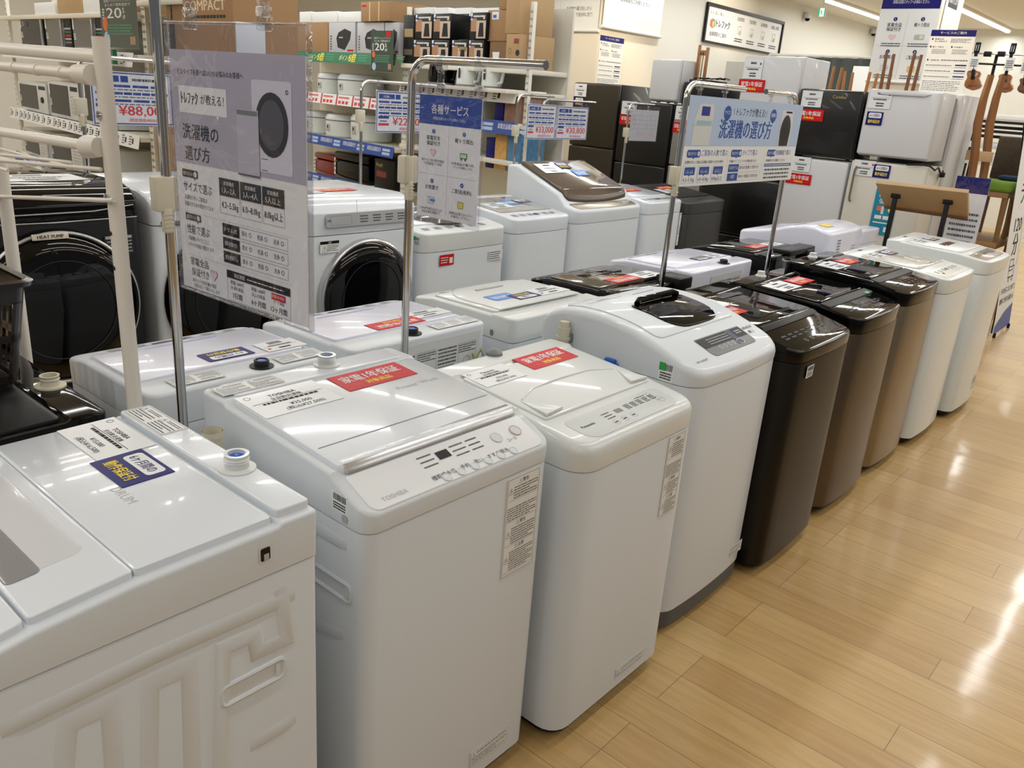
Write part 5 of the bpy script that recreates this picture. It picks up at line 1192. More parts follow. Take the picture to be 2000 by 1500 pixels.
for a, b, lab, zz, top, py in ((603, 634, 'white lidded rice cooker half hidden by the guide poster edge', zB[2], 138, 165), (633, 689, 'white rice cooker with a black seam, centre of its shelf', zB[2], 140, 165),
                       (575, 612, 'cream rice cooker behind the guide poster edge, lower white row', zB[1], 212, 240), (613, 659, 'rounded cream rice cooker with a ring button', zB[1], 218, 240), (660, 712, 'cream upright rice cooker behind a chrome stand', zB[1], 218, 240)):
    t0, t1 = T(B, a, py), T(B, b, py); R = (t1-t0)/2*.82; H = lev(B, (a+b)/2, top)-zz
    rice_cooker(lab, B, (t0+t1)/2, zz, R, max(.12, H*.96), WW, WH, d=R+.03)
for a, b, m, lab, k in ((606, 650, mat('dark_red', (120, 14, 22), .25, coat=.4), 'dark red cooker on the lowest shelf', 0), (645, 712, BG, 'wide glossy black cooker on the lowest shelf', 1)):
    t0, t1 = T(B, a, 320), T(B, b, 320); H = lev(B, (a+b)/2, 300)-zB[0]; r = thing('rice_cooker', lab, 'rice cooker', B.P((t0+t1)/2, .2, zB[0]), B.a)
    q = gbox(B, t0, t1, zB[0], zB[0]+H*.7, .04, .34, m, .03); q.build('body', r); q = gbox(B, t0, t1, zB[0]+H*.7, zB[0]+H, .04, .34, m, .03); q.build('lid', r)
    q = MB(); q.M = B.M(t0, .035, zB[0]); q.rect(.02, H*.15, .05, H*.75, PAP, 0); q.fine(.024, H*.2, .046, H*.7, 3, INK2, .0006, .5, 3); q.build('price_tag', r)
def art_blackgold(q, w, h): q.text('Royal', w*.1, h*.75, .05, mat('gold_ink', (180, 160, 90), .4), 0, bold=.03); q.rect(w*.1, h*.4, w*.6, h*.6, mat('dark_red', (120, 14, 22), .25), 0)
carton('carton', 'black carton with gold and red print on the lowest shelf', B, T(B, 723, 330), T(B, 762, 330), zB[0], lev(B, 742, 312), BK, .05, .35, art=art_blackgold)
def art_fryer(q, w, h):
    P = [(w*.35, h*.2), (w*.62, h*.12), (w*.82, h*.45), (w*.86, h*.7), (w*.62, h*.8), (w*.38, h*.68), (w*.3, h*.5)]; q.poly(P, DG, 0); q.rect(w*.4, h*.5, w*.55, h*.54, GR, .0005); q.rect(w*.72, h*.08, w*.95, h*.14, RED, 0); q.text('AIR FRYER', w*.08, h*.1, .03, INK2, 0) if False else q.fine(w*.06, h*.1, w*.12, h*.6, 6, INK2, 0, .6, 3)
GRB = mat('grey_carton', (186, 186, 190), .6)
z3 = zB[3]
for i, (a, b) in enumerate(((637, 688), (692, 744), (746, 774))):
    carton('fryer_carton', 'pale grey carton picturing a black air fryer, on the green-striped shelf', B, T(B, a, 75), T(B, b, 75), z3, lev(B, (a+b)/2, 43), GRB, .03, .4, art=art_fryer, group='grey fryer cartons in a row')
for i, (a, b) in enumerate(((572, 602), (604, 635))):
    carton('carton', 'brown upright cartons left of the grey fryer cartons', B, T(B, a, 75), T(B, b, 75), z3, lev(B, (a+b)/2, 42), CARD, .03, .4, group='brown upright cartons by the fryer cartons')
zt_ = lev(B, 700, 43)+.005
for i, (a, b) in enumerate(((580, 602), (604, 653), (655, 703))):
    carton('flat_carton', 'low white cartons stacked on top of the brown and grey ones', B, T(B, a, 32), T(B, b, 32), zt_, lev(B, (a+b)/2, 22), PAP, .03, .4, group='low white cartons on top')
def art_strap(q, w, h): q.rect(w*.3, 0, w*.33, h, mat('strap', (226, 200, 150), .5), 0); q.rect(w*.62, 0, w*.65, h, mat('strap', (226, 200, 150), .5), 0); q.rect(w*.04, h*.75, w*.2, h*.85, RED, 0)
carton('carton', 'brown carton tied with pale straps, on the shelf top', B, T(B, 705, 25), T(B, 761, 25), zt_, lev(B, 733, 3), CARD, .0, .4, art=art_strap)
# black kettle cartons
def art_kettle(q, w, h):
    q.rect(w*.06, h*.3, w*.4, h*.78, mat('photo_tan', (176, 130, 96), .5), 0); q.rect(w*.4, h*.04, w*.96, h*.70, mat('photo_pale', (200, 180, 164), .5), 0); q.poly([(w*.52, h*.1), (w*.86, h*.1), (w*.80, h*.62), (w*.58, h*.62)], BK if True else PAP, .0006)
    q.rect(w*.04, h*.72, w*.14, h*.98, PAP, .0006); q.rect(w*.04, h*.78, w*.14, h*.86, DBLU, .001); q.fine(w*.2, h*.82, w*.9, h*.9, 1, PAP, .0006, .8, 4); q.disc(w*.84, h*.8, w*.06, CR, .0008)
rows = [((806, 840), 30, 76), ((841, 876), 30, 76), ((804, 838), 77, 120), ((839, 874), 79, 120), ((913, 945), 46, 88), ((879, 911), 84, 126), ((912, 942), 88, 128)]
zk = zK[3]
hk = lev(B, 822, 78)-zk if False else .0
h1 = lev(B, 838, 76)-zk
for i, ((a, b), y0, y1) in enumerate(rows):
    top = y0 < 60; z0 = zk+(h1 if top else 0); hh = h1*.98
    carton('kettle_carton', 'black carton picturing an electric kettle, in the stacks above the real kettles', B, T(B, a, 75), T(B, b, 75), z0, z0+hh, BK, .02, .24, art=art_kettle, group='black kettle cartons')
for i, (a, b) in enumerate(((784, 805), (892, 911))):
    carton('kettle_carton', 'black carton with food photos on its narrow side, at the left of a kettle stack', B, T(B, a, 75), T(B, b, 75)-.004, zk, zk+h1*1.96 if i == 0 else zk+h1*1.0, BK, .02, .24, group='black cartons end on', art=lambda q, w, h: (q.rect(w*.1, h*.55, w*.9, h*.72, mat('photo_food', (160, 140, 96), .5), 0), q.rect(w*.1, h*.18, w*.9, h*.3, mat('photo_food2', (90, 80, 66), .5), 0)))
def art_mill(q, w, h): q.fine(w*.1, h*.78, w*.9, h*.92, 1, INK, 0, .7, 3); q.disc(w*.5, h*.58, w*.3, DG, 0, ry=h*.06); q.poly([(w*.25, h*.5), (w*.75, h*.5), (w*.7, h*.2), (w*.3, h*.2)], GR, 0)
for i, (a, b) in enumerate(((762, 800), (801, 828), (842, 872), (875, 932))):
    carton('white_carton', 'tall white appliance carton behind the black kettle cartons', B, T(B, a, 30), T(B, b, 30), zk+.002, lev(B, (a+b)/2, 8), PAP, .25, .48, art=art_mill, group='tall white cartons behind the kettle cartons')
for i, (a, b, y0, y1, m) in enumerate(((940, 964, 15, 75, CARDD), (950, 992, 22, 76, CARD), (966, 1012, -20, 65, CARD2))):
    pass
zc0 = zK[3]+.0
def art_fan(q, w, h): q.text('CART', w*.5, h*.75, .06, PRED, 0, bold=.05) if False else q.rect(w*.55, h*.72, w*.9, h*.86, mat('maroon', (140, 50, 50), .5), 0); q.ring(w*.3, h*.5, w*.13, .004, CARDD, 0); q.disc(w*.85, h*.45, w*.14, DG, 0); q.fine(w*.1, h*.1, w*.8, h*.2, 1, DG, 0, .6, 2)
c1 = carton('carton', 'dim brown carton at left of the tall carton pile', B, T(B, 946, 110), T(B, 986, 110), zc0, lev(B, 966, 80), CARDD, .05, .4, art=lambda q, w, h: q.poly([(w*.2, h*.2), (w*.45, h*.2), (w*.5, h*.6), (w*.15, h*.6)], PAP, 0))
z_t = lev(B, 966, 80)+.003
carton('carton', 'brown carton with a blue and white label, second up in the pile', B, T(B, 942, 50), T(B, 986, 50), z_t, lev(B, 966, 18), CARD, .05, .4, art=lambda q, w, h: (q.rect(w*.2, h*.7, w*.5, h*.95, PAP, 0), q.rect(w*.25, h*.75, w*.4, h*.85, DBLU, .0006)))
carton('carton', 'brown fan carton with maroon print beside the pillar', B, T(B, 988, 100), T(B, 1015, 100), zc0, lev(B, 1000, 66), CARD2, .0, .35, art=art_fan)
z_t = lev(B, 1000, 66)+.003
carton('carton', 'tall pale brown carton standing on the fan carton', B, T(B, 988, 30), T(B, 1014, 30), z_t, lev(B, 1000, -10), CARD2, .0, .35)
z_t = lev(B, 966, 18)+.003
carton('carton', 'brown carton on top of the pile, cut by the picture top', B, T(B, 965, 8), T(B, 986, 8), z_t, lev(B, 975, -15), CARD, .05, .4)
# kettles
def kettle(label, a, b, ytop, m, handle_r=True, py=140):
    t0, t1 = T(B, a, py), T(B, b, py); z = zK[2]+.0; z = KS; H = lev(B, (a+b)/2, ytop)-z; w = t1-t0; R = w*.36; t = t0+R
    r = thing('electric_kettle', label, 'kettle', B.P(t, .02, z), B.a)
    lathe_on(B, t, .06, [(R*.95, 0), (R, .02), (R*.97, H*.5), (R*.82, H*.92), (R*.7, H), (.001, H)], m, z).build('body', r)
    lathe_on(B, t, .06, [(R*1.02, 0), (R*1.02, .014), (R*.9, .016)], MG, z-.0).build('power_base', r)
    q = MB(); pts = [B.P(t+R*.7, .06, z+H*.92), B.P(t+R*1.5, .06, z+H*.88), B.P(t+R*1.7, .06, z+H*.6), B.P(t+R*1.5, .06, z+H*.25), B.P(t+R*.9, .06, z+H*.18)]; q.tube(pts, .013, m, 10); q.build('handle', r)
    q = MB(); q.M = B.M(t+R*.1, .06-R-.002, z); q.rrect(-.012, H*.3, .012, H*.7, .008, DG, 0); q.build('water_gauge', r)
    lathe_on(B, t, .06, [(R*.55, H), (R*.5, H+.012), (.001, H+.014)], m, z).build('lid', r)
KS = lev(B, 900, 168)
kettle('black electric kettle in front of the black cartons', 836, 880, 112, BG)
kettle('white electric kettle, left of the two white ones', 889, 928, 118, WW)
kettle('white electric kettle with grey print, right of the two white ones', 937, 973, 120, WW)
q = gbox(B, tc+.06, td-.02, KS-.03, KS, -.12, .3, WS, .004); tag(q.build('display_ledge'), 'cream ledge carrying the electric kettles in front of the shelving', 'shelf')
# lower right things on the kettle shelving
for i, (a, b, y0, m, lab) in enumerate(((905, 925, 185, CR, 'cream slatted heater carton'), (957, 974, 180, NAVY, 'dark blue carton with bright print'), (976, 1006, 186, mat('photo_multi', (150, 110, 90), .5, var=.5, vscale=30), 'carton with a colourful food photo'))):
    carton('carton', lab+' under the kettle ledge', B, T(B, a, 210), T(B, b, 210), zK[1]+.0, lev(B, (a+b)/2, y0), m, .05, .3)
for i, (a, b, y0, m, lab) in enumerate(((940, 956, 268, NAVY, 'navy narrow carton'), (957, 980, 262, mat('photo_orange', (206, 160, 90), .5, var=.4, vscale=25), 'carton with an orange jug photo'), (981, 1008, 262, mat('photo_blue', (80, 130, 170), .5, var=.5, vscale=25), 'light blue carton with a bottle photo'))):
    carton('carton', lab+' low on the shelving by the pillar', B, T(B, a, 290), T(B, b, 290), zK[0]-.08, lev(B, (a+b)/2, y0), m, .05, .3)
# green 20% cards
def green_card(label, U, a, b, y0, y1, d, py):
    t0, t1 = U.hit(a, (y0+y1)/2, d)[0], U.hit(b, (y0+y1)/2, d)[0]; z1 = U.hit((a+b)/2, y0, d)[1]; z0 = U.hit((a+b)/2, y1, d)[1]; w, h = t1-t0, z1-z0
    r = thing('hanging_card', label, 'promotion card', U.P((t0+t1)/2, d, z0), U.a)
    q = MB(); q.M = U.M(t0, d, z0); q.box(0, w, 0, h, -.002, 0, DGRN); e = .0008; c = PAP
    q.text('20', w*.18, h*.52, h*.26, c, e, width=w*.42, bold=.03); q.text('%', w*.63, h*.60, h*.14, c, e, bold=.02); q.text('UP', w*.63, h*.50, h*.10, c, e, bold=.03); q.text('買取', w*.06, h*.62, h*.06, c, e) if False else q.fine(w*.06, h*.5, w*.12, h*.7, 4, c, e, .6, 3)
    q.text('店頭アウトレットブランド', w*.5, h*.80, h*.055, c, e, width=w*.75, align='c'); q.text('まとめて買取査定で', w*.5, h*.73, h*.055, c, e, width=w*.7, align='c')
    q.rect(w*.68, h*.86, w*.88, h*.98, RED, e); q.disc(w*.12, h*.42, w*.07, ORG, e); q.fine(w*.15, h*.22, w*.85, h*.42, 4, mat('mid_green', (70, 150, 110), .5), e, .5, 7)
    q.disc(w*.14, h*.12, w*.09, PBLU, e); q.rect(w*.78, h*.06, w*.92, h*.2, mat('tan', (170, 140, 110), .5), e); q.build('printed_card', r)
    q = MB(); q.M = U.M(t0, d, z0); q.frame(-.006, -.006, w+.006, h+.006, .006, CLR, .001); q.build('clear_frame', r)
green_card('dark green 20% UP card hanging by the microwaves', A, 197, 268, -20, 93, -.25, 50)
green_card('smaller dark green 20% UP card hanging by the rice cookers', B, 725, 768, 60, 140, -.06, 100)
q = MB(); q.M = A.M(T(A, 232, 105), -.1, lev(A, 232, 112)); q.box(-.16, .16, -.05, .05, -.03, 0, GRN); q.build('shelf_sign', rA)

# ------------------------------------------------------------------ pillar posters
t = thing('roll_banner', 'wide white service banner on the left face of the pillar', 'banner', (-6.07, PY0, 2.4))
zb0 = onY(1090, 59, PY0-.02).z
q = MB(); q.M = FR((PX0+.01, PY0-.02, zb0), (1, 0, 0), (0, 0, 1)); w_ = PX1-PX0-.02; q.box(0, w_, 0, CEIL-zb0-.12, -.002, .0, PAP)
k = w_/1.0
q.text('Webでお申込みフォームに', .25*w_, .20, .045, INK, .001, width=w_*.34, align='c'); q.text('必要事項を入力するだけ!', .25*w_, .14, .045, INK, .001, width=w_*.34, align='c')
q.text('お品物の運び出しから', .74*w_, .20, .045, INK, .001, width=w_*.32, align='c'); q.text('お支払いまで当日中に完了!', .74*w_, .14, .045, INK, .001, width=w_*.36, align='c')
q.rect(w_/2-.001, .1, w_/2+.001, .75, GR, .001); q.frame(.18*w_, .32, .33*w_, .48, .006, INK2, .001); q.rect(.30*w_, .29, .34*w_, .4, mat('soft_yellow', (226, 206, 90), .4), .0015); q.rect(.64*w_, .30, .80*w_, .48, mat('pale_yellow', (240, 226, 160), .5), .001); q.frame(.64*w_, .30, .80*w_, .48, .004, INK2, .0015); q.rect(.74*w_, .31, .77*w_, .36, BK, .002); q.disc(.755*w_, .39, .014, BK, .002)
q.build('cloth', t); q = MB(); q.tube([(PX0-.01, PY0-.02, zb0), (PX1+.01, PY0-.02, zb0)], .016, PAP, 12); q.build('bottom_bar', t)
t = thing('roll_banner', 'white banner on the spotlit right face of the pillar', 'banner', (PX1, 8.2, 2.4))
zb1 = onX(1228, 61, PX1+.02).z
q = MB(); q.M = FR((PX1+.02, PY0+.02, zb1), (0, 1, 0), (0, 0, 1)); w_ = PY1-PY0-.04; q.box(0, w_, 0, CEIL-zb1-.12, -.002, 0, PAP); q.text('お引越しまとめて、お片付けに！', .5*w_, .36, .05, INK2, .001, width=w_*.6, align='c'); q.text('出張買取もご利用ください', .5*w_, .28, .05, INK2, .001, width=w_*.5, align='c')
q.build('cloth', t); q = MB(); q.tube([(PX1+.02, PY0+.0, zb1), (PX1+.02, PY1, zb1)], .016, PAP, 12); q.build('bottom_bar', t)
def service_sheet(q, w, h, m=NAVY, head=.1, e=.001):
    q.rect(0, h*(1-head), w, h, m, e); q.text('サービスのご案内', w/2, h*(1-head*.62), h*head*.45, PAP, e*2, width=w*.58, align='c')
    q.rect(w*.05, h*.84, w*.08, h*.87, INK, e); q.text('家電全品', w*.12, h*.845, h*.028, INK, e, width=w*.2); q.text('安心保証付き', w*.12, h*.81, h*.028, INK, e, width=w*.28); q.fine(w*.48, h*.80, w*.92, h*.87, 4, INK2, e, .4, 3)
    q.rect(w*.04, h*.72, w*.07, h*.75, INK, e); q.text('軽トラ貸出', w*.1, h*.722, h*.026, INK, e, width=w*.25); q.fine(w*.1, h*.62, w*.42, h*.70, 4, INK2, e, .35, 4)
    q.rect(w*.52, h*.72, w*.55, h*.75, INK, e); q.text('お取置き', w*.58, h*.722, h*.026, INK, e, width=w*.2); q.fine(w*.56, h*.62, w*.9, h*.70, 4, INK2, e, .35, 5)
    q.rect(w*.04, h*.51, w*.07, h*.54, INK, e); q.text('ご配送料金', w*.1, h*.512, h*.026, INK, e, width=w*.22); q.fine(w*.36, h*.51, w*.95, h*.54, 1, INK2, e, .5, 6)
    for i in range(3): y = h*(.44-.09*i); q.fine(w*.04, y-.01*h, w*.62, y+.012*h, 1, INK2, e, .5, i); q.rect(w*.70, y, w*.95, y+.02*h, m, e); q.fine(w*.70, y-.035*h, w*.95, y-.015*h, 1, INK2, e, .4, i+3); q.rect(w*.04, y-.03*h, w*.9, y-.028*h, GR, e)
    q.fine(w*.04, h*.03, w*.9, h*.2, 6, INK2, e, .3, 9)
a, b = onX(1172, 68, PX1), onX(1219, 70, PX1); c = onX(1190, 165, PX1)
q = MB(); q.M = FR((PX1+.006, a.y, c.z-.05), (0, 1, 0), (0, 0, 1)); q.box(0, b.y-a.y, 0, a.z-c.z+.05, -.004, 0, PAP); service_sheet(q, b.y-a.y, a.z-c.z+.05); tag(q.build('service_sheet'), 'tall printed service sheet with a purple heading, taped to the pillar', 'poster')
a, b, c = onY(1064, 97, PY0), onY(1112, 99, PY0), onY(1058, 186, PY0)
w_, h_ = b.x-a.x, a.z-c.z
t = thing('framed_notice', 'framed notice with a small truck drawing on the left face of the pillar', 'notice', (a.x+w_/2, PY0, c.z))
q = MB(); q.M = FR((a.x, PY0-.012, c.z), (1, 0, 0), (0, 0, 1)); q.box(0, w_, 0, h_, -.008, 0, PAP); e = .001
q.text('軽トラ120分', w_/2, h_*.80, .07, INK, e, width=w_*.74, align='c', bold=.02); q.text('無料貸出', w_/2, h_*.68, .07, INK, e, width=w_*.55, align='c', bold=.02)
q.rect(w_*.38, h_*.52, w_*.66, h_*.62, MG, e); q.rect(w_*.50, h_*.55, w_*.64, h_*.61, mat('teal_pale', (140, 190, 180), .5), .0015); q.rect(w_*.39, h_*.53, w_*.48, h_*.60, PAP, .0015); q.disc(w_*.43, h_*.515, .012, PRED, .002); q.disc(w_*.60, h_*.515, .012, PRED, .002)
q.text('その日にまとめて!', w_/2, h_*.42, .045, INK, e, width=w_*.68, align='c'); q.text('無料で持ち帰れる', w_/2, h_*.34, .045, INK, e, width=w_*.62, align='c'); q.fine(w_*.1, h_*.2, w_*.9, h_*.26, 2, PRED, e, .4, 3); q.fine(w_*.12, h_*.06, w_*.85, h_*.14, 2, GR, e, .5, 4)
q.build('printed_sheet', t); q = MB(); q.M = FR((a.x, PY0-.010, c.z), (1, 0, 0), (0, 0, 1)); q.frame(-.012, -.012, w_+.012, h_+.012, .016, mat('frame_purple', (110, 100, 140), .3, metal=.4), .004); q.box(0, w_, -.012, 0, -.006, .006, MG); q.build('frame', t)
# ------------------------------------------------------------------ refrigerators at the far end (fronts face the camera end)
def fridge(label, x0, x1, y0, dep, z0, z1, splits, m, name='refrigerator', sm=None, handle=None, r=.015, gap=.006):
    t = thing(name, label, 'refrigerator', ((x0+x1)/2, y0+dep/2, z0)); sm = sm or m
    q = MB(); q.box(x0, x1, y0+.05, y0+dep, z0+(.03 if z0 < .01 else .008), z1, sm, .01); q.build('cabinet', t)
    zs = [z0+.05 if z0 < .01 else z0+.015]+list(splits)+[z1-.002]
    for a, b in zip(zs, zs[1:]):
        q = MB(); q.box(x0, x1, y0, y0+.045, a+gap/2, b-gap/2, m, r, 3); d = q.build('door', t)
        if handle: q = MB(); q.tube([(x0+.05, y0-.002, b-.32), (x0+.05, y0-.03, b-.30), (x0+.05, y0-.03, b-.07), (x0+.05, y0-.002, b-.05)], .009, handle, 8); q.build('handle', d)
    for sx in (x0+.06, x1-.06):
        for yy in (y0+.1, y0+dep-.06): q = MB(); q.cyl((sx, yy, z0), .018, .032 if z0 < .01 else .01, BK, n=12); q.build('foot', t)
    return t
def stick_card(t, x, y, z, w=.16, h=.115, seed=3, mark=None): return small_card(t, Matrix(LOC[t].inverted()) @ FR((x, y, z), (1, 0, 0), (0, 0, 1)), w, h, seed, mark)
def stick_red(t, x, y, z, w=.2, h=.08): return red_sticker(t, Matrix(LOC[t].inverted()) @ FR((x, y, z), (1, 0, 0), (0, 0, 1)), w, h)
def stick_navy(t, x, y, z, w=.15, h=.085): return navy_sticker(t, Matrix(LOC[t].inverted()) @ FR((x, y, z), (1, 0, 0), (0, 0, 1)), w, h)
FB = mat('fridge_bronze', (64, 58, 48), .3, metal=.6, coat=.3); FK = mat('fridge_black', (12, 12, 13), .3, coat=.2); FW = mat('fridge_white', (208, 209, 212), .35, coat=.2); FC = mat('fridge_cream', (212, 210, 200), .4)
FG = mat('fridge_grey', (150, 150, 148), .35, metal=.5)
t = fridge('tall dark bronze two-door fridge in front of the pillar', -5.33, -4.78, 7.0, .6, 0, 1.84, [1.235], FB, sm=FK)
stick_card(t, -5.24, 6.995, 1.765, .15, .12); stick_navy(t, -5.245, 6.995, 1.655, .12, .085)
t = fridge('black fridge with a red sticker, right of the dark bronze one', -4.75, -4.17, 7.0, .62, 0, 1.70, [1.13], FK); stick_card(t, -4.64, 6.995, 1.635, .17, .12, 6, BRNF); stick_red(t, -4.63, 6.995, 1.525, .21, .09)
t = fridge('compact white mini fridge with rounded door, on top of the black fridge', -4.46, -4.15, 7.02, .34, 1.703, 2.085, [], FW, r=.035)
t = fridge('grey fridge mostly hidden by the left edge of the blue guide board', -4.14, -3.78, 7.0, .6, 0, 1.69, [1.16], FG); stick_card(t, -4.06, 6.995, 1.63, .13, .12, 9, CARDD); stick_red(t, -4.06, 6.995, 1.50, .15, .09)
t = fridge('black fridge under and behind the blue guide board', -3.76, -3.0, 7.0, .6, 0, 1.13, [.62], FK)
t = fridge('white upper fridge with red sticker, above the blue guide board', -3.52, -3.0, 7.0, .58, 1.133, 2.14, [1.62], FW); stick_card(t, -3.43, 6.995, 2.03, .17, .16, 12, GRN); stick_red(t, -3.42, 6.995, 1.895, .24, .10)
t = fridge('black mini fridge with a red sticker, stacked on a white fridge', -2.985, -2.46, 7.0, .45, 1.365, 1.90, [], FK); stick_card(t, -2.87, 6.995, 1.82, .17, .125, 15); stick_red(t, -2.87, 6.995, 1.695, .245, .09)
q = MB(); q.M = FR((-2.70, 6.994, 1.835), (1, 0, 0), (0, 0, 1)); q.text('Comfee\'', 0, 0, .035, mat('gold_ink', (180, 160, 90), .4), 0, bold=.01); q.build('door_lettering', t)
t = fridge('white fridge with a red sticker, under the black mini fridge', -2.985, -2.47, 7.0, .52, 0, 1.355, [.55], FW); stick_card(t, -2.86, 6.995, 1.30, .16, .12, 18); stick_red(t, -2.86, 6.995, 1.18, .22, .085)
t = fridge('white mini fridge with a navy sticker, stacked on a cream fridge', -2.43, -1.89, 7.0, .42, 1.412, 1.925, [], FW); stick_card(t, -2.325, 6.995, 1.85, .17, .14, 21, GRN); stick_navy(t, -2.34, 6.995, 1.705, .125, .10)
q = MB(); q.prism([(-2.36, 1.905), (-1.96, 1.905), (-2.0, 1.885), (-2.32, 1.885)], 6.985, 7.0, SV if False else FW, 'y', .004); q.build('top_grip', t)
t = fridge('cream fridge with a teal poster and a long steel handle', -2.45, -1.87, 7.0, .43, 0, 1.38, [.45], FC, handle=ST); stick_card(t, -2.34, 6.995, 1.325, .17, .12, 24, RED); stick_navy(t, -2.20, 6.995, 1.315, .13, .10)
q = MB(); p0 = onY(1694, 455, 6.99); p1 = onY(1757, 372, 6.99); w_, h_ = p1.x-p0.x, p1.z-p0.z; q.M = FR((p0.x, 6.993, p0.z), (1, 0, 0), (0, 0, 1)); q.box(0, w_, 0, h_, -.003, 0, TEAL); e = .001
q.text('出張', w_*.18, h_*.82, .045, PAP, e, bold=.01); q.text('強化', w_*.22, h_*.68, .045, PAP, e, bold=.01); q.rect(w_*.18, h_*.52, w_*.38, h_*.62, ORG, e); q.rect(w_*.38, h_*.45, w_*.5, h_*.62, mat('pale_panel', (200, 216, 224), .5), e+.0004); q.disc(w_*.8, h_*.56, w_*.12, YEL, e); q.rect(w_*.15, h_*.34, w_*.46, h_*.42, PAP, e); q.rect(w_*.52, h_*.34, w_*.85, h_*.42, PAP, e); q.rect(w_*.12, h_*.25, w_*.9, h_*.275, PAP, e); q.rect(w_*.66, h_*.07, w_*.88, h_*.18, PAP, e); q.build('teal_poster', t)
t = fridge('tall white fridge seen from the side, behind the white mini fridge', -2.42, -1.868, 7.5, .58, 0, 1.935, [1.2], FW)
q = MB(); q.box(-2.38, -1.90, 7.44, 7.498, .1, 1.90, MG, .004); q.build('rear_grille', t)
q = MB(); pts = [(-2.02, 6.99, 1.385), (-1.95, 6.985, 1.395), (-1.90, 6.97, 1.40), (-1.86, 7.02, 1.39), (-1.84, 7.1, 1.36), (-1.845, 7.2, 1.38), (-1.84, 7.28, 1.33), (-1.842, 7.35, 1.35)]
q.tube(pts, .007, BK, 8); q.box(-1.86, -1.83, 7.33, 7.39, 1.30, 1.34, BK, .006); tag(q.build('power_cord'), 'coiled black power cord hanging between the stacked white fridges', 'power cord')
# things on top of the fridges
t = thing('printer', 'black boxy appliance with cables on top of the fridges', 'printer', (-3.9, 7.25, 1.695))
q = MB(); q.box(-4.12, -3.66, 7.05, 7.42, 1.693, 1.90, BK, .02); q.build('case', t)
q = MB(); q.box(-4.08, -3.85, 7.08, 7.38, 1.90, 1.925, DG, .006); q.build('lid', t)
R = random.Random(4)
q = MB()
for k in range(5): x = -4.05+.06*k; q.tube([(x, 7.1, 1.932), (x+.06, 7.16, 1.940+.01*R.random()), (x+.12, 7.1+.05*R.random(), 1.936), (x+.05, 7.2, 1.938)], .005, BK, 6)
q.build('cable', t)
t = thing('plate_rack', 'small light wooden rack standing among the cables on the black appliance', 'rack', (-4.0, 7.3, 1.925))
a = onY(1359, 135, 7.3); b = onY(1378, 88, 7.3)
for i, (x_, y_, w_) in enumerate(((a.x, 7.3, .02), (a.x+.085, 7.3, .022))): q = MB(); q.box(x_, x_+w_, y_-.01, y_+.02, 1.928, b.z-.02+.02*(i == 0), WDO, .003); q.build('post', t)
for x_ in (a.x+.03, a.x+.055): q = MB(); q.box(x_, x_+.013, 7.29, 7.30, 1.945, b.z-.06, WD, .002); q.build('slat', t)
q = MB(); q.box(a.x+.015, a.x+.09, 7.29, 7.31, b.z-.09, b.z-.045, WDO, .002); q.build('rail', t)
q = MB(); a = onY(1408, 190, 7.75); b = onY(1455, 120, 7.75); q.box(a.x, b.x, 7.75, 8.1, 0, b.z, FC, .01); tag(q.build('cupboard'), 'cream cupboard side showing between the black appliance and the white fridge', 'cupboard')
# service sheet on the far fridge
a = onY(1795, 172, 7.7); b = onY(1880, 178, 7.7); c = onY(1812, 58, 7.7)
q = MB(); w_ = b.x-a.x; h_ = c.z-1.94; q.M = FR((a.x+.0, 7.7, 1.94), (1, 0, 0), (0, 0, 1)); q.box(0, w_, 0, h_, -.004, 0, PAP); service_sheet(q, w_, h_); tag(q.build('service_sheet'), 'printed service sheet with a navy heading, standing on the far white fridge', 'poster')
# second pillar with banner
a = onY(1698, 158, 8.6); b = onY(1796, 165, 8.6); b2 = onY(1836, 10, 8.6)
SX0, SX1 = a.x-.03, b2.x+.02
q = MB(); q.box(SX0, SX1, 8.6, 9.25, 0, CEIL, BEI, .006); struct(q, 'wall_pillar')
t = thing('roll_banner', 'warm-lit four-panel service banner with a navy top, hanging above the mini fridges', 'banner', ((SX0+SX1)/2, 8.58, a.z))
w_ = SX1-SX0-.02; h_ = CEIL-.05-a.z; q = MB(); q.M = FR((SX0+.01, 8.585, a.z), (1, 0, 0), (0, 0, 1)); q.box(0, w_, 0, h_, -.003, 0, PAP); e = .001
zt = onY(1775, 17, 8.585).z-a.z; q.rect(0, zt, w_, h_, NAVY, e); q.text('各種サービス', w_/2, zt+.16, .08, PAP, e*2, align='c', width=w_*.6); q.text('詳細は店頭スタッフへお尋ねください。', w_/2, zt+.045, .035, PAP, e*2, width=w_*.62, align='c')
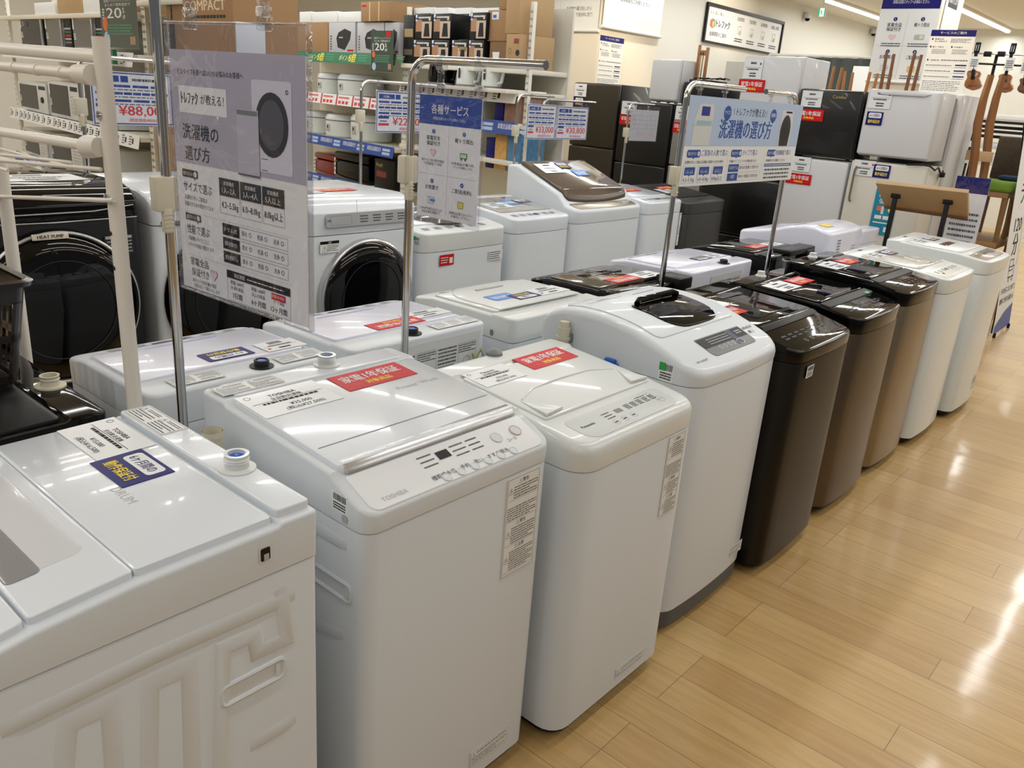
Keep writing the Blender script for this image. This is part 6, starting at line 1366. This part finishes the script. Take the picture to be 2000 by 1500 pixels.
for (cx, cy_, n, l1, l2) in ((.29, .86, '1', '家電全品', '保証付き'), (.76, .86, '2', '軽トラ貸出', ''), (.27, .42, '3', 'お取置き', ''), (.74, .42, '4', 'ご配送(有料)', '')):
    cx *= w_; cy_ *= zt; q.disc(cx, cy_, .018, NAVY, e); q.text(n, cx, cy_-.010, .028, PAP, e*2, align='c'); q.text(l1, cx, cy_-.062, .038, INK, e, align='c', width=w_*.25, bold=.02)
    if l2: q.text(l2, cx, cy_-.10, .038, INK, e, align='c', width=w_*.25, bold=.02)
    y = cy_-.155
    if n == '1': heart(q, cx, y, .034, GR, e); heart(q, cx, y, .031, mat('heart_pink', (238, 196, 206), .5), e*1.5)
    if n == '2': q.rrect(cx-.045, y-.02, cx+.045, y+.025, .012, GR, e); q.rrect(cx-.0, y-.012, cx+.04, y+.02, .008, mat('pale_green', (196, 220, 176), .5), e*1.5)
    if n == '3': q.frame(cx-.04, y-.015, cx+.03, y+.035, .004, GR, e); q.rect(cx-.015, y+.0, cx+.035, y+.02, PBLU, e*1.5)
    if n == '4': q.rect(cx-.035, y-.02, cx+.03, y+.03, mat('soft_yellow', (226, 206, 90), .4), e); q.frame(cx-.035, y-.02, cx+.03, y+.03, .003, ORG, e*1.5)
    q.fine(cx-w_*.17, y-.085, cx+w_*.17, y-.045, 2, INK2, e, .5, int(n))
q.rect(.01, zt*.5, w_-.01, zt*.502, GR, e); q.rect(w_/2-.001, .03, w_/2+.001, zt*.95, GR, e); q.build('cloth', t)
q = MB(); q.tube([(SX0, 8.58, a.z), (SX1, 8.58, a.z)], .012, PAP, 10); q.build('bottom_bar', t)
q = MB(); q.M = FR((SX1+.012, 8.66, 2.45), (0, 1, 0), (0, 0, 1)); q.box(0, .40, 0, .78, -.004, 0, PAP); e = .001; q.text('楽天', .12, .50, .07, INK, e); q.text('ポイント', .24, .50, .06, INK, e, width=.10); q.rect(.06, .26, .36, .40, DG, e); q.text('買取いたします', .21, .30, .06, PAP, e*2, width=.26, align='c', bold=.02); tag(q.build('poster'), 'narrow white poster with a dark label on the side of the banner pillar', 'poster')
# long framed poster on the middle wall
t = thing('framed_poster', 'wide black-framed white poster high on the middle wall', 'poster', (-5.97, 11.8, 2.54))
a = onX(1375, 78, -5.97); b = onX(1520, 103, -5.97); c = onX(1383, 10, -5.97); w_ = b.y-a.y; h_ = c.z-a.z
q = MB(); q.M = FR((-5.98, a.y, a.z), (0, 1, 0), (0, 0, 1)); q.box(0, w_, 0, h_, -.005, 0, PAP); e = .002
q.text('もっと、楽しく、新しい', w_*.04, h_*.80, .05, INK, e, width=w_*.16); q.poly([(w_*.05, h_*.45), (w_*.08, h_*.38), (w_*.11, h_*.45), (w_*.11, h_*.62), (w_*.08, h_*.68), (w_*.05, h_*.62)], mat('cube_green', (120, 150, 80), .5), e); q.poly([(w_*.05, h_*.45), (w_*.08, h_*.38), (w_*.08, h_*.56), (w_*.05, h_*.62)], ORG, e*1.5); q.text('F', w_*.082, h_*.44, .09, PAP, e*2, bold=.05)
q.text('トレファク', w_*.12, h_*.46, .11, BK, e, width=w_*.17, bold=.05); q.text('出張買取のご案内', w_*.06, h_*.18, .06, INK, e, width=w_*.2)
for i, (tx, c_) in enumerate((('出張買取', GR), ('宅配買取', GR), ('店頭買取', GR), ('引越し買取', mat('soft_green', (150, 180, 100), .5)))): x = w_*(.42+.16*i); q.text('くわしく\n' if False else tx, x, h_*.78, .055, INK2, e, align='c'); q.frame(x-.05, h_*.38, x+.05, h_*.62, .008, c_, e); q.disc(x+.02, h_*.42, .03, c_, e*1.5); q.fine(x-.12, h_*.12, x+.12, h_*.26, 2, INK2, e, .5, i)
q.build('printed_sheet', t); q = MB(); q.M = FR((-5.975, a.y, a.z), (0, 1, 0), (0, 0, 1)); q.box(-.03, w_+.03, h_, h_+.04, -.01, .02, BK); q.box(-.03, w_+.03, -.02, 0, -.01, .02, BK); q.box(-.03, 0, 0, h_, -.01, .02, BK); q.box(w_, w_+.03, 0, h_, -.01, .02, BK); q.build('frame', t)
# exit sign
a = onY(1596, 32, 12.0); b = onY(1613, 16, 12.0)
t = thing('exit_sign', 'green and white emergency exit sign with a running figure, hung from the ceiling', 'exit sign', ((a.x+b.x)/2, 12.0, a.z))
EG = mat('exit_green', (20, 150, 90), .4, emit=.5); EW = mat('exit_white', (240, 250, 244), .4, emit=.9)
q = MB(); q.box(a.x, b.x, 12.0, 12.05, a.z, b.z, WM, .004); q.build('housing', t)
q = MB(); w_, h_ = b.x-a.x, b.z-a.z; q.M = FR((a.x, 11.998, a.z), (1, 0, 0), (0, 0, 1)); q.rect(0, 0, w_, h_, EG, 0); q.rect(w_*.28, 0, w_*.86, h_, EW, .001); e = .002
q.disc(w_*.42, h_*.78, h_*.08, EG, e); q.poly([(w_*.40, h_*.70), (w_*.55, h_*.66), (w_*.62, h_*.40), (w_*.48, h_*.36)], EG, e); q.poly([(w_*.48, h_*.40), (w_*.58, h_*.40), (w_*.42, h_*.08), (w_*.30, h_*.08)], EG, e); q.poly([(w_*.52, h_*.42), (w_*.62, h_*.42), (w_*.72, h_*.12), (w_*.64, h_*.10)], EG, e); q.poly([(w_*.36, h_*.62), (w_*.5, h_*.62), (w_*.28, h_*.42), (w_*.22, h_*.46)], EG, e); q.poly([(w_*.56, h_*.62), (w_*.74, h_*.56), (w_*.74, h_*.48), (w_*.56, h_*.54)], EG, e); q.build('lit_face', t)
q = MB(); q.cyl(((a.x+b.x)/2, 12.02, b.z), .01, CEIL-b.z, WM, n=10); q.build('stem', t)
for i, (px, py) in enumerate(((1577, 36), (1706, 66))):
    p = onX(px, py, -5.93); t = thing('security_camera', ('white dome security camera on the wall left of the exit sign', 'small security camera in the far corner by the curtain wall')[i], 'security camera', p, group=None)
    q = MB(); q.lathe([(.05, .08), (.06, .04), (.06, 0), (.001, 0)][::-1], WM, (p.x, p.y, p.z), n=20); q.box(-6.0, p.x, p.y-.02, p.y+.02, p.z+.06, p.z+.09, WM); q.build('mount', t)
    q = MB(); q.lathe([(.001, -.045), (.03, -.035), (.042, 0)], BG, (p.x, p.y, p.z), n=20); q.build('lens_dome', t)
# curtain and rail
t = thing('curtain', 'pleated grey-green curtain on a white rail under the exit sign', 'curtain', (-4.7, 12.3, 0))
q = MB(); n = 60; x0c, x1c = -5.5, -3.5
P0 = [(x0c+(x1c-x0c)*k/n, 12.3+.035*math.sin(k*1.15), z) for z in (0.3,) for k in range(n+1)]; P1 = [(p[0], p[1], 2.47) for p in P0]; q.loft([P0, P1], CURT, False, False, closed=False); P2 = [(p[0], p[1]+.004, p[2]) for p in P0]; P3 = [(p[0], p[1], 2.47) for p in P2]; q.loft([P3, P2], CURT, False, False, closed=False); q.build('pleated_cloth', t)
q = MB(); q.tube([(x0c-.3, 12.3, 2.49), (x1c+.2, 12.3, 2.49)], .018, PAP, 10); q.build('rail', t)
for x in (x0c-.3, x1c+.2): q = MB(); q.tube([(x, 12.3, 0), (x, 12.3, 2.5)], .018, PAP, 10); q.build('rail_post', t)
q = MB(); a = onY(1660, 165, 11.2); b = onY(1700, 130, 11.2); q.box(a.x, a.x+.95, 11.2, 11.25, 0, b.z, PAP, .005); tag(q.build('partition'), 'plain white partition board in front of the curtain', 'partition')
# upturned stools on a cabinet behind the fridges
q = MB(); q.box(-3.5, -2.2, 7.85 if False else 8.12, 8.52, 0, 1.72, FC, .01); tag(q.build('cabinet'), 'cream cabinet behind the fridges carrying upturned stools', 'cabinet')
def upturned(label, x, y, z, h, m, w=.3):
    t = thing('wooden_stool', label, 'stool', (x, y, z)); q = MB(); q.box(x-w/2, x+w/2, y-.12, y+.12, z, z+.03, m, .005); q.build('seat', t)
    for sx in (-1, 1):
        for sy_ in (-1, 1): q = MB(); q.tube([(x+sx*(w/2-.03), y+sy_*.09, z+.03), (x+sx*(w/2-.015), y+sy_*.1, z+h)], [.018, .014], m, 4); q.build('leg', t)
upturned('light wooden stool turned upside down, left behind the black mini fridge', -3.34, 8.3, 1.722, .42, WDO); upturned('light wooden stool turned upside down, nearer the service banner', -2.98, 8.3, 1.722, .38, WDO, .26)
upturned('dark brown wooden stool turned upside down in front of the service banner', -2.62, 8.26, 1.722, .55, WDD, .27)
# lectern-like display stand
t = thing('display_easel', 'pale wood tilted display stand on black metal legs, seen from behind', 'display stand', (-1.78, 6.62, 0))
a, b = onY(1710, 358, 6.5), onY(1890, 377, 6.5); c, d = onY(1728, 404, 6.74), onY(1890, 427, 6.74)
q = MB(); dn = Vector((0, .018, .024)); vs = [a, b, d, c, a+dn, b+dn, d+dn, c+dn]
q.bev(vs, [(0, 1, 2, 3), (7, 6, 5, 4), (0, 4, 5, 1), (1, 5, 6, 2), (2, 6, 7, 3), (3, 7, 4, 0)], WD, .003); q.build('board', t)
q = MB(); q.tube([c+Vector((0, -.005, 0)), d+Vector((0, -.005, 0))], .012, WDD, 8); q.build('ledge', t)
for px, py in ((1748, 378), (1850, 390)):
    p = onY(px, py, 6.57); p = Vector((p.x, 6.60, p.z-.03)); q = MB(); q.box(p.x-.03, p.x+.035, p.y-.02, p.y+.01, p.z-.005, p.z+.03, BK, .003); q.build('bracket', t)
    q = MB(); q.box(p.x-.016, p.x+.016, p.y-.012, p.y+.012, 0.02, p.z, BK, .003); q.build('leg', t)
    q = MB(); q.box(p.x-.02, p.x+.02, p.y-.2, p.y+.2, 0, .025, BK, .003); q.build('foot', t)
q = MB(); a = onY(1838, 475, 6.82); b = onY(1903, 480, 6.82); c = onY(1890, 345, 6.82)
q.M = FR((a.x, 6.82, .55), (1, 0, 0), (0, 0, 1)); w_ = b.x-a.x; h_ = c.z-.55; q.box(w_*.3, w_*.7, -.55, .1, -.02, -.006, MG); q.box(0, w_, -.55, -.53, -.12, .08, MG, .003); q.box(0, w_, 0, h_, -.003, 0, PAP); q.fine(.02, h_*.1, w_-.02, h_*.7, 12, INK2, .001, .4, 4); q.rect(0, h_*.86, w_, h_, NAVY, .001); q.box(-.01, w_+.01, 0, h_+.01, .006, .009, SLV); tag(q.build('leaflet_board'), 'leaflets in a clear upright holder right of the wooden display stand', 'leaflet holder')
# standing banner 120
t = thing('standing_banner', 'tall white standing banner with large 120分 lettering, at the right edge', 'banner', (-1.29, 8.25, 0))
q = MB(); q.M = FR((-1.285, 7.92, .03), (0, 1, 0), (-.10, 0, 1)); w_ = .62; h_ = 1.75; q.box(0, w_, 0, h_, -.003, 0, PAP); e = .0015
q.poly([(0, 0), (w_, 0), (w_, .20), (w_*.5, .16), (0, .07)], BLU, e)
for i, s_ in enumerate(('軽', 'ト', 'ラ', '120', '分')): q.text(s_, w_*.5, [1.52, 1.30, 1.10, .86, .67][i], .21 if len(s_) < 2 else .16, INK, e, align='c', bold=.02, width=None if len(s_) < 2 else .28)
q.rect(w_*.80, .55, w_*.86, 1.6, mat('pale_yellow', (240, 226, 160), .5), e*.8)
q.frame(w_*.35, .46, w_*.70, .56, .008, INK, e); q.frame(w_*.36, .52, w_*.6, .62, .008, INK, e); q.ring(w_*.42, .45, .025, .007, INK, e); q.ring(w_*.63, .45, .025, .007, INK, e)
q.text('その日にまとめて!', w_*.5, .34, .06, INK, e, align='c', width=w_*.85, bold=.01); q.text('無料で持ち帰れる', w_*.5, .25, .06, INK, e, align='c', width=w_*.85, bold=.01); q.build('cloth', t)
for yy in (7.95, 8.5): q = MB(); q.tube([(-1.28, yy, 0), (-1.28, yy, .04)], .012, BK, 8); q.build('foot', t)
q = MB(); q.tube([(-1.31, 7.97, .03), (-1.485, 8.5, 1.76)], .006, BK, 8); q.tube([(-1.31, 8.5, .03), (-1.485, 7.97, 1.76)], .006, BK, 8); q.build('cross_frame', t)
# table with stacked chairs
TBW = mat('table_wood', (150, 116, 76), .5, var=.15, vscale=9)
t = thing('table', 'wooden table behind the fridges carrying the stacked chairs', 'table', (-1.62, 8.3, 0))
q = MB(); q.box(-1.86, -1.44, 7.9, 8.75, .74, .79, TBW, .004); q.build('tabletop', t)
for x in (-1.82, -1.48):
    for y in (7.95, 8.7): q = MB(); q.box(x-.03, x+.03, y-.03, y+.03, 0, .74, TBW, .003); q.build('leg', t)
t = thing('chair', 'wooden chair with a green cushion seat, standing on the table', 'chair', (-1.55, 8.15, .79))
q = MB(); q.box(-1.76, -1.44, 7.95, 8.38, 1.20, 1.285, GRNF, .03, 3); q.build('seat', t); q = MB(); q.box(-1.74, -1.46, 7.97, 8.36, 1.155, 1.20, TBW, .004); q.build('seat_frame', t)
for x in (-1.72, -1.48):
    for y in (8.0, 8.32): q = MB(); q.tube([(x*1.0, y, 1.16), (x+(.01 if x > -1.5 else -.02), y, .79)], [.026, .02], TBW, 4); q.build('leg', t)
t = thing('chair', 'chair with a dark brown woven back, behind the green-seated chair', 'chair', (-1.62, 8.55, .79))
q = MB(); q.box(-1.76, -1.50, 8.56, 8.62, 1.27, 1.64, BRNF, .02); q.build('backrest', t); q = MB(); q.box(-1.76, -1.44, 8.42, 8.62, 1.18, 1.26, BRNF, .02); q.build('seat', t)
for x in (-1.73, -1.5): 
    for y in (8.44, 8.6): q = MB(); q.box(x-.015, x+.015, y-.015, y+.015, .79, 1.19, WDD); q.build('leg', t)
q = MB(); a = onY(1950, 343, 8.3); q.bev([(x, y, z) for z in (1.29, 1.325) for y in (8.2, 8.4) for x in (-1.62, -1.44)], [(0, 2, 3, 1), (4, 5, 7, 6), (0, 1, 5, 4), (2, 6, 7, 3), (0, 4, 6, 2), (1, 3, 7, 5)], NVF, .015); tag(q.build('cushion'), 'flat navy cushion lying on the green chair seat', 'cushion')
t = thing('chair', 'orange-brown wooden chair frame stacked upside down beside the tall white fridge', 'chair', (-1.76, 7.95, .79))
for dx, dy in ((0, -.02), (.09, .06)):
    q = MB(); pts = [onY(px, py, 7.86+dy) for px, py in ((1885, 440), (1893, 370), (1903, 310), (1910, 240), (1922, 190), (1936, 146))]; pts = [p+Vector((dx, 0, 0)) for p in pts]; q.tube(pts, [.026, .03, .034, .034, .03, .026], mat('chair_wood', (140, 94, 52), .45, var=.15, vscale=9), 4); q.build('leg', t)
q = MB(); p = onY(1895, 302, 7.86); q.box(p.x-.03, p.x+.17, 7.84, 7.87, p.z-.045, p.z+.035, WD, .003); q.build('rail', t)
q = MB(); q.box(-1.85, -1.66, 7.83, 7.92, .79, .86, WDO, .004); q.build('top_rail', t)
# ukuleles on a rail
t = thing('instrument_rack', 'black and white hanging rail holding the ukuleles', 'rack', (-1.9, 9.03, 0))
q = MB(); a = onY(1888, 103, 9.05); b = onY(2010, 108, 9.05); q.tube([a, b], .008, SV, 8); q.build('upper_rail', t); q = MB(); a2 = onY(1888, 123, 9.05); b2_ = onY(2010, 129, 9.05); q.tube([a2, b2_], .009, BK, 8); q.build('lower_rail', t)
p = onY(1943, 125, 9.07); q = MB(); q.tube([(p.x, 9.07, 0), (p.x, 9.07, a.z+.01)], .014, BK, 8); q.build('post', t)
q = MB(); q.box(p.x-.25, p.x+.25, 9.0, 9.14, 0, .03, BK); q.build('foot', t)
for px in (1930, 1957): pp = onY(px, 106, 9.04); q = MB(); q.box(pp.x-.03, pp.x+.03, 9.0, 9.04, pp.z-.022, pp.z+.022, BK, .004); q.build('clamp', t)
UKW = mat('ukulele_wood', (150, 92, 48), .2, var=.15, vscale=12, coat=.5)
def ukulele(label, px, pt, pb, hx, hy, m):
    Y = 8.98; b0 = onY(px, pb, Y); b1 = onY(px+3, pt, Y); hd = onY(hx, hy, Y); t = thing('ukulele', label, 'ukulele', (b0.x, Y, b0.z))
    H = b1.z-b0.z; P = []; ax = (b1-b0)
    prof = [(0, 0), (.10, .36), (.25, .50), (.40, .47), (.55, .36), (.64, .33), (.74, .36), (.86, .40), (.95, .30), (1.0, .0)]
    W = H*.84
    side = [(r*W*1.0, s) for s, r in prof]
    pts = [(b0.x+ax.x*s+r, b0.z+H*s) for r, s in side]+[(b0.x+ax.x*s-r, b0.z+H*s) for r, s in side[-2:0:-1]]
    q = MB(); q.prism(pts, Y-.035, Y+.03, m, 'y', .006); q.build('body', t)
    c = b0.lerp(b1, .62); q = MB(); q.M = FR((c.x, Y-.0365, c.z), (1, 0, 0), (0, 0, 1)); q.disc(0, 0, W*.13, BK, 0); q.build('sound_hole', t)
    c = b0.lerp(b1, .25); q = MB(); q.box(c.x-.035, c.x+.035, Y-.042, Y-.034, c.z-.007, c.z+.007, WDD, .002); q.build('bridge', t)
    q = MB(); c = b0.lerp(b1, .72); q.tube([(c.x, Y-.04, c.z), (hd.x, Y-.03, hd.z-.05)], .015, BK, 6); q.build('neck', t)
    q = MB(); q.box(hd.x-.024, hd.x+.024, Y-.035, Y-.02, hd.z-.05, hd.z+.045, BK, .01); q.box(hd.x-.012, hd.x-.006, Y-.037, Y-.035, hd.z-.03, hd.z+.02, SV); q.box(hd.x+.006, hd.x+.012, Y-.037, Y-.035, hd.z-.03, hd.z+.02, SV); q.build('headstock', t)
    q = MB(); q.M = FR((hd.x-.03, Y-.05, hd.z-.19), (1, 0, 0), (0, 0, 1)); q.box(0, .075, 0, .11, -.002, 0, PAP); q.fine(.01, .02, .065, .09, 4, INK2, .001, .5, 4); q.build('price_tag', t)
ukulele('small brown ukulele hanging just right of the service sheet', 1900, 137, 177, 1911, 93, UKW); ukulele('wider orange-brown ukulele hanging right of the black post', 1962, 144, 182, 1980, 95, UKW)
ukulele('dark-edged ukulele cut by the right edge of the picture', 2001, 152, 184, 2012, 100, WDD)
# keyboards behind
t = thing('keyboard_rack', 'rack of black and white digital keyboards behind the chairs', 'keyboard rack', (-1.7, 10.0, 0))
for i, (py, m, h) in enumerate(((228, PAP, .05), (243, BK, .08), (262, BK, .08), (285, WM, .06), (312, WM, .12))):
    p = onY(1940, py, 10.0); q = MB(); q.box(-2.45, -1.0, 10.0, 10.35, p.z-h/2, p.z+h/2, m, .004); k = q.build('keyboard', t)
    if m is BK: q = MB(); q.box(-2.4, -1.05, 9.985, 9.999, p.z-.01, p.z+.012, PAP); q.build('key_row', k)
for x in (-2.4, -1.05): q = MB(); q.box(x-.02, x+.02, 10.36, 10.4, 0, 1.9, BK); q.build('post', t)
